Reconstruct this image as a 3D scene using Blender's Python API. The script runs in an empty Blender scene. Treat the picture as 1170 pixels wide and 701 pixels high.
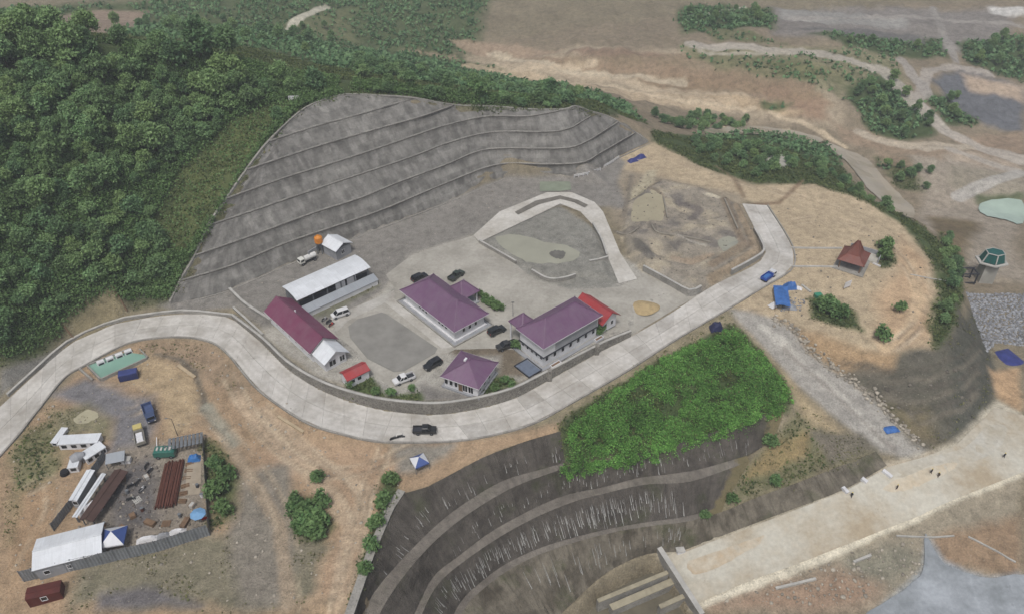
import bpy, bmesh, math, random
import numpy as np
from mathutils import Vector, Matrix, geometry

# ------------------------------------------------------------------ camera, sky, sun, exposure
SC = bpy.context.scene
COL = SC.collection
random.seed(7)
RNG = np.random.default_rng(11)
CAM_H, PITCH, FPX, CX, CY = 120.0, math.radians(38.0), 900.0, 585.0, 350.5
cam_d = bpy.data.cameras.new('camera'); cam = bpy.data.objects.new('camera', cam_d); COL.objects.link(cam)
cam.location = (0, 0, CAM_H); cam.rotation_euler = (math.pi/2 - PITCH, 0, 0)
cam_d.sensor_width = 36.0; cam_d.lens = 36.0*FPX/1170.0
cam_d.clip_start = 1.0; cam_d.clip_end = 9000.0
SC.camera = cam
world = bpy.data.worlds.new('World'); SC.world = world; world.use_nodes = True
wn = world.node_tree.nodes; wl = world.node_tree.links
wn.clear()
SUN_EL, SUN_AZ = math.radians(62), math.radians(40)      # high sun behind thin overcast, from behind and left of the camera
sky = wn.new('ShaderNodeTexSky'); sky.sky_type = 'NISHITA'; sky.sun_disc = False
sky.sun_elevation = SUN_EL; sky.sun_rotation = math.radians(192)
sky.air_density = 1.0; sky.dust_density = 5.0; sky.ozone_density = 1.0
hs = wn.new('ShaderNodeHueSaturation'); hs.inputs['Saturation'].default_value = 0.62
bg = wn.new('ShaderNodeBackground'); bg.inputs['Strength'].default_value = 0.088
wo = wn.new('ShaderNodeOutputWorld')
wl.new(sky.outputs[0], hs.inputs['Color']); wl.new(hs.outputs[0], bg.inputs[0]); wl.new(bg.outputs[0], wo.inputs[0])
sun_d = bpy.data.lights.new('sun', 'SUN'); sun_d.energy = 1.5; sun_d.angle = math.radians(10); sun_d.color = (1.0, 0.985, 0.96)
sun = bpy.data.objects.new('sun', sun_d); COL.objects.link(sun)
_sr = math.radians(192)                                   # direction towards the sun, clockwise from +Y
sdir = Vector((math.sin(_sr)*math.cos(SUN_EL), math.cos(_sr)*math.cos(SUN_EL), math.sin(SUN_EL)))
sun.rotation_euler = sdir.to_track_quat('Z', 'Y').to_euler(); sun.location = (0, 0, 300)
vs = SC.view_settings
vs.view_transform = 'Standard'; vs.look = 'None'; vs.exposure = 0.40; vs.gamma = 1.0; vs.use_curve_mapping = False

# ------------------------------------------------------------------ geometry helpers
SN, CS = math.sin(PITCH), math.cos(PITCH)
def ray(u, v):
    a, b = (u-CX)/FPX, (v-CY)/FPX
    return np.array([a, CS-b*SN, -SN-b*CS])
def W(u, v, z):
    """world point on the line of sight through photo pixel (u, v) at height z"""
    d = ray(u, v); t = (z-CAM_H)/d[2]
    return np.array([d[0]*t, d[1]*t, z])
def lin(c):
    return tuple((x/255.0/12.92 if x/255.0 <= 0.04045 else ((x/255.0+0.055)/1.055)**2.4) for x in c)
ALB = 0.80
def A(r, g, b, k=1.0):
    return tuple(x*ALB*k for x in lin((r, g, b)))

def vnoise(x, y, scale, seed=0, octaves=4):
    out = np.zeros_like(x, dtype=float); amp = 1.0; tot = 0
    for o in range(octaves):
        r = np.random.default_rng(seed*31+o).random((256, 256))
        fx, fy = x/scale+1000.3*o, y/scale+777.7*o
        ix, iy = np.floor(fx).astype(int), np.floor(fy).astype(int)
        tx, ty = fx-ix, fy-iy
        tx = tx*tx*(3-2*tx); ty = ty*ty*(3-2*ty)
        g = lambda i, j: r[i % 256, j % 256]
        out += amp*((g(ix, iy)*(1-tx)+g(ix+1, iy)*tx)*(1-ty)+(g(ix, iy+1)*(1-tx)+g(ix+1, iy+1)*tx)*ty)
        tot += amp; amp *= 0.5; scale *= 0.5
    return out/tot*2-1

def in_poly(px, py, poly):
    inside = np.zeros(px.shape, bool); n = len(poly)
    for i in range(n):
        x0, y0 = poly[i][:2]; x1, y1 = poly[(i+1) % n][:2]
        if y0 == y1: continue
        c = ((y0 > py) != (y1 > py)) & (px < (x1-x0)*(py-y0)/(y1-y0)+x0)
        inside ^= c
    return inside
def dist_line(px, py, pts, closed=False):
    d = np.full(px.shape, 1e9); n = len(pts)
    for i in range(n if closed else n-1):
        x0, y0 = pts[i][:2]; x1, y1 = pts[(i+1) % n][:2]
        dx, dy = x1-x0, y1-y0; l2 = dx*dx+dy*dy+1e-9
        t = np.clip(((px-x0)*dx+(py-y0)*dy)/l2, 0, 1)
        d = np.minimum(d, np.hypot(px-x0-t*dx, py-y0-t*dy))
    return d
def resample(pts, n):
    p = np.asarray(pts, float); s = np.r_[0, np.cumsum(np.linalg.norm(np.diff(p, axis=0), axis=1))]
    t = np.linspace(0, s[-1], n)
    return np.stack([np.interp(t, s, p[:, k]) for k in range(p.shape[1])], 1), t
def smooth_line(pts, n=3):
    """Catmull-Rom through the points, n sub-steps each"""
    p = np.asarray(pts, float); q = np.vstack([2*p[0]-p[1], p, 2*p[-1]-p[-2]]); out = []
    for i in range(1, len(q)-2):
        for k in range(n):
            t = k/n
            out.append(0.5*((2*q[i])+(-q[i-1]+q[i+1])*t+(2*q[i-1]-5*q[i]+4*q[i+1]-q[i+2])*t*t+(-q[i-1]+3*q[i]-3*q[i+1]+q[i+2])*t**3))
    out.append(p[-1]); return np.array(out)

# ------------------------------------------------------------------ the lie of the land: photo pixels with heights in metres
ROAD_IN = [(-60,520,-3.8),(12,454,-3.4),(48,421,-3.0),(82,392,-2.6),(133,370,-2.0),(172,363,-1.6),(212,359,-1.2),(265,364,-1.0),(301,394,-1.4),(329,422,-1.9),(363,444,-2.3),
           (400,459,-2.6),(440,469,-2.8),(491,474,-2.9),(526,471,-2.9),(560,464,-2.8),(591,454,-2.7),(622,437.5,-2.5),(689,400.5,-2.0),(721,385,-1.6),(770,356,-1.0),(814,327,-0.5),(872,296,-0.2),(866,270,-0.1),(848,233,0.0)]
ROAD_OUT = [(-40,562,-3.9),(12,506,-3.5),(44,466,-3.2),(72,432,-2.9),(94,418,-2.7),(133,397,-2.3),(157,388.5,-2.0),(199,384,-1.7),(236,388,-1.5),(260,402,-1.6),(291,439,-2.0),(318,461,-2.3),(356,484,-2.6),
            (400,497,-2.9),(418,501,-3.0),(445,504,-3.1),(517,503,-3.1),(572,494,-3.0),(613,481,-2.9),(651,460,-2.7),(717,422,-2.2),(770,388,-1.7),(835,350,-0.9),(869,329,-0.5),(903,308,-0.3),(906,288,-0.2),(897,268,-0.1),(876,235,0.0)]
WALL_A, WALL_B = 7, 19       # stone wall stands on ROAD_IN from this vertex to that one
# upper cut: toe, five benches, crest (left to right)
UP_T = [(195,347,0),(228,340,0),(262,330.5,0),(303,312.5,0),(357,289,0),(401,272.7,0),(480,242,0),(511,230,0),(575.6,203,0),(652.6,203,0),(686,193,0),(706.6,178.6,0),(740,163,0.2)]
UP_1 = [(207,322,4),(267,304,4),(324,280,4),(385.5,259,4),(437,241,4),(480,223,4),(511,210,4),(568,189,4),(620,189,4),(665.5,187,4),(686,176,4),(726,153,3)]
UP_2 = [(224,293,8),(283,272.5,8),(360,244,8),(411,228,8),(452,211,8),(511,189,8),(557.6,171.5,8),(634.6,171,8),(665.5,165.5,8),(706.6,140.5,7.4)]
UP_3 = [(239,259,12),(295.6,240,12),(385.5,209,12),(437,192,12),(480,177,12),(511,165,12),(563,152,12),(640,151,12),(675,134,11.4)]
UP_4 = [(260,228,16),(324,205,16),(385.5,186,16),(437,169,16),(480,154,16),(511,144,16),(557.6,134,16),(604,134,16),(645,126.5,15.6)]
UP_5 = [(283,195,20),(334,178,20),(373,165.5,20),(437,147,20),(480,135,20),(519,121.5,19.6)]
UP_6 = [(308,163,23.5),(360,146,23.5),(411,132,23.5),(473,113.5,23.5)]
UP_C = [(195,346,0.3),(207,321,4.2),(224,292,8.2),(239,258,12.2),(260,227,16.2),(283,194,20.2),(308,162,23.7),(347,126,26.3),(380,112,26.8),(401,109,26.6),(437,110.5,25.4),(473,113,23.8),(519,121,19.8),(563,122.5,17.6),(604,126,16.2),(645,126,15.8),(658,122,15.6),(675,128,12.6),(690,132,10.0),(706.6,140,7.6),(726,152,3.2),(740,162,0.4)]
# lower cut beside the spillway: crest, benches (upper edge / lip), floor (left to right)
LO_C = [(370,780,-3.9),(395,730,-3.8),(409,689,-3.7),(429,631,-3.6),(450,582,-3.5),(463,562,-3.5),(482,558,-3.5),(500,549,-3.5),(530,533,-3.4),(558,519,-3.3),(602,503,-3.2),(640,492,-3.1)]
LO_1U = [(385,780,-8.0),(405,725,-8.0),(424,680,-8.0),(457,640,-8.0),(495,602,-8.0),(527,576.5,-8.0),(573,549,-8.0),(616,536,-8.0),(645,528,-8.0)]
LO_1L = [(405,780,-8.2),(420,735,-8.2),(437,692,-8.2),(472,643,-8.2),(506.6,608,-8.2),(544,580,-8.2),(590,554,-8.2),(645,534,-8.2),(700,524,-8.2),(760,509,-8.1),(830,488,-7.9),(897,464,-7.2)]
LO_2U = [(445,780,-13.2),(460,730,-13.2),(478,689,-13.2),(495,657,-13.2),(524,634,-13.2),(558.5,608,-13.2),(602,583.7,-13.2),(645,565,-13.2),(688,556,-13.2),(730,545,-13.2),(764,541,-13.2),(800,535,-13.2),(852,520,-12.9),(884,500,-11)]
LO_2L = [(460,780,-13.4),(470,735,-13.4),(484,694,-13.4),(501,665,-13.4),(530,640,-13.4),(573,611,-13.4),(616,588,-13.4),(659,571,-13.4),(690,563,-13.4),(735,553,-13.4),(784,550,-13.4),(815,541,-13.4),(856,526,-13.1)]
LO_3U = [(490,780,-18.4),(505,730,-18.4),(524,689,-18.4),(544,668,-18.4),(578,643,-18.4),(625,622,-18.4),(692,604,-18.4),(743,595,-18.4),(784,589,-18.4),(826,577,-18.2)]
LO_3L = [(500,780,-18.6),(512,735,-18.6),(530,694,-18.6),(549,674,-18.6),(584,648,-18.6),(630,627,-18.6),(692,609,-18.6),(743,600,-18.6),(784,595,-18.6),(824,584,-18.4),(870,565,-16.9),(920,547,-15.0),(1000,515,-12.9)]
LO_F = [(560,800,-24.2),(600,741,-24.2),(651,690,-24.2),(690,655,-24.0),(735,633,-24.0),(777,629,-23.6),(822,612,-21.6),(890,586,-18.6),(962,559,-15.6),(1012,531,-13.4)]

PTS = []; EDG = []
def add_line(l, dz=0.0):
    b = len(PTS)
    for (u, v, z) in l:
        w = W(u, v, z); PTS.append((w[0], w[1], z+dz))
    EDG.extend((b+i, b+i+1) for i in range(len(l)-1))
def add_world(l):
    b = len(PTS); PTS.extend(tuple(p) for p in l); EDG.extend((b+i, b+i+1) for i in range(len(l)-1))
def offset_line(P, d):
    P = np.asarray(P, float); T = np.gradient(P[:, :2], axis=0); T /= np.linalg.norm(T, axis=1)[:, None]
    Q = P.copy(); Q[:, 0] += -T[:, 1]*d; Q[:, 1] += T[:, 0]*d
    return Q
RIN = np.array([W(*p) for p in ROAD_IN]); ROUT = np.array([W(*p) for p in ROAD_OUT])
add_world(RIN); add_world(ROUT)
WT = offset_line(RIN, 1.5)[WALL_A:WALL_B+1]
WT[:, 2] = 0.0; WT[0, 2] = -0.6; WT[-1, 2] = -0.9
add_world(WT)
for l in (UP_T, UP_1, UP_2, UP_3, UP_4, UP_5, UP_6, UP_C, LO_C, LO_1U, LO_1L, LO_2U, LO_2L, LO_3U, LO_3L, LO_F): add_line(l)
add_line([(600,64,-9.5),(660,66,-8.6),(720,67,-8.5),(800,75,-8.5),(870,84,-9),(930,96,-10)]); add_line([(600,74,-14),(660,81,-14.2),(720,86,-14.2),(800,95,-14.2),(865,106,-14.6),(925,119,-15.6)])
for (u, v, z) in [
  # wooded hill on the left
  (-60,440,-1),(0,412,1.0),(30,406,-0.6),(60,390,-0.8),(86,380,-1.2),(112,344,3.2),(128,330,5.2),(150,336,2.0),(160,352,-0.8),(182,349,-0.3),(120,366,-1.2),(60,330,9),(120,290,12),(175,290,9),(0,330,14),(60,262,19),(150,240,17),(205,250,12.6),(0,250,24),(100,200,26.5),
  (180,190,22.5),(240,190,20.2),(0,150,36),(100,120,37),(200,120,31),(270,150,25),(310,115,27.5),(-120,300,22),(-150,150,40),(-250,80,48),
  (-90,52,47.5),(0,50,48),(100,48,47),(200,60,41.5),(260,70,37),(330,84,30.5),(400,94,28),(470,103,24.5),(530,109,21),(600,114,17.8),(640,115,16.2),(672,119,12.8),(712,134,6.5),(748,152,0.5),
  # far fields and valley behind the hill
  (-100,10,10),(0,10,8),(100,22,6),(200,14,3),(300,14,0),(350,38,-5),(420,58,-9),(480,62,-12),(545,62,-14),(400,12,-4),(500,12,-8),(600,14,-10),
  (560,85,-15),(620,96,-15),(700,106,-15),(760,122,-15.5),(600,62,-13),(780,58,-7),(830,104,-14.5),(870,112,-14),(930,75,-7.5),(900,125,-17),(940,142,-18),
  (820,35,-5),(900,36,-5),(1000,44,-7),(1000,85,-10.5),(1045,100,-13.5),(985,140,-17.5),(1060,160,-18),(1020,150,-18.5),(1110,172,-19),(1170,190,-20),(1090,112,-15.5),(1165,130,-18),(1150,62,-12),(1060,30,-8),(1160,16,-8),(850,10,-9),(700,14,-9),(1100,80,-13),(1250,40,-10),(1250,150,-18),
  # stream
  (870,150,-20),(930,160,-21),(945,165,-22),(985,192,-22.5),(1010,216,-23),(1042,246,-23.4),(925,150,-20),(975,172,-22),(1000,190,-22.5),(1030,215,-23),(1050,240,-23.4),(1080,200,-19.5),(1030,195,-20),(1160,212,-20.5),(1140,242,-23.4),(1165,250,-23.4),(1120,235,-23),(1105,262,-21.5),(1160,290,-20),(1250,260,-22),
  # green bank under the bare terrace
  (752,150,-1),(790,150,-9),(850,152,-13),(900,160,-16),(940,180,-19),(1000,228,-21),(1035,258,-18),
  (748,163,0),(800,190,0),(860,210,0),(930,208,-0.3),(985,226,-0.6),(1030,252,-1.0),(1064,280,-1.6),(1086,322,-2.2),(1092,360,-2.6),(1080,392,-2.6),(1070,262,-14),(1100,296,-15),
  # bare terrace
  (760,185,0),(900,250,0),(960,270,-0.1),(920,300,-0.2),(980,330,-0.4),(1040,330,-1.0),(1010,300,-0.4),(1050,380,-1.8),(960,360,-0.6),(880,340,-0.6),(870,350,-0.8),
  # platform
  (262,345,-0.4),(240,352,-0.6),(300,330,0),(350,320,0),(420,290,0),(500,260,0),(600,230,0),(700,215,0),(400,370,0),(450,420,0),(480,455,0),(560,330,0),(640,350,0),(600,420,0),(730,350,-0.2),(760,335,-0.2),(790,330,-0.3),
  # amphitheatre cut on the right
  (893,360,-0.9),(920,376,-1.0),(950,387,-1.2),(985,397,-1.6),(1030,402,-2.2),(1062,400,-2.6),
  (1050,517,-12.8),(1090,505,-12.6),(1120,482,-12.6),(1137,455,-12.6),(1136,425,-12.8),(1125,395,-13.2),(1112,350,-14.2),(1104,326,-15),(1125,322,-17.5),(1165,325,-17),(1165,400,-14),(1160,435,-12.6),(1250,420,-12),(1250,500,-12),(1250,330,-16),
  # ramp
  (838,356,-1.0),(858,380,-2.4),(876,401,-4.0),(914,440,-7.0),(945,466,-9.2),(1000,513,-12.6),(884,364,-1.6),(926,402,-5.0),(975,437,-8.0),(1006,463,-10.0),(1058,514,-12.8),
  (850,388,-3.0),(905,446,-7.2),(916,470,-8.8),(935,502,-11),(975,524,-13),(905,553,-15.6),(880,540,-14.8),(930,520,-12.8),(886,520,-13.2),
  # thicket bank
  (660,470,-3.2),(720,437,-3.0),(780,400,-2.4),(830,385,-2.2),(700,490,-5.5),(780,450,-5.2),(860,425,-4.8),
  # spillway chute and works below it
  (793,692,-25),(850,668,-22.8),(930,640,-20.2),(1000,612,-18),(1080,576,-15.6),(1165,540,-13.8),(1045,522,-13),(1160,470,-12.2),(900,692,-24.5),(1000,692,-23.6),(1100,692,-22.5),(1165,690,-22),(1165,600,-18),(1060,612,-18.6),(1000,640,-20.6),(1250,560,-15),(1250,700,-22),(800,800,-27),(1000,800,-26),(1250,820,-25),
  # camp ground, lower left
  (60,470,-4),(100,424,-3.3),(112,438,-3.5),(140,408,-3.2),(170,412,-3.2),(160,422,-3.3),(220,400,-2.6),(260,440,-3.2),(300,500,-3.8),(370,520,-3.8),(440,520,-3.6),(470,520,-3.5),(420,580,-3.8),(400,640,-3.9),(300,600,-4.2),(150,520,-4.2),(60,540,-4.4),(20,600,-5),(100,640,-4.6),(250,620,-4.4),(200,690,-4.8),(40,690,-5.2),(-80,620,-5.5),(-60,800,-6),(200,820,-5.4),(350,780,-4.4),(340,690,-4.2),
  (236,455,-3.4),(225,425,-3.2),(180,408,-2.7)]:
    w = W(u, v, z); PTS.append((w[0], w[1], z))
PTS += [(-700,40,20),(-300,60,0),(-320,250,52),(-700,250,60),(700,40,-20),(500,120,-14),(700,300,-20),(-500,520,30),(0,560,-5),(450,560,-6),(-900,1300,80),(0,1400,50),(900,1300,70),(-2600,2600,100),(0,2900,90),(2600,2600,100),
        (-2600,-300,60),(2600,-300,60),(0,-300,-30),(-200,10,-8),(60,20,-30),(250,30,-28),(-1500,800,80),(1500,800,70),(-2700,1000,95),(2700,1000,95),(0,900,30),(-450,900,60),(500,900,40)]
_v, _e, _f, _ov, _oe, _of = geometry.delaunay_2d_cdt([Vector((p[0], p[1])) for p in PTS], EDG, [], 0, 0.02, True)
TV = np.array([(p.x, p.y) for p in _v]); TZ = np.zeros(len(TV)); PA = np.array(PTS)
for i, o in enumerate(_ov):
    if o: TZ[i] = PA[o[0], 2]
    else:
        d = np.hypot(PA[:, 0]-TV[i, 0], PA[:, 1]-TV[i, 1]); j = np.argsort(d)[:3]; w = 1/(d[j]+1e-3); TZ[i] = (PA[j, 2]*w).sum()/w.sum()
def axis(lo, hi, step, far_lo, far_hi, g=1.09):
    a = list(np.arange(lo, hi+1e-6, step)); s = step
    while a[-1] < far_hi: s *= g; a.append(a[-1]+s)
    s = step
    while a[0] > far_lo: s *= g; a.insert(0, a[0]-s)
    return np.array(a)
GX = axis(-132, 200, 0.62, -2500, 2500, 1.05); GY = axis(62, 262, 0.62, -250, 2500, 1.013)
HX, HY = np.meshgrid(GX, GY, indexing='ij')
HZ = np.full(HX.shape, np.nan)
for f in _f:
    for k in range(1, len(f)-1):
        i0, i1, i2 = f[0], f[k], f[k+1]
        p = TV[[i0, i1, i2]]; z = TZ[[i0, i1, i2]]
        a0, a1 = np.searchsorted(GX, [p[:, 0].min()-1e-6, p[:, 0].max()+1e-6]); b0, b1 = np.searchsorted(GY, [p[:, 1].min()-1e-6, p[:, 1].max()+1e-6])
        if a0 >= a1 or b0 >= b1: continue
        X, Y = HX[a0:a1, b0:b1], HY[a0:a1, b0:b1]
        det = (p[1,1]-p[2,1])*(p[0,0]-p[2,0])+(p[2,0]-p[1,0])*(p[0,1]-p[2,1])
        if abs(det) < 1e-9: continue
        l0 = ((p[1,1]-p[2,1])*(X-p[2,0])+(p[2,0]-p[1,0])*(Y-p[2,1]))/det
        l1 = ((p[2,1]-p[0,1])*(X-p[2,0])+(p[0,0]-p[2,0])*(Y-p[2,1]))/det
        l2 = 1-l0-l1
        m = (l0 > -1e-6) & (l1 > -1e-6) & (l2 > -1e-6)
        HZ[a0:a1, b0:b1][m] = (l0*z[0]+l1*z[1]+l2*z[2])[m]
HZ[np.isnan(HZ)] = 20.0
def raise_poly(poly, dz, feather):
    P = [W(u, v, 0.0) for u, v in poly]; d = dist_line(HX, HY, P, True)*np.where(in_poly(HX, HY, P), 1, -1)
    HZ[...] += dz*np.clip(d/feather, 0, 1)
def ridge(line, width, h, z=0.6):
    P = [W(u, v, z) for u, v in line]; d = dist_line(HX, HY, P); HZ[...] += h*np.exp(-(d/width)**2)
PAD_W = [(548,277),(589,300),(607,311),(626,321),(658,316),(690,318),(700,322),(693,294),(680,262),(662,243),(638,235),(606,250)]
PAD_E = [(735,308),(788,336),(801,331),(872,291),(866,272),(846,236),(800,215),(755,205),(715,232),(708,262),(716,290)]
raise_poly(PAD_W, 0.8, 1.2); raise_poly(PAD_E, 1.3, 1.6)
for l, w, h in (([(828,227),(841,258),(850,278),(840,285),(814,302)], 0.9, 0.7),([(743,257),(751,265),(790,271),(812,276)], 0.8, 0.6),([(704,264),(716,266),(730,259)], 0.8, 0.6),([(842,234),(858,268),(864,284),(838,302),(812,318)], 0.9, 0.5),([(740,215),(756,222),(760,245)], 0.8, 0.4),([(722,200),(718,222),(712,248)], 0.8, 0.4)):
    ridge(l, w, h)
ridge([(178,404),(205,410),(222,425),(230,445),(236,466),(250,486)], 0.9, -0.9, -3.2)
for l, w, h in (([(770,222),(778,240),(800,250),(822,246)], 0.7, -0.6),([(745,285),(765,296),(790,300),(812,290)], 0.7, -0.6),([(765,258),(770,280),(780,292)], 0.6, -0.5),([(790,225),(800,240)], 1.0, 0.8),([(772,268),(785,280)], 1.4, 0.7),([(728,275),(742,290)], 1.2, 0.7),([(806,262),(816,258)], 1.2, 0.6)):
    ridge(l, w, h, 1.2)
_pit = [W(u, v, -24.0)[:2] for u, v in [(672,680),(690,661),(748,634),(756,640),(790,690),(800,730),(640,740)]]
_d = dist_line(HX, HY, _pit, True)*np.where(in_poly(HX, HY, _pit), 1, -1); HZ -= 4.5*np.clip(_d/1.2, 0, 1)
def ground_z(x, y):
    x = np.asarray(x, float); y = np.asarray(y, float)
    i = np.clip(np.searchsorted(GX, x)-1, 0, len(GX)-2); j = np.clip(np.searchsorted(GY, y)-1, 0, len(GY)-2)
    tx = (x-GX[i])/(GX[i+1]-GX[i]); ty = (y-GY[j])/(GY[j+1]-GY[j])
    return (HZ[i, j]*(1-tx)+HZ[i+1, j]*tx)*(1-ty)+(HZ[i, j+1]*(1-tx)+HZ[i+1, j+1]*tx)*ty
_ts = np.r_[np.arange(90, 320, 0.4), np.arange(320, 1500, 1.5)]
def G(u, v, dz=0.0):
    """where the line of sight through photo pixel (u, v) meets the ground"""
    d = ray(u, v); P = d[None]*_ts[:, None]; z = P[:, 2]+CAM_H
    below = z < ground_z(P[:, 0], P[:, 1])
    k = int(np.argmax(below)) if below.any() else len(_ts)-1
    lo, hi = _ts[max(k-1, 0)], _ts[k]
    for _ in range(12):
        m = (lo+hi)/2; q = d*m
        if q[2]+CAM_H < ground_z(q[0], q[1]): hi = m
        else: lo = m
    q = d*hi
    return np.array([q[0], q[1], q[2]+CAM_H+dz])
def GP(poly): return [G(*p) for p in poly]

# ------------------------------------------------------------------ materials (all procedural)
def nodes_of(name):
    m = bpy.data.materials.new(name); m.use_nodes = True; nt = m.node_tree; nt.nodes.clear()
    o = nt.nodes.new('ShaderNodeOutputMaterial'); b = nt.nodes.new('ShaderNodeBsdfPrincipled'); nt.links.new(b.outputs[0], o.inputs[0])
    return m, nt, b
def N(nt, typ, **kw):
    n = nt.nodes.new(typ)
    for k, v in kw.items():
        if k.startswith('i_'):
            key = k[2:]; key = int(key) if key.isdigit() else key.replace('_', ' ')
            n.inputs[key].default_value = v
        else: setattr(n, k, v)
    return n
def mixc(nt, fac, a, b, mode='MIX'):
    n = nt.nodes.new('ShaderNodeMix'); n.data_type = 'RGBA'; n.blend_type = mode
    for sock, val in ((n.inputs[0], fac), (n.inputs[6], a), (n.inputs[7], b)):
        if isinstance(val, bpy.types.NodeSocket): nt.links.new(val, sock)
        elif isinstance(val, (int, float)): sock.default_value = val
        else: sock.default_value = (*val[:3], 1)
    return n.outputs[2]
def ramp(nt, val, stops):
    r = nt.nodes.new('ShaderNodeValToRGB'); nt.links.new(val, r.inputs[0])
    e = r.color_ramp.elements
    while len(e) < len(stops): e.new(0.5)
    for k, (p, c) in enumerate(stops):
        e[k].position = p; e[k].color = (c, c, c, 1) if isinstance(c, (int, float)) else (*c[:3], 1)
    return r.outputs[0]
def coords(nt, kind='Object'): return nt.nodes.new('ShaderNodeTexCoord').outputs[kind]
def geopos(nt): return nt.nodes.new('ShaderNodeNewGeometry').outputs['Position']
def noise(nt, vec, scale, detail=5, rough=0.6):
    n = N(nt, 'ShaderNodeTexNoise', i_Scale=scale, i_Detail=detail, i_Roughness=rough); nt.links.new(vec, n.inputs['Vector']); return n.outputs['Fac']
def bump(nt, b, h, strength, dist=0.1):
    n = N(nt, 'ShaderNodeBump', i_Strength=strength, i_Distance=dist); nt.links.new(h, n.inputs['Height']); nt.links.new(n.outputs[0], b.inputs['Normal'])

MATS = {}
def surf(name, col, rough=0.7, var=0.25, scale=0.6, metal=0.0, bmp=0.0, dirt=None, spec=0.3):
    """painted / cast / bare surface with worn, uneven tone"""
    if name in MATS: return MATS[name]
    m, nt, b = nodes_of(name); P = geopos(nt)
    n1 = noise(nt, P, scale, 6, 0.65); n2 = noise(nt, P, scale*7, 3)
    c = mixc(nt, ramp(nt, n1, [(0.3, 0), (0.7, 1)]), tuple(x*(1-var) for x in col), tuple(min(1, x*(1+var*0.6)) for x in col))
    if dirt: c = mixc(nt, ramp(nt, n2, [(0.52, 0), (0.72, 0.7)]), c, dirt)
    nt.links.new(c, b.inputs['Base Color']); b.inputs['Roughness'].default_value = rough; b.inputs['Metallic'].default_value = metal
    b.inputs['Specular IOR Level'].default_value = spec
    if bmp: bump(nt, b, n2, bmp, 0.05)
    MATS[name] = m; return m
def roof_mat(name, col):
    """profiled sheet: ribs run down the slope, carried by the UV map (u along the eave in metres)"""
    m, nt, b = nodes_of(name); uv = coords(nt, 'UV'); P = geopos(nt)
    w = N(nt, 'ShaderNodeTexWave', wave_type='BANDS', bands_direction='X', wave_profile='SIN', i_Scale=0.5*math.pi/1.0, i_Distortion=0.0); nt.links.new(uv, w.inputs['Vector'])
    br = N(nt, 'ShaderNodeTexBrick', i_Scale=1.0, i_Brick_Width=2.2, i_Row_Height=2.6, i_Mortar_Size=0.012, i_Mortar_Smooth=0.2); nt.links.new(uv, br.inputs['Vector'])
    br.inputs['Color1'].default_value = (*[x*1.08 for x in col], 1); br.inputs['Color2'].default_value = (*[x*0.93 for x in col], 1); br.inputs['Mortar'].default_value = (*[x*0.75 for x in col], 1)
    n1 = noise(nt, P, 0.45, 6, 0.65)
    c = mixc(nt, ramp(nt, n1, [(0.35, 0.0), (0.75, 0.55)]), br.outputs['Color'], tuple(x*0.55+0.10 for x in col))
    st = N(nt, 'ShaderNodeMapping'); st.inputs['Scale'].default_value = (2.6, 0.22, 1); nt.links.new(uv, st.inputs[0])
    c = mixc(nt, ramp(nt, noise(nt, st.outputs[0], 1.0, 4), [(0.5, 0.0), (0.75, 0.35)]), c, tuple(x*0.6 for x in col))
    nt.links.new(c, b.inputs['Base Color']); b.inputs['Roughness'].default_value = 0.5; b.inputs['Specular IOR Level'].default_value = 0.35
    bump(nt, b, w.outputs['Fac'], 0.5, 0.03)
    MATS[name] = m; return m
def glass_mat():
    m, nt, b = nodes_of('dark_glass'); b.inputs['Base Color'].default_value = (0.012, 0.014, 0.016, 1); b.inputs['Roughness'].default_value = 0.12; b.inputs['Specular IOR Level'].default_value = 0.5
    MATS['glass'] = m; return m
def paint(name, col, rough=0.3):
    if name in MATS: return MATS[name]
    m, nt, b = nodes_of(name); n1 = noise(nt, geopos(nt), 1.3, 5)
    c = mixc(nt, ramp(nt, n1, [(0.4, 0), (0.8, 0.4)]), col, tuple(x*0.55+0.06 for x in col))
    nt.links.new(c, b.inputs['Base Color']); b.inputs['Roughness'].default_value = rough; b.inputs['Coat Weight'].default_value = 0.3
    MATS[name] = m; return m

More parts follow.
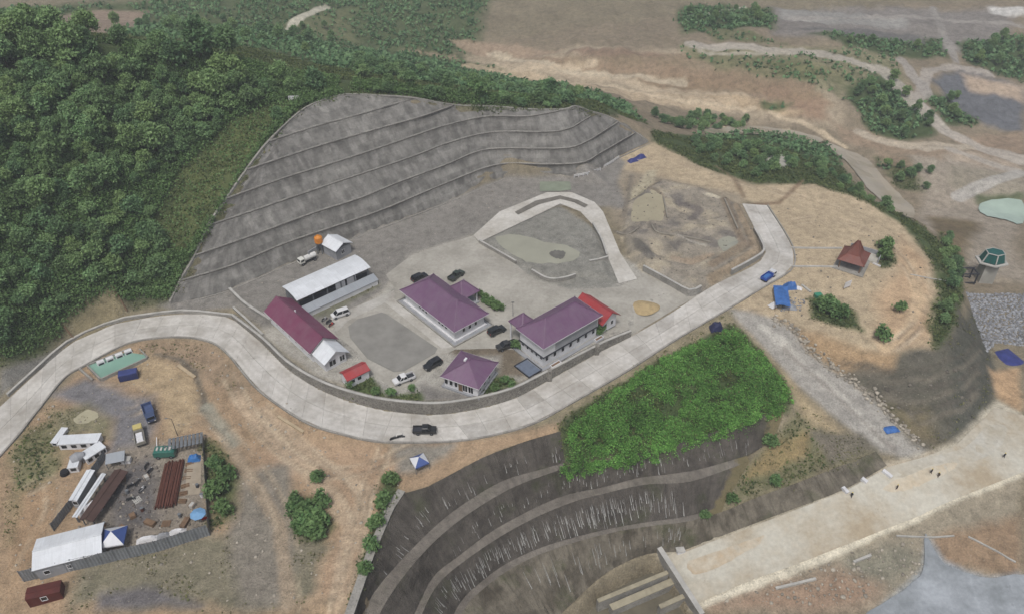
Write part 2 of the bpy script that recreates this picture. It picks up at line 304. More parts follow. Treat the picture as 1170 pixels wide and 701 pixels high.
def ground_mat():
    m, nt, b = nodes_of('ground'); P = geopos(nt)
    at = N(nt, 'ShaderNodeAttribute', attribute_name='cover'); base = at.outputs['Color']
    g = N(nt, 'ShaderNodeAttribute', attribute_name='green').outputs['Fac']
    n1 = noise(nt, P, 0.06, 3, 0.62); n2 = noise(nt, P, 0.45, 5, 0.7); n3 = noise(nt, P, 2.6, 2, 0.7)
    c = mixc(nt, 1.0, base, ramp(nt, n1, [(0.25, 0.94), (0.75, 1.24)]), 'MULTIPLY')
    c = mixc(nt, 1.0, c, ramp(nt, n2, [(0.30, 0.70), (0.5, 1.03), (0.70, 1.28)]), 'MULTIPLY')
    c = mixc(nt, 1.0, c, ramp(nt, n3, [(0.28, 0.74), (0.55, 1.03), (0.75, 1.25)]), 'MULTIPLY')
    hsv = N(nt, 'ShaderNodeHueSaturation', i_Saturation=0.9); nt.links.new(c, hsv.inputs['Color']); c = hsv.outputs[0]
    vo = N(nt, 'ShaderNodeTexVoronoi', i_Scale=0.9); nt.links.new(P, vo.inputs['Vector'])      # scattered pale stones
    c = mixc(nt, ramp(nt, vo.outputs['Distance'], [(0.08, 0.5), (0.13, 0.0)]), c, A(178, 170, 156))
    nd = noise(nt, P, 0.22, 4, 0.7)                                                            # scrubby green on vegetated ground
    gm = N(nt, 'ShaderNodeMath', operation='MULTIPLY'); nt.links.new(g, gm.inputs[0]); nt.links.new(ramp(nt, nd, [(0.35, 0.25), (0.62, 1.0)]), gm.inputs[1])
    gcol = mixc(nt, n2, A(46, 66, 42), A(96, 106, 66))
    c = mixc(nt, gm.outputs[0], c, gcol)
    nt.links.new(c, b.inputs['Base Color']); b.inputs['Roughness'].default_value = 0.95; b.inputs['Specular IOR Level'].default_value = 0.15
    h = N(nt, 'ShaderNodeMath', operation='ADD'); nt.links.new(n2, h.inputs[0]); nt.links.new(n3, h.inputs[1])
    bump(nt, b, h.outputs[0], 0.75, 0.35)
    return m
def concrete_mat(name, col, stain, rnd=0.10, sc=0.12, lo=0.36, hi=0.66, lanes=False):
    """cast slabs: tone differs from slab to slab, tyre-worn and stained"""
    m, nt, b = nodes_of(name); P = geopos(nt)
    oi = N(nt, 'ShaderNodeObjectInfo'); n1 = noise(nt, P, sc, 7, 0.65); n2 = noise(nt, P, 1.1, 6, 0.7); n3 = noise(nt, P, 6, 2)
    c = mixc(nt, ramp(nt, n1, [(lo, 0.0), (hi, 1.0)]), col, stain)
    c = mixc(nt, 1.0, c, ramp(nt, oi.outputs['Random'], [(0, 1-rnd), (1, 1+rnd)]), 'MULTIPLY')
    c = mixc(nt, 1.0, c, ramp(nt, n2, [(0.25, 0.80), (0.75, 1.15)]), 'MULTIPLY')
    if lanes:      # wheel paths darkened by tyres and tracked mud; UV y runs 0..1 across the lane
        sx = N(nt, 'ShaderNodeSeparateXYZ'); nt.links.new(coords(nt, 'UV'), sx.inputs[0]); wp = ramp(nt, sx.outputs['Y'], [(0.0, 0.3), (0.1, 0.05), (0.28, 0.42), (0.45, 0.1), (0.55, 0.1), (0.72, 0.42), (0.9, 0.05), (1.0, 0.3)])
        wm = N(nt, 'ShaderNodeMath', operation='MULTIPLY'); nt.links.new(wp, wm.inputs[0]); nt.links.new(ramp(nt, noise(nt, P, 0.09, 5, 0.6), [(0.35, 0.1), (0.65, 0.75)]), wm.inputs[1]); c = mixc(nt, wm.outputs[0], c, A(150,142,130))
    sp = ramp(nt, noise(nt, P, 0.35, 4, 0.75), [(0.62, 0.0), (0.72, 0.45)])
    c = mixc(nt, sp, c, tuple(x*0.6 for x in stain))
    nt.links.new(c, b.inputs['Base Color']); b.inputs['Roughness'].default_value = 0.85; b.inputs['Specular IOR Level'].default_value = 0.2
    bump(nt, b, n3, 0.2, 0.03); MATS[name] = m; return m
def shotcrete_mat(name, col, dark, panel=0.0, streak=0.3, moss=0.0, pale=0.55):
    """sprayed concrete; UV = metres along the face, metres up the face"""
    m, nt, b = nodes_of(name); uv = coords(nt, 'UV'); P = geopos(nt)
    n1 = noise(nt, P, 0.10, 4, 0.62); n2 = noise(nt, P, 0.9, 4, 0.72); n3 = noise(nt, P, 4.0, 3)
    c = mixc(nt, ramp(nt, n1, [(0.32, 0.0), (0.68, 1.0)]), col, dark)
    mp = N(nt, 'ShaderNodeMapping'); mp.inputs['Scale'].default_value = (0.42, 0.24, 1); nt.links.new(uv, mp.inputs[0])
    pn = noise(nt, mp.outputs[0], 1.0, 3, 0.5)
    c = mixc(nt, ramp(nt, pn, [(0.42, 0.0), (0.60, pale)]), c, tuple(min(1, x*1.55) for x in col))
    c = mixc(nt, 1.0, c, ramp(nt, n2, [(0.22, 0.68), (0.5, 1.0), (0.78, 1.25)]), 'MULTIPLY')
    if panel:      # sprayed bay by bay: each bay its own tone, joints faintly darker
        br = N(nt, 'ShaderNodeTexBrick', i_Scale=1.0, i_Brick_Width=2.3, i_Row_Height=2.6, i_Mortar_Size=0.05, i_Mortar_Smooth=0.8); br.offset = 0.37; br.inputs['Color1'].default_value = (1-panel,)*3+(1,); br.inputs['Color2'].default_value = (1+panel,)*3+(1,); br.inputs['Mortar'].default_value = (0.72,)*3+(1,)
        dv = N(nt, 'ShaderNodeVectorMath', operation='ADD'); nz = N(nt, 'ShaderNodeTexNoise', i_Scale=0.7, i_Detail=3); nt.links.new(uv, nz.inputs['Vector']); nt.links.new(uv, dv.inputs[0]); nt.links.new(nz.outputs['Color'], dv.inputs[1]); nt.links.new(dv.outputs[0], br.inputs['Vector'])
        c = mixc(nt, 0.85, c, br.outputs['Color'], 'MULTIPLY')
    dm = N(nt, 'ShaderNodeMapping'); dm.inputs['Scale'].default_value = (1.5, 0.10, 1); nt.links.new(uv, dm.inputs[0])   # run-off streaks
    c = mixc(nt, ramp(nt, noise(nt, dm.outputs[0], 1.0, 4, 0.7), [(0.5, 0.0), (0.75, streak)]), c, tuple(x*0.5 for x in dark))
    if moss:
        c = mixc(nt, ramp(nt, noise(nt, P, 0.16, 5), [(0.55, 0.0), (0.70, moss)]), c, A(74, 82, 50))
    so = N(nt, 'ShaderNodeAttribute', attribute_name='soil').outputs['Fac']                    # earth washed over the ends of the cut
    sm = N(nt, 'ShaderNodeMath', operation='ADD'); nt.links.new(so, sm.inputs[0]); nt.links.new(noise(nt, P, 0.5, 5, 0.7), sm.inputs[1])
    c = mixc(nt, ramp(nt, sm.outputs[0], [(0.78, 0.0), (1.0, 1.0)]), c, mixc(nt, n2, A(104,102,74), A(142,128,100)))
    nt.links.new(c, b.inputs['Base Color']); b.inputs['Roughness'].default_value = 0.95; b.inputs['Specular IOR Level'].default_value = 0.12
    h = N(nt, 'ShaderNodeMath', operation='ADD'); nt.links.new(n2, h.inputs[0]); nt.links.new(n3, h.inputs[1])
    bump(nt, b, h.outputs[0], 0.9, 0.35); MATS[name] = m; return m
def stone_mat(name, col, mortar, scale=1.0):
    m, nt, b = nodes_of(name); P = geopos(nt)
    v = N(nt, 'ShaderNodeTexVoronoi', feature='F1', i_Scale=scale); nt.links.new(P, v.inputs['Vector'])
    e = N(nt, 'ShaderNodeTexVoronoi', feature='DISTANCE_TO_EDGE', i_Scale=scale); nt.links.new(P, e.inputs['Vector'])
    c = mixc(nt, v.outputs['Color'], tuple(x*0.62 for x in col), tuple(x*1.25 for x in col))
    c = mixc(nt, ramp(nt, e.outputs['Distance'], [(0.02, 1.0), (0.08, 0.0)]), c, mortar)
    c = mixc(nt, ramp(nt, noise(nt, P, 0.25, 6), [(0.45, 0), (0.7, 0.6)]), c, tuple(x*0.5 for x in col))
    nt.links.new(c, b.inputs['Base Color']); b.inputs['Roughness'].default_value = 0.95
    bump(nt, b, e.outputs['Distance'], 0.8, 0.2); MATS[name] = m; return m
def water_mat(name, col, rough=0.12, spec=0.4):
    m, nt, b = nodes_of(name); P = geopos(nt); n1 = noise(nt, P, 0.12, 4)
    c = mixc(nt, ramp(nt, n1, [(0.35, 0), (0.7, 1)]), col, tuple(x*0.82 for x in col))
    nt.links.new(c, b.inputs['Base Color']); b.inputs['Roughness'].default_value = rough; b.inputs['Specular IOR Level'].default_value = spec
    bump(nt, b, noise(nt, P, 2.5, 3), 0.08, 0.05); MATS[name] = m; return m
def leaf_mat(name, c0, c1, c2=None):
    m, nt, b = nodes_of(name); gi = nt.nodes.new('ShaderNodeNewGeometry'); oi = N(nt, 'ShaderNodeObjectInfo')
    c = mixc(nt, gi.outputs['Random Per Island'], c0, c1)
    n = noise(nt, gi.outputs['Position'], 0.16, 4, 0.6)
    c = mixc(nt, 1.0, c, ramp(nt, n, [(0.3, 0.66), (0.7, 1.35)]), 'MULTIPLY')
    if c2: c = mixc(nt, ramp(nt, oi.outputs['Random'], [(0.0, 0.0), (1.0, 0.75)]), c, c2)
    nt.links.new(c, b.inputs['Base Color']); b.inputs['Roughness'].default_value = 0.6; b.inputs['Specular IOR Level'].default_value = 0.2
    b.inputs['Subsurface Weight'].default_value = 0.0
    tr = N(nt, 'ShaderNodeBsdfTranslucent'); nt.links.new(c, tr.inputs[0]); ms = N(nt, 'ShaderNodeMixShader', i_Fac=0.3)
    out = [x for x in nt.nodes if x.type == 'OUTPUT_MATERIAL'][0]
    nt.links.new(b.outputs[0], ms.inputs[1]); nt.links.new(tr.outputs[0], ms.inputs[2]); nt.links.new(ms.outputs[0], out.inputs[0])
    MATS[name] = m; return m
M_GLASS = glass_mat()
M_ROAD = concrete_mat('road_concrete', A(206,203,197), A(164,159,150), sc=0.16, lo=0.42, hi=0.72, lanes=True)
M_YARD = concrete_mat('yard_concrete', A(186,182,172), A(156,152,142))
M_WALLC = surf('wall_concrete', A(160,157,150), 0.9, 0.3, 0.35, bmp=0.3, dirt=A(105,102,96))
M_COPE = surf('coping_concrete', A(186,184,178), 0.9, 0.25, 0.5)
M_STONE = stone_mat('rubble_stone', A(128,124,116), A(158,154,146), 1.6)
M_WHITE = surf('white_render', A(226,226,228), 0.8, 0.12, 0.5, dirt=A(190,190,188))
M_GREYW = surf('grey_render', A(158,160,164), 0.8, 0.2, 0.5)
M_TRIM = surf('dark_trim', A(58,60,66), 0.7, 0.2, 0.7)
M_PURPLE = roof_mat('purple_roof', A(112,80,110)); M_MAROON = roof_mat('maroon_roof', A(120,60,88)); M_RED = roof_mat('red_roof', A(164,44,48))
M_WROOF = roof_mat('white_roof', A(226,230,234)); M_GROOF = roof_mat('grey_roof', A(160,166,172)); M_BROOF = roof_mat('brown_roof', A(118,62,48))
M_BLUE = surf('blue_tarp', A(66,112,178), 0.5, 0.3, 0.9); M_DBLUE = surf('dark_blue_tarp', A(58,66,128), 0.5, 0.3, 0.8)
M_STEEL = surf('weathered_steel', A(122,126,130), 0.6, 0.25, 0.8, metal=0.2); M_DARK = surf('black_rubber', A(38,38,40), 0.8, 0.2, 1.5)
M_RUST = surf('rusty_bar', A(96,58,46), 0.85, 0.35, 1.2); M_WOOD = surf('weathered_wood', A(128,104,82), 0.9, 0.3, 1.0)
M_POND = water_mat('turbid_water', A(168,167,150)); M_STREAM = water_mat('silty_stream', A(176,166,148)); M_POOL = water_mat('green_pool', A(142,180,164)); M_FARPOND = water_mat('pale_pond', A(178,196,182))

# ------------------------------------------------------------------ object helpers
def link(o, parent=None):
    COL.objects.link(o)
    if parent is not None: o.parent = parent
    return o
def mesh_obj(name, verts, faces, mat, parent=None, uv=None, smooth=False):
    me = bpy.data.meshes.new(name); me.from_pydata([tuple(map(float, v)) for v in verts], [], [tuple(int(i) for i in f) for f in faces]); me.validate()
    if mat: me.materials.append(mat)
    if uv is not None:
        l = me.uv_layers.new(name='UVMap'); vi = np.zeros(len(me.loops), int); me.loops.foreach_get('vertex_index', vi)
        l.data.foreach_set('uv', np.asarray(uv, np.float32)[vi].ravel())
    if smooth: me.polygons.foreach_set('use_smooth', [True]*len(me.polygons))
    me.update()
    return link(bpy.data.objects.new(name, me), parent)
def big_mesh(name, V, F, mat, parent=None, smooth=False):
    """V (n,3), F (m,k) numpy"""
    me = bpy.data.meshes.new(name); k = F.shape[1]
    me.vertices.add(len(V)); me.vertices.foreach_set('co', np.asarray(V, np.float32).ravel())
    me.loops.add(F.size); me.loops.foreach_set('vertex_index', F.ravel().astype(np.int32))
    me.polygons.add(len(F)); me.polygons.foreach_set('loop_start', np.arange(0, F.size, k, dtype=np.int32))
    me.update(calc_edges=True)
    if smooth: me.polygons.foreach_set('use_smooth', np.ones(len(F), bool))
    if mat: me.materials.append(mat)
    return link(bpy.data.objects.new(name, me), parent)
def tag(o, label=None, cat=None, group=None, kind=None):
    if label: o['label'] = label
    if cat: o['category'] = cat
    if group: o['group'] = group
    if kind: o['kind'] = kind
    return o
def struct(o): o['kind'] = 'structure'; return o
def thing(name, label, cat, loc=(0, 0, 0), rz=0.0, group=None):
    o = bpy.data.objects.new(name, None); o.empty_display_size = 0.5
    o.location = tuple(map(float, loc)); o.rotation_euler = (0, 0, rz); link(o)
    return tag(o, label, cat, group)
def copy_tree(o, parent=None):
    c = o.copy(); COL.objects.link(c); c.parent = parent
    for ch in list(o.children): copy_tree(ch, c)
    return c
class MB:
    """collects shapes into one mesh"""
    def __init__(s): s.v = []; s.f = []; s.uv = []
    def add(s, v, f, uv=None):
        b = len(s.v); s.v += [tuple(map(float, p)) for p in v]; s.f += [tuple(b+i for i in q) for q in f]
        s.uv += list(uv) if uv is not None else [(p[0], p[1]) for p in v]; return s
    def box(s, x0, x1, y0, y1, z0, z1, tx=0.0, ty=0.0):
        v = [(x0,y0,z0),(x1,y0,z0),(x1,y1,z0),(x0,y1,z0),(x0+tx,y0+ty,z1),(x1-tx,y0+ty,z1),(x1-tx,y1-ty,z1),(x0+tx,y1-ty,z1)]
        return s.add(v, [(0,3,2,1),(4,5,6,7),(0,1,5,4),(1,2,6,5),(2,3,7,6),(3,0,4,7)])
    def bar(s, p, q, w, h=None, up=(0, 0, 1)):
        p, q = Vector(p), Vector(q); d = (q-p).normalized(); u = Vector(up)
        if abs(d.dot(u)) > 0.95: u = Vector((1, 0, 0))
        a = d.cross(u).normalized()*w/2; c = a.cross(d).normalized()*(h or w)/2
        v = [p-a-c, p+a-c, p+a+c, p-a+c, q-a-c, q+a-c, q+a+c, q-a+c]
        return s.add(v, [(0,3,2,1),(4,5,6,7),(0,1,5,4),(1,2,6,5),(2,3,7,6),(3,0,4,7)])
    def cyl(s, p, q, r0, r1=None, n=10):
        p, q = Vector(p), Vector(q); d = (q-p).normalized(); u = Vector((0, 0, 1)) if abs(d.z) < 0.9 else Vector((1, 0, 0))
        a = d.cross(u).normalized(); c = a.cross(d); r1 = r0 if r1 is None else r1
        ring = [(math.cos(t)*a+math.sin(t)*c) for t in (2*math.pi*k/n for k in range(n))]
        v = [p+e*r0 for e in ring]+[q+e*r1 for e in ring]
        return s.add(v, [(k, (k+1) % n, n+(k+1) % n, n+k) for k in range(n)]+[tuple(range(n))[::-1], tuple(range(n, 2*n))])
    def prism(s, prof, y0, y1, inset=0.0):
        """profile in x,z pushed along y"""
        n = len(prof); cx = sum(p[0] for p in prof)/n; cz = sum(p[1] for p in prof)/n
        v = [(p[0], y0, p[1]) for p in prof]+[(p[0], y1, p[1]) for p in prof]
        return s.add(v, [(k, (k+1) % n, n+(k+1) % n, n+k) for k in range(n)]+[tuple(range(n))[::-1], tuple(range(n, 2*n))])
    def slab(s, poly, z0, z1):
        """vertical-sided plate over a ground polygon, z may be per-vertex lists"""
        n = len(poly); zz0 = z0 if hasattr(z0, '__len__') else [z0]*n; zz1 = z1 if hasattr(z1, '__len__') else [z1]*n
        v = [(p[0], p[1], zz0[i]) for i, p in enumerate(poly)]+[(p[0], p[1], zz1[i]) for i, p in enumerate(poly)]
        ar = sum(poly[i][0]*poly[(i+1) % n][1]-poly[(i+1) % n][0]*poly[i][1] for i in range(n))
        top = tuple(range(n, 2*n)) if ar > 0 else tuple(range(n, 2*n))[::-1]
        return s.add(v, [top, tuple(i-n for i in top)[::-1]]+[(k, (k+1) % n, n+(k+1) % n, n+k) if ar > 0 else (k, n+k, n+(k+1) % n, (k+1) % n) for k in range(n)])
    def wall(s, line, thick, zb, zt):
        """wall along a plan polyline (left offset), bottoms and tops per vertex"""
        L = np.asarray(line, float); Q = offset_line(np.c_[L[:, :2], L[:, :1]], thick)[:, :2]; n = len(L)
        zb = np.broadcast_to(zb, (n,)); zt = np.broadcast_to(zt, (n,))
        v = [(L[i,0], L[i,1], zb[i]) for i in range(n)]+[(L[i,0], L[i,1], zt[i]) for i in range(n)]+[(Q[i,0], Q[i,1], zt[i]) for i in range(n)]+[(Q[i,0], Q[i,1], zb[i]) for i in range(n)]
        f = []
        for i in range(n-1):
            for a, c in ((0, 1), (1, 2), (2, 3), (3, 0)): f.append((a*n+i, a*n+i+1, c*n+i+1, c*n+i))
        f += [(0, n, 2*n, 3*n), (n-1, 4*n-1, 3*n-1, 2*n-1)]
        return s.add(v, f)
    def build(s, name, mat, parent=None, smooth=False):
        return mesh_obj(name, s.v, s.f, mat, parent, s.uv, smooth)

# ------------------------------------------------------------------ ground sheet: height, cover
POLY_UP = [W(*p)[:2] for p in UP_C]+[W(*p)[:2] for p in UP_T[::-1]]
POLY_LO = [W(*p)[:2] for p in LO_C]+[W(*p)[:2] for p in [(645,532,-8.2),(700,524,-8.2),(760,509,-8.1),(830,488,-7.9),(897,464,-7.2),(884,500,-11),(856,526,-13.1),(826,577,-18.2),(870,565,-16.9),(920,547,-15),(1000,515,-12.9)]]+[W(*p)[:2] for p in LO_F[::-1]]
near = (HY < 420) & (np.abs(HX) < 420)
PX, PY = HX[near], HY[near]
d_road = np.minimum(dist_line(PX, PY, RIN), dist_line(PX, PY, ROUT))
plat = GP([(265,350),(301,385),(363,432),(440,455),(526,458),(600,440),(700,385),(800,330),(870,290),(850,236),(740,195),(650,207),(578,207),(480,246),(357,293),(262,334)])
PLAT = in_poly(PX, PY, plat); ROADM = in_poly(PX, PY, list(RIN)+list(ROUT[::-1]))
M_UP, M_LO = in_poly(PX, PY, POLY_UP), in_poly(PX, PY, POLY_LO)
soft = np.zeros(HX.shape); soft[near] = np.clip((d_road-1.5)/4, 0, 1)*(~PLAT)*(~ROADM)*(~M_UP)*(~M_LO); soft[~near] = 1
for _ in range(7):
    B = HZ.copy(); B[1:-1, 1:-1] = (HZ[1:-1, 1:-1]*4+HZ[2:, 1:-1]+HZ[:-2, 1:-1]+HZ[1:-1, 2:]+HZ[1:-1, :-2])/8
    HZ += (B-HZ)*soft
HZ += soft*(vnoise(HX, HY, 14, 3, 4)*0.45+vnoise(HX, HY, 2.5, 5, 2)*0.10)
far = soft*np.clip((HY-235)/60, 0, 1)*(HZ < -1)
HZ += soft*np.clip((HY-290)/10, 0, 1)*(HZ < -8)*(np.abs(vnoise(HX, HY*0.4, 7, 14, 3))*1.6-0.5)
HZ += far*(vnoise(HX, HY, 38, 9, 5)*2.6+np.abs(vnoise(HX, HY, 16, 12, 4))*2.2)
drop = np.zeros(HX.shape)
dn = np.zeros(PX.shape)
for msk, pl in ((M_UP, POLY_UP), (M_LO, POLY_LO)): dn += msk*1.6*np.clip(dist_line(PX, PY, pl, True)/2.5, 0, 1)
drop[near] = dn
HZ_VIS = HZ-drop

BASE = np.zeros(HX.shape+(3,)); BASE[:] = A(132,122,100); GREEN = np.zeros(HX.shape)
def cover(poly, col, feather=1.2, green=0.0, amp=1.5, scale=6, k=1.0, seed=1):
    P = GP(poly) if len(poly[0]) == 2 else poly
    xs = [p[0] for p in P]; ys = [p[1] for p in P]; mg = feather+amp+2
    a0, a1 = np.searchsorted(GX, [min(xs)-mg, max(xs)+mg]); b0, b1 = np.searchsorted(GY, [min(ys)-mg, max(ys)+mg])
    X, Y = HX[a0:a1, b0:b1], HY[a0:a1, b0:b1]
    if X.size == 0: return
    d = dist_line(X, Y, P, True)*np.where(in_poly(X, Y, P), 1, -1)+vnoise(X, Y, scale, seed, 3)*amp
    w = np.clip(d/feather*0.5+0.5, 0, 1)*k
    BASE[a0:a1, b0:b1] = BASE[a0:a1, b0:b1]*(1-w[..., None])+np.array(col)*w[..., None]
    GREEN[a0:a1, b0:b1] = GREEN[a0:a1, b0:b1]*(1-w)+green*w
def track(line, width, col, k=0.85, feather=0.8, seed=2, amp=0.4):
    P = [G(*p) for p in line]; xs = [p[0] for p in P]; ys = [p[1] for p in P]
    a0, a1 = np.searchsorted(GX, [min(xs)-width-4, max(xs)+width+4]); b0, b1 = np.searchsorted(GY, [min(ys)-width-4, max(ys)+width+4])
    X, Y = HX[a0:a1, b0:b1], HY[a0:a1, b0:b1]
    if X.size == 0: return
    w = np.clip((width/2-dist_line(X, Y, P)+vnoise(X, Y, 4, seed, 2)*amp)/feather+0.5, 0, 1)*k
    BASE[a0:a1, b0:b1] = BASE[a0:a1, b0:b1]*(1-w[..., None])+np.array(col)*w[..., None]; GREEN[a0:a1, b0:b1] *= (1-w)
TAN, DIRT, RED_, GREY, WET = A(178,160,130), A(164,138,108), A(160,124,98), A(134,130,123), A(124,122,122)
DRY, GRASS, FOREST = A(122,118,88), A(80,92,58), A(48,62,40)
# far land
cover([(-300,-20),(1500,-20),(1500,300),(1050,300),(750,160),(640,120),(400,95),(-300,60)], A(140,126,106), 4, 0.15, 6, 30)
cover([(-300,-20),(560,-20),(540,70),(400,70),(330,84),(200,62),(-300,55)], A(96,106,74), 5, 0.75, 5, 25)
cover([(60,18),(110,10),(170,14),(160,32),(120,40),(70,36)], A(148,130,112), 3, 0, 3, 12)
cover([(320,30),(400,8),(410,60),(380,52)], A(112,114,82), 4, 0.4, 4, 15)
cover([(520,60),(800,55),(960,80),(960,150),(760,118),(640,95),(560,85)], A(170,154,130), 3, 0.12, 5, 9)
cover([(660,76),(760,82),(860,92),(930,100),(900,122),(830,112),(760,100),(690,92)], A(150,132,108), 2, 0.08, 3, 12)
cover([(640,62),(720,58),(790,66),(780,80),(700,76)], A(140,118,98), 2, 0.05, 3, 12)
cover([(850,105),(940,112),(950,140),(900,130)], A(154,132,108), 2, 0.05, 2, 10)
cover([(780,55),(1000,55),(1040,95),(960,112),(840,90)], A(150,142,112), 3, 0.5, 6, 10)
cover([(880,8),(1160,8),(1160,40),(1080,62),(980,50),(880,40)], A(134,128,122), 3, 0.05, 4, 20)
cover([(780,8),(880,8),(884,35),(780,38)], A(86,98,64), 3, 0.9, 4, 12)
cover([(920,38),(1075,45),(1080,65),(1000,62)], A(80,94,62), 2, 0.8, 3, 10)
cover([(965,100),(1020,82),(1040,110),(1075,155),(1030,162),(985,140)], A(74,92,56), 2, 1.0, 3, 10)
cover([(1095,50),(1170,38),(1170,95),(1110,72)], A(74,92,58), 2, 1.0, 3, 10)
cover([(1060,112),(1100,105),(1120,140),(1080,142)], A(74,90,58), 2, 0.95, 2, 8)
cover([(1060,90),(1100,80),(1170,100),(1170,152),(1120,140)], A(106,108,112), 2, 0.0, 2, 10)
cover([(1100,85),(1170,100),(1170,118),(1110,104)], A(176,156,134), 2, 0, 2, 8)
cover([(1080,155),(1170,150),(1170,185),(1110,172)], A(152,132,110), 2, 0.0, 2, 10)
cover([(1000,180),(1070,190),(1060,220),(1020,210)], A(104,104,72), 2, 0.7, 3, 8)
cover([(1040,170),(1170,185),(1170,320),(1110,320),(1060,260),(1050,220)], A(160,148,132), 2, 0.1, 3, 12)
cover([(1062,248),(1120,255),(1098,300),(1070,290)], A(120,104,80), 2, 0.2, 2, 8)
for poly, col, gr in (
    ([(600,66),(660,67),(720,68),(800,76),(870,85),(930,97),(925,118),(865,105),(800,94),(720,85),(660,80),(600,73)], A(146,124,100), 0.05), ([(640,70),(700,64),(780,62),(850,72),(905,84),(900,92),(840,84),(770,76),(700,76)], A(142,124,100), 0.15), ([(560,70),(640,78),(720,90),(790,100),(860,110),(840,116),(760,106),(660,92),(570,80)], A(188,170,142), 0), ([(700,84),(780,88),(860,98),(935,106),(950,120),(900,114),(820,104),(740,98)], A(146,124,98), 0.1),
    ([(905,112),(945,116),(940,136),(915,132)], A(152,126,102), 0.05), ([(790,62),(860,60),(940,74),(985,84),(960,96),(900,88),(820,78)], A(138,132,98), 0.5), ([(880,70),(940,78),(930,90),(890,86)], A(120,118,82), 0.6), ([(800,108),(880,116),(925,128),(900,134),(820,122)], A(178,156,124), 0), ([(870,116),(905,118),(900,126),(872,124)], A(108,112,72), 0.7),
    ([(950,140),(1000,152),(1050,168),(1090,172),(1075,182),(1020,176),(965,160)], A(150,130,108), 0.1), ([(1000,168),(1040,180),(1050,200),(1010,188)], A(150,130,108), 0.2), ([(1075,165),(1110,172),(1165,186),(1165,196),(1090,184)], A(170,154,134), 0), ([(1085,188),(1165,200),(1165,224),(1110,222),(1080,210)], A(158,148,130), 0.15), ([(1110,220),(1165,222),(1165,232),(1118,234)], A(96,106,72), 0.6),
    ([(1130,8),(1170,8),(1170,18),(1135,16)], A(206,204,198), 0), ([(890,10),(960,14),(1040,22),(1036,32),(960,28),(890,22)], A(150,148,142), 0), ([(900,34),(990,42),(1060,52),(1050,40),(980,32)], A(108,106,104), 0.05), ([(500,40),(560,50),(640,58),(620,64),(540,62)], A(164,142,118), 0), ([(455,58),(520,62),(560,82),(500,76),(460,68)], A(160,140,116), 0.2), ([(870,100),(905,104),(900,110),(870,108)], A(148,124,100), 0), ([(795,30),(860,36),(900,50),(820,48)], A(120,118,86), 0.5)):
    cover(poly, col, 1.2, gr, 2.0, 7, 0.9, 3)
# wooded hill
cover([(-200,55),(120,45),(330,82),(480,103),(640,114),(675,118),(700,130),(650,125),(519,120),(401,107),(347,124),(283,192),(224,292),(195,346),(160,350),(120,340),(75,385),(20,412),(-100,450)], FOREST, 2, 0.95, 2, 8)
cover([(342,112),(300,162),(262,218),(237,252),(215,285),(185,290),(175,250),(205,195),(250,150),(300,120)], A(104,112,66), 3, 0.55, 3, 7)
cover([(132,330),(146,362),(88,386),(74,374),(100,350)], A(140,128,98), 1.2, 0.15, 1, 4)
cover([(0,422),(70,396),(80,404),(44,424),(0,452)], A(116,114,108), 0.8, 0.0, 0.6, 4)
cover([(330,80),(380,62),(430,58),(490,64),(545,74),(600,88),(660,102),(720,120),(735,140),(700,128),(660,118),(600,114),(520,108),(400,96)], A(84,98,62), 2.5, 0.95, 3, 8)
# bare terrace and its green bank
cover([(748,150),(860,150),(945,165),(1035,248),(1070,275),(1095,330),(1092,362),(1075,400),(1050,385),(1064,300),(1000,240),(930,212),(860,212),(800,190),(750,164)], A(78,94,58), 1.5, 1.0, 2, 6)
cover([(700,165),(748,163),(800,190),(860,210),(930,210),(985,228),(1030,255),(1060,290),(1078,340),(1065,400),(985,408),(890,370),(835,350),(905,305),(876,235),(848,228),(840,260),(720,250),(690,200)], TAN, 1.2, 0.0, 1.5, 6)
cover([(1030,270),(1058,300),(1066,390),(1010,398),(1000,340),(1020,310)], A(182,154,120), 2, 0, 2, 6)
cover([(1075,265),(1100,300),(1096,350),(1068,395),(1062,370),(1078,320)], A(84,98,60), 1.5, 1.0, 1.5, 5)
cover([(1000,275),(1016,278),(1022,300),(1008,305)], GRASS, 1, 1.0, 1, 4)
cover([(925,340),(945,340),(975,355),(985,378),(960,372),(930,362)], GRASS, 1, 0.9, 1, 4)
cover([(690,185),(850,222),(850,236),(865,272),(868,296),(800,330),(745,310),(705,250),(690,220)], A(150,138,118), 1.5, 0, 1.5, 6)
cover([(718,222),(740,195),(750,195),(738,225),(760,228),(760,250),(722,250)], A(176,166,140), 0.8, 0, 0.8, 4)
cover([(868,175),(905,178),(910,192),(880,192)], A(186,180,164), 1, 0, 1, 4)
# platform
cover([(180,349),(262,329),(357,287),(480,240),(575,201),(652,201),(690,190),(706,178),(716,186),(700,215),(560,262),(300,345),(262,352),(200,358)], GREY, 0.8, 0, 0.4, 4)
cover([(262,334),(357,293),(480,246),(578,207),(650,207),(700,198),(720,235),(600,225),(560,262),(470,290),(440,330),(380,372),(300,375),(265,350)], GREY, 1, 0, 0.8, 6)
cover([(300,375),(380,372),(440,330),(470,290),(560,262),(640,240),(720,300),(800,330),(720,384),(620,436),(530,458),(440,456),(363,434),(301,386)], A(166,162,152), 1.0, 0, 0.8, 6)
cover([(540,268),(610,238),(640,236),(690,270),(708,318),(700,328),(650,330),(610,318),(560,292)], A(136,134,126), 0.8, 0.05, 0.6, 4)
cover([(345,352),(425,322),(432,326),(380,360),(360,362)], A(124,122,104), 1, 0.25, 1, 5)
cover([(265,352),(300,380),(296,390),(266,366)], A(150,138,112), 0.6, 0.1, 0.5, 3)
cover([(395,440),(425,430),(440,455),(480,448),(492,458),(430,458),(398,450)], A(92,108,58), 0.6, 0.9, 0.5, 3)
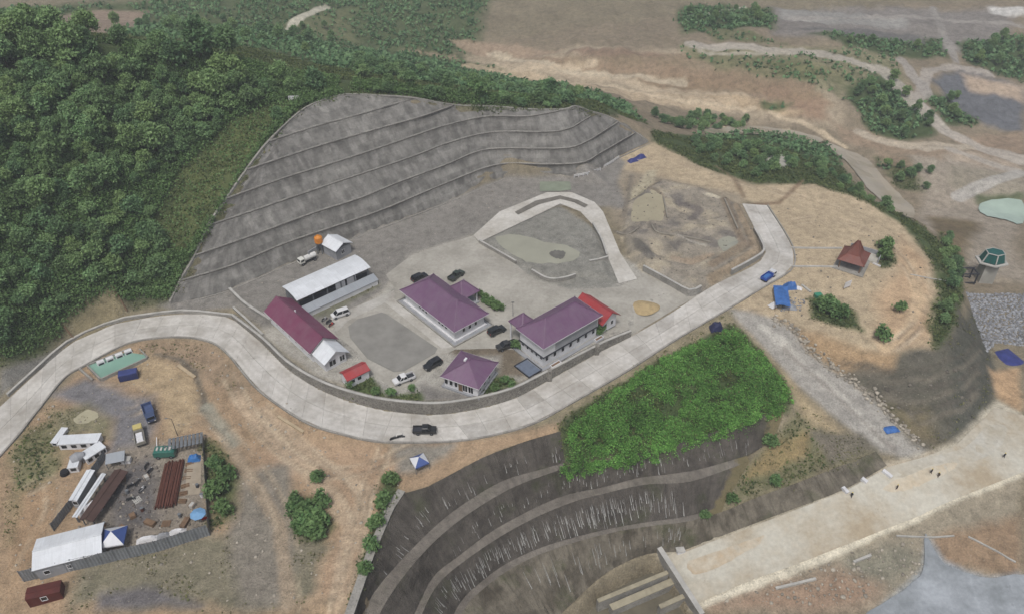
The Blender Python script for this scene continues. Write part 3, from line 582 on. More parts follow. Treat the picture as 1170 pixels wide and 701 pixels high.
cover([(556,428),(585,430),(590,440),(545,458)], A(84,104,58), 0.8, 0.95, 0.6, 3)
cover([(480,440),(545,455),(525,460),(485,459)], A(128,124,118), 0.6, 0, 0.4, 3)
cover([(500,395),(590,370),(596,400),(605,430),(570,430),(572,405),(520,405)], A(120,108,92), 0.8, 0.1, 0.6, 4)
# camp ground
cover([(-100,520),(12,506),(94,417),(161,388),(236,388),(291,439),(356,484),(445,505),(560,498),(640,485),(640,494),(558,520),(480,559),(458,562),(430,632),(408,692),(380,760),(-100,800)], DIRT, 1.0, 0.08, 1.0, 8)
cover([(165,388),(232,390),(260,408),(300,455),(270,450),(240,440),(205,420),(160,402)], A(150,128,104), 1.2, 0.15, 1, 5)
cover([(130,405),(180,408),(222,425),(235,455),(215,490),(195,500),(178,450),(130,428)], A(172,150,116), 1.2, 0.0, 1, 5)
cover([(60,450),(100,430),(140,448),(172,452),(182,480),(165,520),(205,540),(180,560),(110,600),(95,560),(125,510),(130,478),(90,462)], A(124,122,124), 1.5, 0, 1.2, 6)
cover([(95,560),(135,510),(235,500),(240,610),(110,640)], A(140,130,116), 1.2, 0.0, 1, 5)
cover([(120,540),(180,520),(180,600),(130,610)], A(104,100,98), 1.5, 0, 1.2, 4)
cover([(60,470),(100,462),(128,480),(128,500),(60,498)], A(140,132,104), 1.5, 0.3, 1.2, 5)
cover([(12,510),(60,480),(70,520),(60,560),(20,620),(12,620)], A(138,130,96), 1.5, 0.45, 2, 5)
cover([(20,560),(65,545),(70,575),(35,640),(12,680),(12,600)], A(160,132,100), 1.5, 0.05, 1.5, 5)
cover([(236,505),(262,520),(275,550),(262,590),(242,600)], A(96,104,62), 1.5, 0.9, 1.5, 4)
cover([(328,575),(370,565),(380,600),(360,632),(335,610)], A(80,94,56), 1.2, 0.9, 1.5, 4)
cover([(100,640),(240,612),(400,620),(390,692),(80,692)], A(132,124,104), 1.5, 0.2, 2, 6)
cover([(115,680),(180,668),(230,692),(110,695)], A(110,106,106), 1, 0, 1, 5)
cover([(280,510),(420,510),(470,515),(455,560),(428,610),(405,690),(350,690),(390,600),(360,560),(300,540)], A(172,144,114), 1.5, 0.03, 1.5, 6)
cover([(270,540),(330,530),(340,600),(330,690),(280,690),(260,640)], A(136,128,116), 1.5, 0.1, 1.5, 6)
cover([(438,545),(455,545),(450,575),(430,620),(412,680),(402,690),(415,640),(430,590)], A(76,92,54), 0.9, 1.0, 0.8, 3)
cover([(448,508),(520,506),(510,520),(478,540),(455,540)], A(146,140,128), 1, 0, 0.8, 4)
# thicket bank, ramp, spillway
cover([(640,490),(660,468),(740,412),(800,378),(840,370),(895,430),(908,450),(900,468),(830,490),(760,510),(645,534)], A(64,84,46), 1, 1.0, 0.8, 4)
cover([(610,482),(740,408),(800,372),(838,352),(842,366),(760,408),(660,466),(612,488)], A(150,138,112), 0.7, 0.25, 0.6, 4)
cover([(832,352),(884,362),(926,402),(975,437),(1006,463),(1062,514),(1050,528),(1000,515),(945,468),(914,442),(876,402),(842,368)], A(158,154,146), 0.8, 0, 0.6, 4)
cover([(842,366),(876,402),(914,446),(950,480),(985,512),(930,520),(912,470),(896,430)], A(166,148,116), 1, 0.15, 1, 4)
cover([(884,500),(912,472),(945,495),(985,512),(1000,515),(905,555),(860,566),(824,580),(850,535)], A(128,120,92), 1.2, 0.5, 1.2, 4)
cover([(880,505),(925,492),(920,520),(880,538),(850,548)], A(148,128,88), 0.8, 0.25, 0.8, 3)
cover([(925,490),(985,495),(1000,512),(950,530)], A(118,110,98), 1, 0.2, 1, 4)
cover([(886,364),(926,400),(975,435),(1006,461),(1056,512),(1090,503),(1136,458),(1140,440),(1126,396),(1100,360),(1090,340),(1095,370),(1068,400),(985,405),(920,382)], A(98,94,84), 1, 0.12, 1, 5)
cover([(888,364),(920,378),(985,398),(1030,402),(1020,420),(960,425),(920,396)], A(170,142,106), 1, 0.05, 1, 5)
cover([(1010,460),(1060,470),(1070,505),(1040,500)], A(120,108,84), 1.5, 0.3, 1.5, 5)
cover([(1085,400),(1110,350),(1138,420),(1140,450),(1110,490),(1090,495)], A(88,87,80), 1.2, 0.15, 1, 5)
cover([(751,627),(777,629),(822,612),(890,586),(962,559),(1012,531),(1050,520),(1090,506),(1140,455),(1165,470),(1165,545),(1080,580),(1000,614),(930,642),(850,670),(793,692),(780,670)], A(190,182,162), 0.8, 0, 0.7, 5)
cover([(780,640),(850,612),(900,600),(880,625),(820,650),(790,660)], A(184,158,128), 2, 0, 2, 6)
cover([(1000,545),(1080,515),(1100,525),(1020,565)], A(190,168,138), 2, 0, 2, 6)
cover([(793,692),(850,670),(930,642),(1000,614),(1080,580),(1165,545),(1165,700),(800,700)], A(152,142,122), 0.8, 0.03, 0.8, 5)
cover([(850,675),(960,640),(1030,612),(1055,640),(1020,665),(980,690),(860,694)], A(132,128,112), 2, 0.12, 2, 5)
cover([(810,690),(960,650),(1000,670),(980,695),(812,700)], A(150,126,104), 2, 0.02, 2, 6)
cover([(1062,615),(1165,590),(1165,662),(1130,655),(1085,645)], A(146,122,96), 1.2, 0.05, 1.2, 5)
cover([(1055,610),(1063,615),(1078,642),(1130,660),(1165,655),(1165,705),(990,705),(1030,672),(1055,650)], A(150,158,164), 0.8, 0, 0.7, 5)
cover([(1130,420),(1165,420),(1165,468),(1140,452)], A(182,150,112), 1, 0, 1, 4)
# tracks, ruts and haul roads
PALE = A(190,176,150)
for l, w, c in [([(540,78),(600,92),(680,100),(760,112),(830,122)], 11, A(186,166,136)),([(560,62),(640,80),(700,88),(780,96)], 4, PALE),([(790,50),(880,58),(960,66),(1010,82),(1040,112),(1080,150),(1165,182)], 7, A(178,170,158)),
                ([(1066,8),(1076,36),(1092,70)], 4, A(150,145,138)),([(1050,112),(1060,82),(1092,76),(1130,84)], 5, A(168,160,150)),([(1060,108),(1030,68)], 5, A(158,152,144)),([(980,150),(1010,162),(1060,170),(1110,168)], 4, A(180,168,148)),
                ([(1085,170),(1165,196)], 4, A(172,164,152)),([(1095,225),(1165,198)], 5, A(176,172,164)),([(300,40),(335,26),(372,8)], 5, A(196,190,172)),([(785,18),(850,8)], 3, A(180,174,160)),([(900,22),(1000,20),(1165,30)], 5, A(158,152,144)),
                ([(820,150),(850,146),(900,152)], 5, A(188,172,142)),([(880,128),(910,138),(940,152),(965,168)], 2.5, A(196,178,148)),([(640,92),(720,104),(790,116),(860,124)], 3, A(200,182,152)),([(800,58),(840,62),(900,60)], 3, A(178,170,152)),([(560,84),(620,76),(680,72)], 2.5, A(190,172,144)),([(1000,158),(1040,166),(1085,166)], 3, A(186,172,150)),
                ([(818,190),(840,205),(850,225)], 1.4, A(128,108,84)),([(855,234),(890,232),(920,205)], 1.4, A(128,106,82)),
                ([(1040,300),(1050,340),(1035,380),(1010,398)], 3, A(196,170,134)),
                ([(270,450),(310,500),(370,560),(400,600),(385,690)], 3, A(182,160,132)),([(300,470),(360,520),(420,560),(410,620)], 2.5, A(180,158,130)),([(230,460),(270,520),(320,600),(330,690)], 2.5, A(160,142,118)),
                ([(178,404),(205,410),(222,425),(232,450),(236,466)], 1.3, A(96,92,82)),([(236,466),(255,490),(268,505)], 3, A(150,148,132)),
                ([(870,372),(920,420),(960,452),(1010,505)], 2.2, A(186,182,172)),([(896,398),(950,446),(1020,512)], 1.2, A(138,132,124)),
                ([(795,690),(850,668),(930,638),(1000,606),(1080,570),(1165,536)], 2.6, A(214,206,184)),([(800,662),(900,625),(1000,585),(1100,545)], 1.0, A(206,196,170)),([(840,612),(855,640)], 0.8, PALE),([(790,648),(850,640)], 0.8, PALE)] + [([(u0, v0), (u0+(1060-u0)*0.5, v0+10), (1060, v0+8), (1100, v0-6), (1122-k, v0-26)], 0.7, (A(92,87,77), A(118,111,97))[k % 2]) for k, (u0, v0) in enumerate([(962,414),(978,426),(994,438),(1010,450),(1026,462),(1040,474)])]:
    track(l, w, c)
for l in ([(262,430),(290,480),(330,520),(380,540),(430,530),(470,512)], [(300,465),(345,510),(395,560),(410,600),(398,650),(385,700)], [(200,480),(240,480),(280,520),(310,560),(330,620),(332,700)], [(440,512),(420,560),(410,610),(400,660)], [(30,560),(55,548),(60,580),(40,620),(20,660)], [(100,462),(128,470),(150,470),(165,460),(150,445),(110,445)], [(900,255),(950,250),(1000,270),(1040,310),(1050,360),(1030,390)], [(760,180),(820,200),(900,222),(960,240)], [(1070,300),(1060,360),(1020,395)]):
    P_ = np.array(GP(l)); P_ = smooth_line(P_, 4)
    for o_ in (-0.85, 0.85):
        Q_ = offset_line(P_, o_)
        for dd, cc in ((0.0, A(128,112,92)), (0.55*np.sign(o_), A(196,178,150))):
            R_ = offset_line(Q_, dd); xs, ys = R_[:, 0], R_[:, 1]; a0, a1 = np.searchsorted(GX, [xs.min()-3, xs.max()+3]); b0, b1 = np.searchsorted(GY, [ys.min()-3, ys.max()+3]); X, Y = HX[a0:a1, b0:b1], HY[a0:a1, b0:b1]
            w = np.clip((0.45-dist_line(X, Y, R_))/0.5+0.3, 0, 1)*0.55*np.clip(vnoise(X, Y, 6, 61, 3)*2+0.7, 0, 1); BASE[a0:a1, b0:b1] = BASE[a0:a1, b0:b1]*(1-w[..., None])+np.array(cc)*w[..., None]
# mud, grit and wet ground on the raised pad and the lower slopes
_pp = np.zeros(HX.shape, bool); _pp[...] = in_poly(HX, HY, [W(u, v, 1.0) for u, v in PAD_E]); _q = vnoise(HX, HY, 5, 44, 4)
_dp = dist_line(HX, HY, [W(u, v, 1.0) for u, v in PAD_E], True); _w = _pp*np.clip(_dp/1.5, 0, 1)*0.85; BASE[...] = BASE*(1-_w[..., None])+np.array(A(146,138,124))*_w[..., None]
for _c, _s in ((A(112,107,102), 1), (A(172,160,136), -1)):
    _w = np.clip((_s*_q-0.16)*5, 0, 1)*_pp*0.75; BASE[...] = BASE*(1-_w[..., None])+np.array(_c)*_w[..., None]
for l, w, c in (([(828,227),(841,258),(850,278),(840,285),(814,302)], 2.2, A(128,112,92)), ([(842,234),(858,268),(864,284),(838,302),(812,318)], 2.4, A(152,134,108)), ([(850,262),(858,280),(840,292)], 1.0, A(118,104,86)), ([(743,257),(751,265),(790,271),(812,276)], 1.8, A(112,106,98)), ([(704,264),(716,266),(730,259)], 1.8, A(108,102,94)), ([(775,232),(800,240),(790,250)], 2.6, A(104,98,96)), ([(728,275),(742,290)], 3.0, A(92,90,86)), ([(740,215),(756,222),(760,245)], 1.2, A(120,108,92)), ([(722,200),(718,222),(712,248)], 1.5, A(124,116,104)), ([(812,292),(790,300),(770,294)], 2.0, A(152,134,112)), ([(810,222),(820,224)], 2.4, A(196,186,162)), ([(768,268),(790,276),(806,280)], 0.8, A(186,180,166))): track(l, w, c, 0.8)
n0, n1 = HX.shape
idx = np.arange(n0*n1).reshape(n0, n1)
F4 = np.stack([idx[:-1, :-1], idx[1:, :-1], idx[1:, 1:], idx[:-1, 1:]], -1).reshape(-1, 4)
terrain = struct(big_mesh('terrain', np.stack([HX, HY, HZ_VIS], -1).reshape(-1, 3), F4, ground_mat(), smooth=True))
ca = terrain.data.color_attributes.new('cover', 'FLOAT_COLOR', 'POINT'); ca.data.foreach_set('color', np.concatenate([BASE, np.ones(HX.shape+(1,))], -1).astype(np.float32).ravel())
ga = terrain.data.attributes.new('green', 'FLOAT', 'POINT'); ga.data.foreach_set('value', GREEN.astype(np.float32).ravel())

# ------------------------------------------------------------------ cut slopes of sprayed concrete
def LW(l): return np.array([W(*p) for p in l])
def match(bot, top, n):
    """sample both edges so that each pair of samples lies straight up the slope"""
    b, s = resample(smooth_line(bot, 4), n); T, _ = resample(smooth_line(top, 4), 600)
    j = np.argmin(np.hypot(b[:, None, 0]-T[None, :, 0], b[:, None, 1]-T[None, :, 1]), axis=1).astype(float)
    j[0], j[-1] = 0, 599; j = np.maximum.accumulate(j); j = np.minimum(j, 599)
    w = max(3, n//16)
    q = np.convolve(np.r_[np.full(w, j[0])-np.arange(w, 0, -1)*0, j, np.full(w, j[-1])], np.ones(2*w+1)/(2*w+1), 'valid'); q[0], q[-1] = 0, 599
    f = np.linspace(0, 1, n); e = np.clip(np.minimum(f, 1-f)*8, 0, 1); q = q*e+f*599*(1-e); q = np.maximum.accumulate(q)
    return b, np.stack([np.interp(q, np.arange(600), T[:, k]) for k in range(3)], 1), s
def loft(name, bot, top, mat, parent, rows=7, step=1.6, rough=0.16, lift=0.3, seed=0, fade=0.0, mid=0.0):
    bot, top = np.asarray(bot), np.asarray(top)
    L = np.linalg.norm(np.diff(bot, axis=0), axis=1).sum(); n = max(8, int(L/step))
    b, t, s = match(bot, top, n)
    k = np.linspace(0, 1, rows)[:, None, None]
    if mid: k = k.copy(); k[rows//2-1] = 0.46; k[rows//2] = 0.50
    V = b[None]*(1-k)+t[None]*k
    H = np.linalg.norm(t-b, axis=1)
    uv = np.stack([np.broadcast_to(s, (rows, n)), k[:, :, 0]*H[None]], -1)+seed*37.0
    r = np.random.default_rng(seed+5)
    T = np.gradient(b[:, :2], axis=0); T /= np.linalg.norm(T, axis=1)[:, None]
    nrm = np.stack([T[:, 1], -T[:, 0], np.full(n, 0.9)], 1); nrm /= np.linalg.norm(nrm, axis=1)[:, None]
    amp = np.ones((rows, n)); amp[0] = amp[-1] = 0.2
    if mid: V = V-np.where((np.arange(rows)[:, None, None] >= rows//2) & (np.arange(rows)[:, None, None] < rows-1), 1, 0)*np.stack([nrm[:, 0], nrm[:, 1], 0*nrm[:, 0]], 1)[None]*mid
    V = V+nrm[None]*(lift+(r.random((rows, n))-0.5)*2*rough*amp)[..., None]
    i = np.arange(rows*n).reshape(rows, n); F = np.stack([i[:-1, :-1], i[:-1, 1:], i[1:, 1:], i[1:, :-1]], -1).reshape(-1, 4)
    o = mesh_obj(name, V.reshape(-1, 3), F, mat, parent, uv.reshape(-1, 2), True)
    if fade:
        w = np.broadcast_to(np.clip(1-(s[-1]-s)/fade, 0, 1), (rows, n)); o.data.attributes.new('soil', 'FLOAT', 'POINT').data.foreach_set('value', w.astype(np.float32).ravel())
    return o
M_SHOT = shotcrete_mat('shotcrete_grey', A(136,134,129), A(112,110,106), panel=0.15, pale=0.5); M_BENCH = shotcrete_mat('shotcrete_bench_shaded', A(92,89,84), A(70,67,63), pale=0.2)  # upper bench colour darkened to paint in the shadow line at each lip
M_SHOTD = shotcrete_mat('shotcrete_dark', A(96,91,85), A(73,69,64), pale=0.4, moss=0.45, streak=0.6); M_BENCHD = shotcrete_mat('shotcrete_bench_dark', A(136,130,121), A(110,104,97), pale=0.2, moss=0.2)
M_SHOTL = shotcrete_mat('shotcrete_stained', A(118,112,100), A(84,78,68), pale=0.6, moss=0.6, streak=0.7)
M_KERB = surf('bench_lip', A(176,173,166), 0.95, 0.35, 0.5, dirt=A(96,93,88))
up = thing('shotcrete_slope', 'tall grey stepped slope of sprayed concrete below the wooded hill', 'retaining slope')
def ledge(l, w, lift=0.3): return offset_line(LW(l), w)
def sub(l, a, b): return [p for p in l if a <= p[0] <= b]
bands = [(LW(UP_T), UP_1+[(740,162,0.4)]), (ledge(UP_1, 0.9), UP_2+sub(UP_C, 720, 730)), (ledge(UP_2, 0.9), UP_3+sub(UP_C, 680, 707)), (ledge(UP_3, 0.9), UP_4+sub(UP_C, 650, 676)),
         (ledge(UP_4, 0.9), UP_5+sub(UP_C, 550, 646)), (ledge(UP_5, 0.9), UP_6+sub(UP_C, 510, 520)), (ledge(UP_6, 0.9), sub(UP_C, 307, 474))]
for k, (b, t) in enumerate(bands):
    loft('slope_face', b, LW(t), M_SHOT, up, 8, seed=k, mid=0.45)
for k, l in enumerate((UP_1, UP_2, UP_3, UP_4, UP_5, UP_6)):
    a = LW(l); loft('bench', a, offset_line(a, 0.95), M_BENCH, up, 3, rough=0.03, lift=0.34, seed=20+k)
    g = offset_line(a, 0.08); P_, _ = resample(smooth_line(g, 3), 60)
    MB().wall(P_, 0.18, P_[:, 2]+0.2, P_[:, 2]+0.55).build('bench_kerb', M_KERB, up)
cr, _ = resample(smooth_line(LW(UP_C), 3), 110); MB().wall(cr, 0.55, cr[:, 2]-0.8, cr[:, 2]+0.4).build('crest_kerb', M_WALLC, up)
tg, _ = resample(LW(UP_T[1:]), 60); tg = offset_line(tg, -1.0); MB().wall(tg, 0.25, -0.5, 0.25).build('toe_drain', M_WALLC, up)

lo = thing('spillway_cut_slope', 'dark curved stepped slope of stained sprayed concrete beside the spillway', 'retaining slope')
loft('slope_face', LW(LO_1U), LW(LO_C), M_SHOTD, lo, 8, seed=40)
loft('bench', LW(LO_1L[:8]), LW(LO_1U), M_BENCHD, lo, 3, rough=0.05, seed=41)
loft('slope_face', LW(LO_2U), LW(LO_1L), M_SHOTD, lo, 8, seed=42, fade=5)
loft('bench', LW(LO_2L), LW(LO_2U[:-1]), M_BENCHD, lo, 3, rough=0.05, seed=43, fade=5)
loft('slope_face', LW(LO_3U), LW(LO_2L), M_SHOTD, lo, 8, seed=44, fade=4)
loft('bench', LW(LO_3L[:10]), LW(LO_3U), M_BENCHD, lo, 3, rough=0.05, seed=45, fade=5)
loft('slope_face', LW(LO_F[:6]), LW(LO_3L[:9]), M_SHOTL, lo, 8, seed=46)
loft('slope_face', LW(LO_F[5:]), LW(LO_3L[8:]), M_SHOTL, lo, 8, seed=47)
cg, _ = resample(LW(LO_C[:6]), 40); MB().wall(cg, 1.6, cg[:, 2]-1.5, cg[:, 2]+0.35).build('crest_gutter', M_WALLC, lo)
# pale lime runs below the weep holes, one thin crust each
M_LIME = surf('lime_run', A(174,174,170), 0.9, 0.3, 2.0)
def lime(bot, top, n, hmin, hmax, seed, lo_t=0.0, hi_t=1.0, fr=(0.25, 0.75)):
    r = np.random.default_rng(seed); mb = MB(); K = 400
    b, t, _ = match(LW(bot), LW(top), K)
    T = np.gradient(b[:, :2], axis=0); T /= np.linalg.norm(T, axis=1)[:, None]
    for q in r.random(n)*(hi_t-lo_t)+lo_t:
        i = min(K-2, int(q*(K-1))); f1 = r.uniform(*fr); f0 = max(0.02, f1-r.uniform(hmin, hmax)); w = r.uniform(0.015, 0.055)
        nv = np.array([T[i, 1], -T[i, 0], 0.9]); nv /= np.linalg.norm(nv); tv = np.array([T[i, 0], T[i, 1], 0])
        a = b[i]*(1-f0)+t[i]*f0+nv*0.46; c = b[i]*(1-f1)+t[i]*f1+nv*0.46
        m_ = (a+c)/2+tv*r.uniform(-0.08, 0.08)
        mb.add([a-tv*w*1.7, a+tv*w*1.7, m_+tv*w, c+tv*w*0.5, c-tv*w*0.5, m_-tv*w], [(0, 1, 2, 5), (5, 2, 3, 4)])
    o = mb.build('lime_streaks', M_LIME, lo); o['kind'] = 'stuff'
lime(LO_1U, LO_C, 34, 0.1, 0.4, 1, 0.3, 1.0, (0.25, 0.6)); lime(LO_2U, LO_1L, 80, 0.06, 0.35, 2, 0.25, 0.95, (0.3, 0.7)); lime(LO_3U, LO_2L, 230, 0.08, 0.5, 3, 0.15, 0.88, (0.4, 0.85)); lime(LO_F[:6], LO_3L[:9], 40, 0.15, 0.4, 4, 0.3, 1.0, (0.5, 0.9))

# ------------------------------------------------------------------ the concrete road, slab by slab
road = struct(bpy.data.objects.new('road', None)); COL.objects.link(road)
K = 64
ri, _ = resample(smooth_line(RIN, 5), 700); ro, _ = resample(smooth_line(ROUT, 5), 700)
# pair the two edges at matching stations
st_in = [0]+[0]; 
pair = []
a_idx = np.linspace(0, 699, 2400).astype(int)
j = 0
key_i = [0, 1, 2, 3, 4, 5, 6, 7, 8, 9, 10, 11, 13, 15, 16, 17, 18, 20, 21, 22, 23, 24]; key_o = [0, 1, 2, 3.3, 5, 6, 7, 8.5, 10, 11, 12, 13, 16, 17, 18, 19, 20, 21, 22, 24.5, 26, 27]
def at_index(P, q):
    P = np.asarray(P); i = int(min(len(P)-2, math.floor(q))); return P[i]*(1-(q-i))+P[i+1]*(q-i)
SI, SO = smooth_line(RIN, 6), smooth_line(ROUT, 6)
def station(t):
    return at_index(SI, np.interp(t, range(len(key_i)), key_i)*6), at_index(SO, np.interp(t, range(len(key_o)), key_o)*6)
tt = np.linspace(0, len(key_i)-1, 1500); mid = np.array([np.mean(station(t), axis=0) for t in tt])
sl = np.r_[0, np.cumsum(np.linalg.norm(np.diff(mid, axis=0), axis=1))]
nslab = int(sl[-1]/5.0); tb = np.interp(np.linspace(0, sl[-1], nslab+1), sl, tt)
for i in range(nslab):
    (a, b), (c, d) = station(tb[i]), station(tb[i+1]); e = 0.03/max(0.1, np.linalg.norm(c-a)); a, c = a+(c-a)*0.004, c-(c-a)*0.004; b, d = b+(d-b)*0.004, d-(d-b)*0.004
    for h0, h1 in ((0.0, 0.497), (0.503, 1.0)):
        p = [a+(b-a)*h0, a+(b-a)*h1, c+(d-c)*h1, c+(d-c)*h0]
        sb = MB().slab(p, [q[2]-0.15 for q in p], [q[2]+0.14+random.uniform(0, 0.006) for q in p]); sb.uv = [(0, 0), (0, 1), (1, 1), (1, 0)]*2; sb.build('slab', M_ROAD, road)
kb = np.array([station(t)[1] for t in np.linspace(0.2, len(key_i)-1, 160)]); kb = offset_line(kb, -0.5)
MB().wall(kb, 0.35, kb[:, 2]-0.3, kb[:, 2]+0.32).build('kerb', M_WALLC, road)

# ------------------------------------------------------------------ yard surfaces, walls, basins
def drape(name, poly, mat, dz=0.06, step=2.0, flat=None):
    if name in ('puddle', 'pond', 'mud_patch', 'screed_patch', 'wet_patch', 'stream', 'wet_shotcrete', 'gravel_heap'):      # natural outline: rounded and a little ragged
        q_ = np.array(poly, float); n_ = len(q_); c_ = smooth_line(np.vstack([q_[-2:], q_, q_[:3]]), 5)[10:10+5*n_]; rg = np.random.default_rng(len(poly)+int(q_[0, 0])); poly = [tuple(p) for p in c_+rg.normal(size=c_.shape)*0.45]
    P = GP(poly) if len(poly[0]) == 2 else poly; Q = []
    for i in range(len(P)):
        a, b = np.array(P[i][:2]), np.array(P[(i+1) % len(P)][:2]); n = max(1, int(np.linalg.norm(b-a)/step))
        Q += [a+(b-a)*k/n for k in range(n)]
    Q = np.array(Q); gx, gy = np.meshgrid(np.arange(Q[:, 0].min(), Q[:, 0].max(), step), np.arange(Q[:, 1].min(), Q[:, 1].max(), step))
    ok = in_poly(gx, gy, Q) & (dist_line(gx, gy, Q, True) > step*0.4); pts = list(map(tuple, Q))+list(zip(gx[ok], gy[ok]))
    n = len(Q); v, e, f, *_ = geometry.delaunay_2d_cdt([Vector(p) for p in pts], [(i, (i+1) % n) for i in range(n)], [], 1, 1e-4)
    z = ground_z(np.array([p.x for p in v]), np.array([p.y for p in v]))+dz if flat is None else np.full(len(v), flat)
    f = [q for q in f if len(q) > 2]
    V = [(p.x, p.y, zz) for p, zz in zip(v, z)]
    F = []
    for q in f:
        a = (V[q[1]][0]-V[q[0]][0])*(V[q[2]][1]-V[q[0]][1])-(V[q[1]][1]-V[q[0]][1])*(V[q[2]][0]-V[q[0]][0]); F.append(q if a > 0 else q[::-1])
    return mesh_obj(name, V, F, mat)
M_PAVE = concrete_mat('drive_concrete', A(204,201,194), A(172,167,157))
struct(drape('paved_yard', [(378,362),(452,331),(441,314),(470,292),(541,269),(547,278),(588,301),(612,321),(656,332),(706,328),(728,319),(737,312),(786,339),(800,336),(721,383),(690,385),(640,405),(600,400),(560,398),(520,399),(497,410),(474,437),(455,447),(432,432),(408,402),(384,382)], M_YARD, 0.05))
struct(drape('driveway', [(541,269),(571,242),(625,220),(653,220),(679,231),(689,242),(709,290),(728,319),(707,324),(694,293),(680,260),(663,242),(640,233),(607,249),(548,277)], M_PAVE, 0.10))
struct(drape('median_strip', [(588,243),(612,230),(640,224),(660,229),(672,235),(668,238),(656,232),(640,228),(616,234),(592,246)], surf('median_gravel', A(120,116,108), 0.95, 0.3, 0.6), 0.22))
struct(drape('gravel_court', [(398,373),(408,365),(436,357),(442,359),(500,398),(497,404),(462,424),(450,425),(420,410),(400,386)], surf('court_gravel', A(142,140,134), 0.95, 0.22, 0.25, bmp=0.4), 0.13))
struct(drape('car_park_strip', [(378,364),(450,332),(452,338),(436,348),(398,366),(384,380)], M_PAVE, 0.09))
struct(drape('path', [(439,345),(449,340),(512,388),(520,396),(505,398)], M_PAVE, 0.1))
struct(drape('green_apron', [(617,208),(651,208),(653,217),(640,219),(617,219)], surf('mossy_concrete', A(138,146,128), 0.9, 0.2, 0.4), 0.16))
struct(drape('spillway_floor', [(756,636),(779,632),(824,615),(892,589),(964,562),(1014,534),(1050,524),(1092,509),(1136,466),(1166,474),(1200,480),(1200,528),(1165,541),(1080,575),(1000,609),(930,637),(850,666),(796,690)], concrete_mat('floor_screed', A(210,206,192), A(184,170,146), sc=0.06, lo=0.40, hi=0.62), 0.22))
struct(drape('mud_patch', [(782,645),(800,636),(842,622),(872,612),(866,622),(852,630),(836,640),(812,652),(792,656)], concrete_mat('orange_mud', A(192,174,148), A(204,196,178), sc=0.3), 0.25))
struct(drape('mud_patch', [(1010,556),(1040,542),(1078,530),(1094,530),(1084,540),(1060,550),(1036,560),(1016,562)], concrete_mat('tan_mud', A(194,180,156), A(204,196,178), sc=0.3), 0.25))
struct(drape('screed_patch', [(1010,540),(1060,522),(1100,512),(1130,486),(1150,490),(1140,512),(1110,528),(1070,530),(1030,546)], concrete_mat('pale_screed', A(206,203,192), A(190,182,164), sc=0.2), 0.25))
struct(drape('wet_shotcrete', [(1056,612),(1062,618),(1076,642),(1100,653),(1130,660),(1165,656),(1200,660),(1200,710),(1165,720),(990,712),(1030,676),(1054,652)], concrete_mat('wet_grey_shotcrete', A(174,180,186), A(142,148,152), sc=0.10, lo=0.38, hi=0.6), 0.25))
struct(drape('puddle', [(566,273),(582,268),(602,270),(622,276),(648,281),(662,289),(655,298),(630,301),(606,300),(584,289)], M_POND, 0.03))
struct(drape('puddle', [(820,276),(832,270),(842,274),(840,284),(828,288)], M_POND, 0.04))
struct(drape('puddle', [(722,252),(724,232),(736,216),(756,224),(758,250),(744,252)], surf('pale_mud', A(168,160,136), 0.7, 0.15, 0.3), 0.03))
struct(drape('gravel_heap', [(628,290),(636,286),(646,289),(643,295),(634,295)], surf('grey_grit', A(112,110,104), 0.95, 0.3, 0.8), 0.12))
struct(drape('stream', [(938,162),(950,166),(986,180),(1003,196),(1022,218),(1044,240),(1040,250),(1012,234),(990,214),(972,190)], M_STREAM, 0.35))
struct(drape('stream', [(795,150),(822,147),(858,145),(905,150),(940,160),(925,164),(870,154),(820,154)], M_STREAM, 0.35))
struct(drape('pond', [(1118,238),(1126,231),(1166,230),(1168,256),(1148,252),(1124,246)], M_FARPOND, 0.4))
struct(drape('puddle', [(876,178),(905,178),(910,190),(888,194),(878,186)], surf('dry_silt', A(186,182,170), 0.9, 0.15, 0.5), 0.15))
struct(drape('wet_patch', [(84,478),(100,468),(112,472),(108,480),(90,484)], surf('dry_silt_patch', A(176,170,144), 0.9, 0.15, 0.5), 0.05))

def px_line(l, z=None):
    return np.array([G(*p) for p in l]) if z is None else np.array([W(u, v, z) for u, v in l])
def low_wall(name, label, line, thick, h, mat, cope=True, zb=None, dense=14, cat='wall', group=None, out=1.0):
    P, _ = resample(smooth_line(line, 4) if len(line) > 2 else line, dense); t = thing(name, label, cat, (0, 0, 0), 0, group)
    base = P[:, 2]-0.5 if zb is None else np.broadcast_to(zb, (len(P),)); top = P[:, 2]+h
    MB().wall(P, thick, base, top).build('wall_body', mat, t)
    if cope: MB().wall(offset_line(P, -0.06), thick+0.12, top+0.003, top+0.14).build('coping', M_COPE, t)
    return t
# stone retaining wall on the inside of the road bend
rw = offset_line(RIN, 0.05)[WALL_A:WALL_B+1]; rws, _ = resample(smooth_line(rw, 6), 90)
t_ = np.linspace(0, 1, 90); top = np.interp(t_, [0, 0.1, 0.93, 1.0], [0.1, 0.45, 0.45, 0.2])
rt = thing('stone_retaining_wall', 'long curved stone retaining wall between the road bend and the building yard', 'wall')
MB().wall(rws, 0.9, rws[:, 2]-0.5, top).build('wall_body', M_STONE, rt); MB().wall(offset_line(rws, -0.05), 0.5, top+0.003, top+0.22).build('coping', M_COPE, rt)
for q in (70, 81):
    p = rws[q]; MB().box(p[0]-0.5, p[0]+0.5, p[1]-0.55, p[1]+0.45, p[2]-0.2, top[q]+0.3).build('buttress', M_STONE, rt)
hw = offset_line(RIN, 0.3)[1:8]; hws, _ = resample(smooth_line(hw, 6), 60)
low_wall('road_edge_wall', 'low concrete wall along the hill side of the left road', hws, 0.45, 0.9, M_WALLC)
low_wall('gate_wall', 'grey wall with a pale coping beside the gravel entrance near the maroon roof', px_line([(262,333),(280,350),(309,369)]), 0.5, 1.0, M_WALLC)
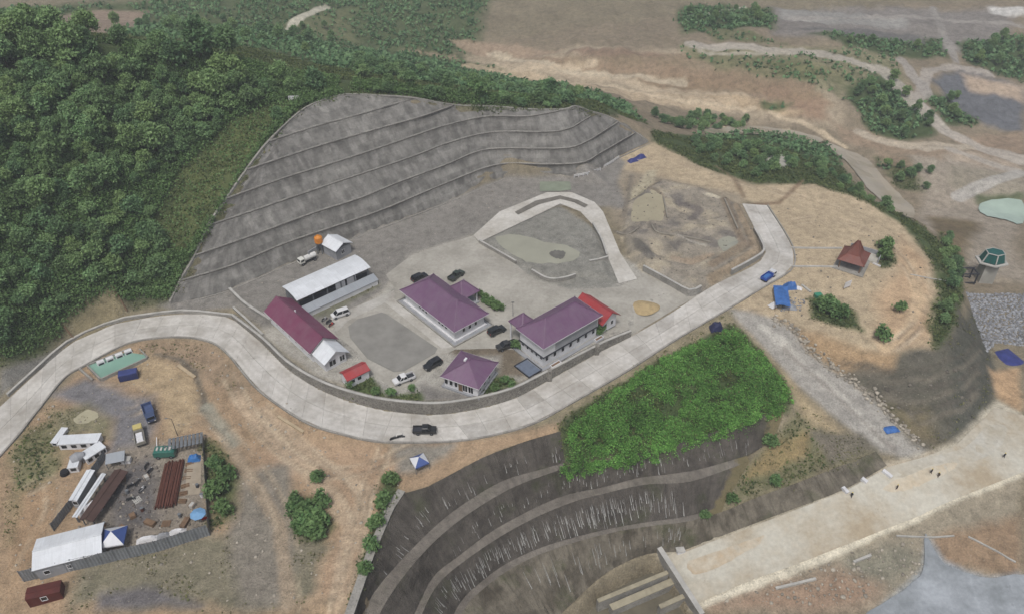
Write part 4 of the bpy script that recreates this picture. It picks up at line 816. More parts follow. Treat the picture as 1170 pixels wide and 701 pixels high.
low_wall('planter_wall', 'short pale wall around the dry planter bed at the road entrance', px_line([(266,353),(276,362),(300,384)]), 0.4, 0.5, M_WALLC)
for l, h, lab in (([(547,278),(568,290),(589,302)], 0.25, 'low wall along the left corner of the raised pad with the puddle'), ([(607,312),(626,322),(645,321),(658,317)], 0.3, 'curved low wall at the front of the raised pad with the puddle'), ([(694,296),(684,299),(673,301)], 0.3, 'short low wall at the right corner of the raised pad with the puddle'), ([(694,294),(688,276),(678,258)], 0.3, 'low wall along the driveway on the right of the raised pad with the puddle')):
    P = px_line(l, 0.0); P[:, 2] = 0.75; low_wall('pad_wall', lab, P, 0.4, h, M_WALLC, zb=-0.3, group='walls of the raised pad with the puddle')
P = px_line([(734,309),(760,323),(787,337),(801,332)], 0.0); P[:, 2] = 1.1; low_wall('pad_wall', 'grey retaining wall at the near corner of the muddy raised pad', P, 0.45, 0.4, M_WALLC, zb=-0.6, dense=10, group='walls of the muddy raised pad')
P = px_line([(836,313),(860,300),(873,290),(869,277),(862,264)], 0.0); P[:, 2] = 0.9; low_wall('pad_wall', 'grey retaining wall of the muddy raised pad along the road bend', P, 0.45, 0.3, M_WALLC, zb=-0.6, dense=16, group='walls of the muddy raised pad')
for l, lab in (([(704,266),(712,269),(722,267),(730,261)], 'curved low kerb at the left end of the muddy raised pad'), ([(744,258),(752,267),(790,273),(812,278)], 'long low kerb across the middle of the muddy raised pad'), ([(827,228),(834,244),(842,262)], 'straight low kerb near the road on the muddy raised pad'), ([(757,226),(760,240),(762,250)], 'short low kerb beside the pale mud on the muddy raised pad')):
    low_wall('footing_kerb', lab, px_line(l), 0.4, 0.45, surf('muddy_concrete', A(148,142,130), 0.95, 0.3, 0.5), False, group='footings on the muddy raised pad')
low_wall('path_kerb', 'farther of two straight pale kerbs leading to the brown-roofed pavilion', px_line([(904,284),(935,284.5),(962,284.5)]), 0.45, 0.35, M_COPE, False)
low_wall('path_kerb', 'nearer of two straight pale kerbs leading to the brown-roofed pavilion', px_line([(905,305.5),(930,305.5),(957,306)]), 0.45, 0.35, M_COPE, False)
# small timber stakes line on the pad
for l, lab in (([(690,192),(700,186),(707,181)], 'white rail fence at the foot of the grey slope beside the tan ground'), ([(656,203),(672,200),(686,195)], 'white rail fence at the foot of the grey slope behind the driveway')):
    P = px_line(l); t = thing('rail_fence', lab, 'fence', (0, 0, 0), 0, 'rail fences at the slope foot'); R_, _ = resample(P, 9)
    for p in R_: MB().box(p[0]-0.07, p[0]+0.07, p[1]-0.07, p[1]+0.07, p[2]-0.2, p[2]+1.0).build('post', M_WHITE, t)
    for h in (0.5, 0.95):
        mb = MB()
        for a, b in zip(R_[:-1], R_[1:]): mb.bar((a[0], a[1], a[2]+h), (b[0], b[1], b[2]+h), 0.1, 0.14)
        mb.build('rail', M_WHITE, t)
# spillway boxes at the bottom
sw = thing('spillway_training_wall', 'tall concrete wall running down across the lower end of the spillway floor', 'wall')
a, b = W(751,626,-22.4), W(800,702,-23.6); MB().wall(np.array([a, b]), 1.0, -31, [-22.4, -23.6]).build('wall_body', M_WALLC, sw); MB().wall(offset_line(np.array([a, b]), -0.05), 1.1, [-22.397, -23.597], [-22.2, -23.4]).build('coping', M_COPE, sw)
for k, (p, q, z, w) in enumerate((((684,688),(764,655),-24.2,0.8), ((700,697),(772,666),-25.4,1.4), ((755,695),(784,682),-25.0,0.9))):
    t = thing('concrete_baffle', ['nearest baffle wall to the dark slope in the concrete pit at the bottom edge', 'broad middle baffle in the concrete pit at the bottom edge', 'short baffle at the lower right of the concrete pit at the bottom edge'][k], 'wall', group='baffles in the concrete pit')
    L2 = np.array([W(*p, z), W(*q, z)]); MB().wall(L2, w, -31, z).build('wall_body', M_WALLC, t); MB().wall(offset_line(L2, -0.04), w+0.08, z+0.003, z+0.15).build('coping', surf('stained_coping', A(168,160,138), 0.9, 0.3, 0.5), t)
drape('pit_floor', [(660,700),(690,664),(750,636),(790,700)], surf('wet_concrete', A(110,104,88), 0.7, 0.3, 0.3), 0, flat=-27.6)['kind'] = 'structure'
# green water basin by the road
bc = [W(101,418,-3.0), W(116,433,-3.0), W(168,409,-3.0), W(156,396.5,-3.0)]
bt = thing('water_basin', 'long pale concrete basin of green water beside the left road', 'basin')
B_ = np.array(bc+[bc[0]])
for i in range(4):
    MB().wall(np.array([bc[i], bc[(i+1) % 4]]), -0.35, -4.4, -2.5).build('rim_wall', M_WALLC, bt)
MB().slab(bc, -4.0, -2.85).build('water', M_POOL, bt)
for k in range(4):
    f = 0.22+k*0.19; p = (bc[0]*(1-f)+bc[3]*f)+(bc[1]-bc[0])*0.16; q = thing('concrete_block', ['first', 'second', 'third', 'fourth'][k]+' white block from the left on the rim of the green basin', 'block', (p[0], p[1], -3.0), math.atan2(bc[3][1]-bc[0][1], bc[3][0]-bc[0][0]), 'white blocks in the green basin')
    MB().box(-0.85, 0.85, -0.5, 0.5, 0, 0.95, 0.06, 0.06).build('block_body', M_WHITE, q); MB().box(-0.6, 0.6, -0.52, -0.5, 0.15, 0.6).build('opening', M_TRIM, q)
low_wall('basin_side_wall', 'slanting low wall at the left end of the green basin', px_line([(92,421),(107,434)]), -0.4, 0.5, M_WALLC, False, dense=3)

# ------------------------------------------------------------------ houses
def fit(C, L, R, z):
    c, l, r = W(*C, z)[:2], W(*L, z)[:2], W(*R, z)[:2]
    dr, dl = r-c, l-c; a = (math.atan2(dr[1], dr[0])*np.linalg.norm(dr)+(math.atan2(dl[1], dl[0])-math.pi/2)*np.linalg.norm(dl))/(np.linalg.norm(dr)+np.linalg.norm(dl))
    ex, ey = np.array([math.cos(a), math.sin(a)]), np.array([-math.sin(a), math.cos(a)])
    w, d = float(dr@ex), float(dl@ey); ctr = c+ex*w/2+ey*d/2
    return ctr, a, w, d
def hip_roof(w, d, ze, zr, along, cut, mat, parent, x0=0.0, y0=0.0, thick=0.14, name='roof'):
    """hip roof on a w x d eave; ridge along 'x' or 'y', set in by cut from each end (0 = gable)"""
    hw, hd = w/2, d/2; E = [(-hw, -hd), (hw, -hd), (hw, hd), (-hw, hd)]
    Rg = [(-hw+cut, 0), (hw-cut, 0)] if along == 'x' else [(0, -hd+cut), (0, hd-cut)]
    faces = [[E[0], E[1], Rg[1], Rg[0]], [E[2], E[3], Rg[0], Rg[1]], [E[1], E[2], Rg[1]], [E[3], E[0], Rg[0]]] if along == 'x' else [[E[1], E[2], Rg[1], Rg[0]], [E[3], E[0], Rg[0], Rg[1]], [E[0], E[1], Rg[0]], [E[2], E[3], Rg[1]]]
    mb = MB()
    for fc in faces:
        if cut <= 0.01 and len(fc) == 3: continue
        v = [(p[0]+x0, p[1]+y0, zr if p in Rg else ze) for p in fc]
        e = Vector(v[1])-Vector(v[0]); L = e.length; e.normalize(); o = Vector(v[0])
        uv = []
        for q in v:
            s = Vector(q)-o; a = s.dot(e); uv.append((a, (s-e*a).length))
        n = len(v); vv = v+[(p[0], p[1], p[2]-thick) for p in v]
        mb.add(vv, [tuple(range(n)), tuple(range(n, 2*n))[::-1], (0, n, n+1, 1)], uv+uv)
    r = mb.build(name, mat, parent)
    caps = [((Rg[0][0]+x0, Rg[0][1]+y0, zr), (Rg[1][0]+x0, Rg[1][1]+y0, zr))]
    if cut > 0.01:
        near = lambda e: min(Rg, key=lambda g: (g[0]-e[0])**2+(g[1]-e[1])**2)
        caps += [((near(e)[0]+x0, near(e)[1]+y0, zr), (e[0]+x0, e[1]+y0, ze)) for e in E]
    for a, b in caps:
        if (Vector(a)-Vector(b)).length > 0.3: MB().bar(Vector(a)+Vector((0, 0, 0.05)), Vector(b)+Vector((0, 0, 0.05)), 0.28, 0.1).build('ridge_cap', mat, r)
    return r
def ring(w, d, z0, z1, t, mat, parent, name, x0=0.0, y0=0.0):
    hw, hd = w/2, d/2; mb = MB()
    mb.box(x0-hw, x0+hw, y0-hd, y0-hd+t, z0, z1); mb.box(x0-hw, x0+hw, y0+hd-t, y0+hd, z0, z1); mb.box(x0-hw, x0-hw+t, y0-hd+t, y0+hd-t, z0, z1); mb.box(x0+hw-t, x0+hw, y0-hd+t, y0+hd-t, z0, z1)
    return mb.build(name, mat, parent)
WIN = {}
def window(parent, side, s, z, w, h, hw, hd, name='window', frame=None, deep=0.06):
    """side: 'S' (-y) 'N' (+y) 'W' (-x) 'E' (+x); s = position along the side"""
    key = (round(w, 2), round(h, 2), frame.name if frame else 0)
    if key not in WIN:
        f = MB(); f.box(-w/2-0.08, -w/2, -deep, 0.02, -0.08, h+0.08); f.box(w/2, w/2+0.08, -deep, 0.02, -0.08, h+0.08); f.box(-w/2, w/2, -deep, 0.02, h, h+0.08); f.box(-w/2, w/2, -deep-0.04, 0.02, -0.08, 0)
        if w > 0.9: f.box(-0.04, 0.04, -deep, 0.02, 0, h)
        p = MB(); p.box(-w/2, w/2, -0.025, 0.0, 0, h)
        a = f.build('window', frame or M_WHITE); b = p.build('pane', M_GLASS); WIN[key] = (a.data, b.data); bpy.data.objects.remove(a); bpy.data.objects.remove(b)
    fd, pd = WIN[key]
    o = link(bpy.data.objects.new(name, fd), parent); q = link(bpy.data.objects.new('pane', pd), o)
    o.location = {'S': (s, -hd, z), 'N': (s, hd, z), 'W': (-hw, s, z), 'E': (hw, s, z)}[side]; o.rotation_euler = (0, 0, {'S': 0, 'N': math.pi, 'W': -math.pi/2, 'E': math.pi/2}[side])
    return o
def door(parent, side, s, w, h, hw, hd, col):
    mb = MB(); mb.box(-w/2, w/2, -0.06, 0.02, 0.02, h); o = mb.build('door', col, parent); MB().box(w/2-0.2, w/2-0.12, -0.12, -0.06, 1.0, 1.15).build('handle', M_STEEL, o)
    o.location = {'S': (s, -hd, 0), 'N': (s, hd, 0), 'W': (-hw, s, 0), 'E': (hw, s, 0)}[side]; o.rotation_euler = (0, 0, {'S': 0, 'N': math.pi, 'W': -math.pi/2, 'E': math.pi/2}[side])
# hall: purple hip roof, porch behind, drain kerb in front
c, a, w, d = fit((519,380), (454,333), (561,360), 3.6); print('hall', c, math.degrees(a), w, d)
h = thing('hall', 'long white hall under a purple hip roof behind the gravel court', 'building', (c[0], c[1], 0.1), a)
ov = 0.9; ww, wd = w-2*ov, d-2*ov
MB().box(-ww/2, ww/2, -wd/2, wd/2, 0.45, 3.55).build('wall', M_WHITE, h); MB().box(-ww/2-0.5, ww/2+0.5, -wd/2-0.5, wd/2+0.5, -0.1, 0.447).build('plinth', M_WHITE, h)
ring(ww+3.4, wd+3.4, -0.15, 0.3, 0.3, M_WALLC, h, 'drain_kerb'); MB().box(-ww/2-1.4, ww/2+1.4, -wd/2-1.4, wd/2+1.4, -0.1, 0.08).build('apron', M_GREYW, h)
hip_roof(w, d, 3.6, 7.4, 'y', w/2, M_PURPLE, h); ring(w+0.06, d+0.06, 3.4, 3.597, 0.12, M_WHITE, h, 'fascia')
for s in (-6.5, -5.2, -3.9, 1.2, 2.5, 3.8): window(h, 'W', s, 1.6, 0.7, 1.5, ww/2, wd/2)
for s in (-1.8, 0, 1.8): window(h, 'S', s, 1.5, 0.7, 1.6, ww/2, wd/2); window(h, 'N', s, 1.5, 0.7, 1.6, ww/2, wd/2)
for s in (-6, -3, 5): window(h, 'E', s, 1.5, 0.7, 1.6, ww/2, wd/2)
door(h, 'E', 1.6, 1.8, 2.3, ww/2, wd/2, M_WOOD)
pr = hip_roof(5.6, 6.4, 3.5, 6.1, 'x', 2.4, M_PURPLE, h, w/2+1.4, 0.8, name='porch_roof')
for q in (-1, 1): MB().cyl((w/2+3.6, 0.8+q*2.6, 0), (w/2+3.6, 0.8+q*2.6, 3.4), 0.18).build('porch_column', M_WHITE, h)
MB().box(w/2-0.8, w/2+4.0, -2.3, 3.9, -0.1, 0.3).build('porch_floor', M_GREYW, h)
# two-storey office
c, a, w, d = fit((621,399), (588,376), (690,361), 6.2); print('office', c, math.degrees(a), w, d)
h = thing('office_block', 'white two-storey building with purple hip roof beside the road wall', 'building', (c[0], c[1], 0.1), a)
ww, wd = w-1.4, d-1.4
MB().box(-ww/2, ww/2, -wd/2+0.003, wd/2, 2.95, 6.15).build('wall', M_WHITE, h); MB().box(-ww/2+0.15, ww/2-0.15, -wd/2+0.15, wd/2-0.15, -0.1, 2.75).build('wall', M_WHITE, h); MB().box(-ww/2-0.25, ww/2+0.25, -wd/2-0.25, wd/2+0.25, 2.753, 2.947).build('string_course', M_TRIM, h)
MB().box(-ww/2+3.6, ww/2-0.3, -wd/2-0.12, -wd/2, 3.2, 5.7).build('gallery', M_GREYW, h)
ring(ww+2.2, wd+2.2, -0.1, 0.12, 0.9, M_GREYW, h, 'apron')
hip_roof(w, d, 6.2, 9.6, 'x', d/2, M_PURPLE, h); ring(w+0.06, d+0.06, 6.0, 6.197, 0.12, M_WHITE, h, 'fascia')
for k in range(9): window(h, 'S', -ww/2+1.0+k*(ww-2)/8, 5.15, 0.55, 0.55, ww/2, wd/2); window(h, 'N', -ww/2+1.0+k*(ww-2)/8, 4.2, 0.7, 1.2, ww/2, wd/2)
for k in range(5): window(h, 'W', -wd/2+0.9+k*(wd-1.8)/4, 5.25, 0.5, 0.5, ww/2, wd/2); window(h, 'W', -wd/2+0.9+k*(wd-1.8)/4, 1.7, 0.6, 0.8, ww/2-0.15, wd/2-0.15)
for k in range(7): window(h, 'S', -ww/2+1.2+k*(ww-2.4)/6, 1.2, 0.8, 1.2, ww/2-0.15, wd/2-0.15)
door(h, 'E', 0, 1.6, 2.2, ww/2-0.15, wd/2-0.15, M_WOOD)
hip_roof(4.8, 4.8, 5.4, 8.0, 'x', 2.39, M_PURPLE, h, -w/2+3.4, d/2+1.4, name='porch_roof')
for q in (-1, 1): MB().cyl((-w/2+3.4+q*2.0, d/2+3.4, 0), (-w/2+3.4+q*2.0, d/2+3.4, 5.3), 0.2).build('porch_column', M_WHITE, h)
OFF = (c, a, w, d)
def local(base, x, y, z=0.0):
    c, a = base[:2]; return (c[0]+x*math.cos(a)-y*math.sin(a), c[1]+x*math.sin(a)+y*math.cos(a), z)
for k, (x, y, lx) in enumerate(((-w/2+3.2, -d/2-0.75, 2.8), (w/2-1.5, -d/2-0.75, 2.4))):
    t = thing('planter_box', ['white planter box at the left corner of the two-storey office', 'white planter box at the right corner of the two-storey office'][k], 'planter', local(OFF, x, y, 0.0), a, 'white planters beside the office')
    ring(lx, 0.9, 0, 0.75, 0.12, M_WHITE, t, 'box_wall'); MB().box(-lx/2+0.12, lx/2-0.12, -0.33, 0.33, 0, 0.6).build('soil', M_WOOD, t)
tb_ = thing('terrace', 'bluish tiled terrace between the office and the curved road wall', 'terrace', local(OFF, -w/2-2.1, -d/2+2.6, 0.02), a)
ring(4.0, 5.2, 0.0, 0.35, 0.2, M_TRIM, tb_, 'edge'); MB().box(-1.8, 1.8, -2.4, 2.4, 0, 0.14).build('tiled_floor', surf('blue_tiles', A(112,122,138), 0.5, 0.25, 0.8), tb_)
# red-roofed annex
h = thing('annex', 'small white annex with a red gable roof behind the two-storey office', 'building', local(OFF, w/2+3.2, 0.3, 0.05), a)
MB().box(-2.4, 2.4, -4.3, 4.3, -0.1, 3.3).build('wall', M_WHITE, h)
MB().prism([(-2.4, 3.303), (2.4, 3.303), (0, 5.0)], -4.28, -4.1).build('gable', M_WHITE, h); MB().prism([(-2.4, 3.303), (2.4, 3.303), (0, 5.0)], 4.1, 4.28).build('gable', M_WHITE, h)
hip_roof(6.2, 10.2, 3.1, 5.4, 'y', 0.0, M_RED, h)
for s in (-1.2, 1.0): window(h, 'S', s, 1.0, 0.8, 1.1, 2.4, 4.3)
for s in (-2.5, 0.2, 2.8): window(h, 'E', s, 1.2, 0.9, 1.1, 2.4, 4.3)
door(h, 'E', -1.2, 0.9, 2.1, 2.4, 4.3, M_STEEL)
# small house with purple pyramid roof
c, a, w, d = fit((547,445), (502,431), (571,414.5), 3.2); print('small', c, math.degrees(a), w, d)
h = thing('guest_house', 'small square white house with a purple hip roof beside the curved road wall', 'building', (c[0], c[1], 0.1), a)
ww, wd = w-1.3, d-1.3
MB().box(-ww/2, ww/2, -wd/2, wd/2, 0.3, 3.15).build('wall', M_WHITE, h); MB().box(-ww/2-0.5, ww/2+0.5, -wd/2-0.6, wd/2+0.6, -0.15, 0.297).build('plinth', M_GREYW, h)
hip_roof(w, d, 3.2, 6.0, 'y' if d > w else 'x', min(w, d)/2-0.4, M_PURPLE, h); ring(w+0.06, d+0.06, 3.02, 3.197, 0.12, M_WHITE, h, 'fascia')
MB().bar((-0.5, 0.9, 5.75), (0.5, 0.9, 5.75), 0.5, 0.35).build('roof_vent', M_WHITE, h)
for s in (1.2, 2.4, 3.6):
    if s < wd/2: window(h, 'W', s, 1.0, 0.7, 1.5, ww/2, wd/2)
for s in (-2.4, -1.0): window(h, 'W', s, 0.6, 1.1, 1.9, ww/2, wd/2)
for s in (-3, -0.8, 1.4): window(h, 'S', s, 1.1, 0.8, 1.3, ww/2, wd/2)
door(h, 'W', 0.1, 1.0, 2.2, ww/2, wd/2, M_WOOD)
# maroon hall with white front
c, a, w, d = fit((354,404), (303,355), (386,386), 3.0); print('maroon', c, math.degrees(a), w, d)
h = thing('maroon_roofed_hall', 'long low hall with maroon gable roof and a white front near the road bend', 'building', (c[0], c[1], 0.05), a)
ww, wd = w-1.2, d-0.6
MB().box(-ww/2, ww/2, -wd/2, wd/2, -0.1, 2.95).build('wall', M_WHITE, h); hip_roof(w, d, 3.0, 5.6, 'y', 0.0, M_MAROON, h); MB().prism([(-ww/2, 2.953), (ww/2, 2.953), (0, 5.3)], -wd/2, -wd/2+0.2).build('gable', M_WHITE, h); MB().prism([(-ww/2, 2.953), (ww/2, 2.953), (0, 5.3)], wd/2-0.2, wd/2).build('gable', M_WHITE, h)
MB().box(-w/2-0.05, -w/2+0.14, -d/2, d/2, 2.72, 2.95).build('gutter', M_WHITE, h)
fx = 5.2
MB().box(-ww/2+0.4, ww/2-0.6, -wd/2-fx+0.5, -wd/2-0.003, -0.1, 2.5).build('front_wall', M_WHITE, h); fr = hip_roof(w-1.0, fx, 2.55, 4.7, 'y', 0.0, M_WROOF, h, 0, -d/2-fx/2+0.1, name='front_roof'); MB().prism([(-ww/2+0.5, 2.503), (ww/2-0.7, 2.503), (0, 4.4)], -wd/2-fx+0.5, -wd/2-fx+0.65).build('gable', M_WHITE, h)
for k in range(7): window(h, 'W', -wd/2+1.5+k*(wd-3)/6, 1.2, 0.9, 1.1, ww/2, wd/2); window(h, 'E', -wd/2+1.5+k*(wd-3)/6, 1.2, 0.9, 1.1, ww/2, wd/2)
window(h, 'S', -0.9, 0.7, 1.6, 1.5, ww/2, wd/2+fx-0.5); window(h, 'S', 1.6, 0.7, 1.2, 1.5, ww/2, wd/2+fx-0.5)
MB().box(0.2, 0.5, 2.0, 2.3, 4.9, 5.9).build('roof_vent', M_WHITE, h)
# red-roofed guard kiosk
c, a, w, d = fit((396.5,435), (389,424), (422,421), 2.6); print('kiosk', c, math.degrees(a), w, d)
h = thing('guard_kiosk', 'small white kiosk with a red roof on the grass inside the road bend', 'kiosk', (c[0], c[1], 0.05), a)
MB().box(-w/2+0.3, w/2-0.3, -d/2+0.3, d/2-0.3, -0.1, 2.45).build('wall', M_WHITE, h); hip_roof(w, d, 2.5, 3.5, 'x', 0.0, M_RED, h)
for q in (-1, 1): MB().prism([(-d/2+0.4, 2.453), (d/2-0.4, 2.453), (0, 3.3)], -0.06, 0.06).build('gable', M_WHITE, h).matrix_local = Matrix.Translation((q*(w/2-0.4), 0, 0)) @ Matrix.Rotation(math.pi/2, 4, 'Z')
for s in (-1.4, 0.2): window(h, 'S', s, 1.0, 0.9, 0.9, w/2-0.3, d/2-0.3)
door(h, 'E', 0, 0.8, 2.0, w/2-0.3, d/2-0.3, M_TRIM)
# long white shed
c, a, w, d = fit((339,343), (321,328), (424,305.6), 4.6); print('shed', c, math.degrees(a), w, d)
h = thing('long_shed', 'long open shed with a shiny white roof at the foot of the grey slope', 'shed', (c[0], c[1], 0.0), a)
mb = MB(); pr_ = [(-d/2, 4.5), (-d*0.25, 4.95), (d*0.05, 5.15), (d*0.3, 5.0), (d/2, 4.7)]
for i in range(4):
    (y0, z0), (y1, z1) = pr_[i], pr_[i+1]
    mb.add([(-w/2, y0, z0), (w/2, y0, z0), (w/2, y1, z1), (-w/2, y1, z1)], [(0, 1, 2, 3)], [(0, y0), (w, y0), (w, y1), (0, y1)]); mb.add([(-w/2, y0, z0-0.12), (w/2, y0, z0-0.12), (w/2, y1, z1-0.12), (-w/2, y1, z1-0.12)], [(3, 2, 1, 0)], [(0, 0)]*4)
mb.add([(-w/2, -d/2, 4.38), (w/2, -d/2, 4.38), (w/2, -d/2, 4.5), (-w/2, -d/2, 4.5)], [(0, 1, 2, 3)], [(0, 0)]*4)
mb.build('roof', M_WROOF, h)
for k in range(6):
    x = -w/2+0.6+k*(w-1.2)/5
    MB().box(x-0.15, x+0.15, -d/2+0.5, -d/2+0.8, 0, 4.3).build('column', M_STEEL, h); MB().box(x-0.15, x+0.15, d/2-0.8, d/2-0.5, 0, 4.5).build('column', M_STEEL, h)
MB().box(-w/2+0.4, w/2-0.4, d/2-1.2, d/2-1.0, 0, 4.4).build('back_wall', M_GREYW, h); MB().box(-w/2+0.8, w/2-0.8, -d/2+0.9, -d/2+1.0, 1.2, 3.0).build('shade_sheet', M_TRIM, h)  # dark sheet added to stand in for the shade inside the open front
for x0, x1 in ((0.5, 3.2), (3.8, 6.4)): MB().box(x0, x1, -d/2+0.75, -d/2+0.89, 1.8, 3.6).build('pale_panel', M_WHITE, h)
mb = MB(); mb.add([(-w/2+0.4, -d/2-2.2, 1.5), (w/2+0.6, -d/2-2.2, 1.5), (w/2+0.6, -d/2+0.1, 2.3), (-w/2+0.4, -d/2+0.1, 2.3), (-w/2+0.4, -d/2-2.2, 1.38), (w/2+0.6, -d/2-2.2, 1.38), (w/2+0.6, -d/2+0.1, 2.18), (-w/2+0.4, -d/2+0.1, 2.18)], [(0, 1, 2, 3), (7, 6, 5, 4), (0, 4, 5, 1)], [(0, 0), (w, 0), (w, 2.4), (0, 2.4)]*2); mb.build('lean_to_roof', M_GROOF, h)
MB().box(-w/2+0.6, w/2+0.4, -d/2-2.0, -d/2-1.85, 0, 1.37).build('lean_to_wall', M_WHITE, h)
# pump house and orange tank
c, a, w, d = fit((383.5,288), (368,277), (401,276), 3.2); print('pump', c, math.degrees(a), w, d)
h = thing('pump_house', 'small white-roofed pump house beside the orange tank at the slope foot', 'building', (c[0], c[1], 0.0), a)
MB().box(-w/2+0.5, w/2-0.5, -d/2+0.5, d/2-0.5, 0, 3.1).build('wall', M_GREYW, h); hip_roof(w, d, 3.2, 4.6, 'y', 0.0, M_WROOF, h)
window(h, 'S', -0.3, 1.2, 1.0, 1.1, w/2-0.5, d/2-0.5); door(h, 'E', 0.2, 0.9, 2.1, w/2-0.5, d/2-0.5, M_TRIM)
p = G(366.5, 289); t = thing('water_tank', 'round orange water tank on a stand beside the pump house', 'tank', (p[0], p[1], 0.0))
M_OR = surf('orange_plastic', A(222,142,52), 0.5, 0.2, 0.8)
for q in range(4): MB().box(-0.7+1.2*(q % 2), -0.5+1.2*(q % 2), -0.7+1.2*(q//2), -0.5+1.2*(q//2), 0, 3.4).build('leg', M_STEEL, t)
MB().box(-0.9, 0.9, -0.9, 0.9, 3.403, 3.5).build('stand_top', M_STEEL, t); mb = MB(); mb.cyl((0, 0, 3.503), (0, 0, 5.1), 1.05, 1.05, 16).cyl((0, 0, 5.1), (0, 0, 5.6), 1.05, 0.4, 16); tk = mb.build('tank_body', M_OR, t)
for z in (3.8, 4.3, 4.8): MB().cyl((0, 0, z), (0, 0, z+0.08), 1.1, 1.1, 16).build('rib', M_OR, tk)
MB().cyl((0, 0, 5.603), (0, 0, 5.7), 0.35, 0.3, 12).build('lid', M_OR, t)
low_wall('tank_yard_wall', 'low grey wall around the little yard left of the pump house', px_line([(368,281),(358,287),(352,291)]), 0.25, 1.0, M_GREYW, False)
# brown-roofed pavilion
c, a, w, d = fit((956.6,295.5), (965.5,280.5), (987.5,304.5), 2.9); print('pavilion', c, math.degrees(a), w, d)
w = max(w, 6.5); d = max(d, 6.0)
h = thing('pavilion', 'open pavilion with a steep brown tiled roof on the bare terrace', 'pavilion', (c[0], c[1], float(ground_z(*c))), a)
MB().box(-w/2-0.5, w/2+0.5, -d/2-0.5, d/2+0.5, -0.5, 0.35).build('platform', M_WALLC, h)
for q in range(4): MB().cyl(((q % 2-0.5)*(w-1.6), (q//2-0.5)*(d-1.6), 0.35), ((q % 2-0.5)*(w-1.6), (q//2-0.5)*(d-1.6), 3.2), 0.16).build('post', M_WOOD, h)
mb = MB(); lv = [(0.5, 2.9), (0.25, 4.3), (0.03, 7.8)]
for (f0, z0), (f1, z1) in zip(lv[:-1], lv[1:]):
    e0 = [(-w*f0, -d*f0, z0), (w*f0, -d*f0, z0), (w*f0, d*f0, z0), (-w*f0, d*f0, z0)]; e1 = [(-w*f1, -d*f1, z1), (w*f1, -d*f1, z1), (w*f1, d*f1, z1), (-w*f1, d*f1, z1)]
    for i in range(4):
        j = (i+1) % 4; L = (Vector(e0[i])-Vector(e0[j])).length; mb.add([e0[i], e0[j], e1[j], e1[i]], [(0, 1, 2, 3)], [(0, z0), (L, z0), (L*0.8, z1), (L*0.2, z1)])
mb.add([(-w*.03, -d*.03, 7.8), (w*.03, -d*.03, 7.8), (w*.03, d*.03, 7.8), (-w*.03, d*.03, 7.8)], [(0, 1, 2, 3)]); mb.add([(-w/2, -d/2, 2.85), (w/2, -d/2, 2.85), (w/2, d/2, 2.85), (-w/2, d/2, 2.85)], [(3, 2, 1, 0)])
rf = mb.build('roof', M_BROOF, h)
for q in range(4):
    sx, sy = (q % 2)*2-1, (q//2)*2-1
    for (f0, z0), (f1, z1) in zip(lv[:-1], lv[1:]): MB().bar((sx*w*f0, sy*d*f0, z0+0.06), (sx*w*f1, sy*d*f1, z1+0.06), 0.2, 0.14).build('ridge_cap', M_BROOF, rf)
tp = thing('pavilion_terrace', 'pale concrete terrace with a back wall behind the brown-roofed pavilion', 'terrace', local((c, a), 1.6, d/2+2.6, float(ground_z(*c))), a)
MB().box(-4.0, 4.0, -2.0, 2.0, -0.4, 0.4).build('floor', M_YARD, tp); MB().box(-4.0, 4.0, 2.0, 2.2, -0.4, 1.6).build('back_wall', M_GREYW, tp); MB().box(4.0, 4.2, -2.0, 2.2, -0.4, 1.6).build('side_wall', M_GREYW, tp)
# intake tower on the right with its bridge pier
p = W(1122, 322, -17.0); t = thing('intake_tower', 'concrete intake tower with a dark green glazed cabin near the right edge', 'tower', (p[0], p[1], -18.0), math.radians(-6))
MB().box(-2.0, 2.0, -2.0, 2.0, 0, 8.4, 0.15, 0.15).build('shaft', surf('tower_concrete', A(170,168,160), 0.9, 0.2, 0.3), t)
M_TEAL = surf('green_glazing', A(34,92,86), 0.25, 0.25, 0.8); oct_ = lambda r, z: [(r*math.cos(math.pi/6+k*math.pi/3)*1.15, r*math.sin(math.pi/6+k*math.pi/3)*0.9, z) for k in range(6)]
mb = MB(); mb.add(oct_(4.0, 8.403)+oct_(4.0, 8.75), [tuple(range(6))[::-1], tuple(range(6, 12))]+[(k, (k+1) % 6, 6+(k+1) % 6, 6+k) for k in range(6)]); mb.build('deck', M_COPE, t)
A0, A1 = oct_(3.2, 8.753), oct_(2.3, 11.6)
cab = MB().add(oct_(3.1, 8.753)+oct_(2.2, 11.6), [tuple(range(6, 12))]+[(k, (k+1) % 6, 6+(k+1) % 6, 6+k) for k in range(6)]).build('cabin', M_TRIM, t)
for k in range(6):
    for hh in range(2):
        q = [Vector(A0[k]).lerp(Vector(A0[(k+1) % 6]), f) for f in (0.07+hh*0.45, 0.48+hh*0.45)]; r_ = [Vector(A1[k]).lerp(Vector(A1[(k+1) % 6]), f) for f in (0.07+hh*0.45, 0.48+hh*0.45)]
        mb = MB(); mb.add([q[0].lerp(r_[0], 0.06), q[1].lerp(r_[1], 0.06), q[1].lerp(r_[1], 0.94), q[0].lerp(r_[0], 0.94)], [(0, 1, 2, 3)]); mb.build('pane', M_TEAL, cab)
    MB().bar(A0[k], A1[k], 0.28).build('frame_post', M_COPE, cab)
    MB().bar(A1[k], A1[(k+1) % 6], 0.22).build('frame_rail', M_COPE, cab)
MB().add(oct_(2.3, 11.65), [tuple(range(6))]).build('cabin_roof', M_TEAL, t)
p = W(1100, 325, -16.5); b = thing('bridge_pier', 'dark steel trestle beside the green-glazed tower', 'trestle', (p[0], p[1], -17.5))
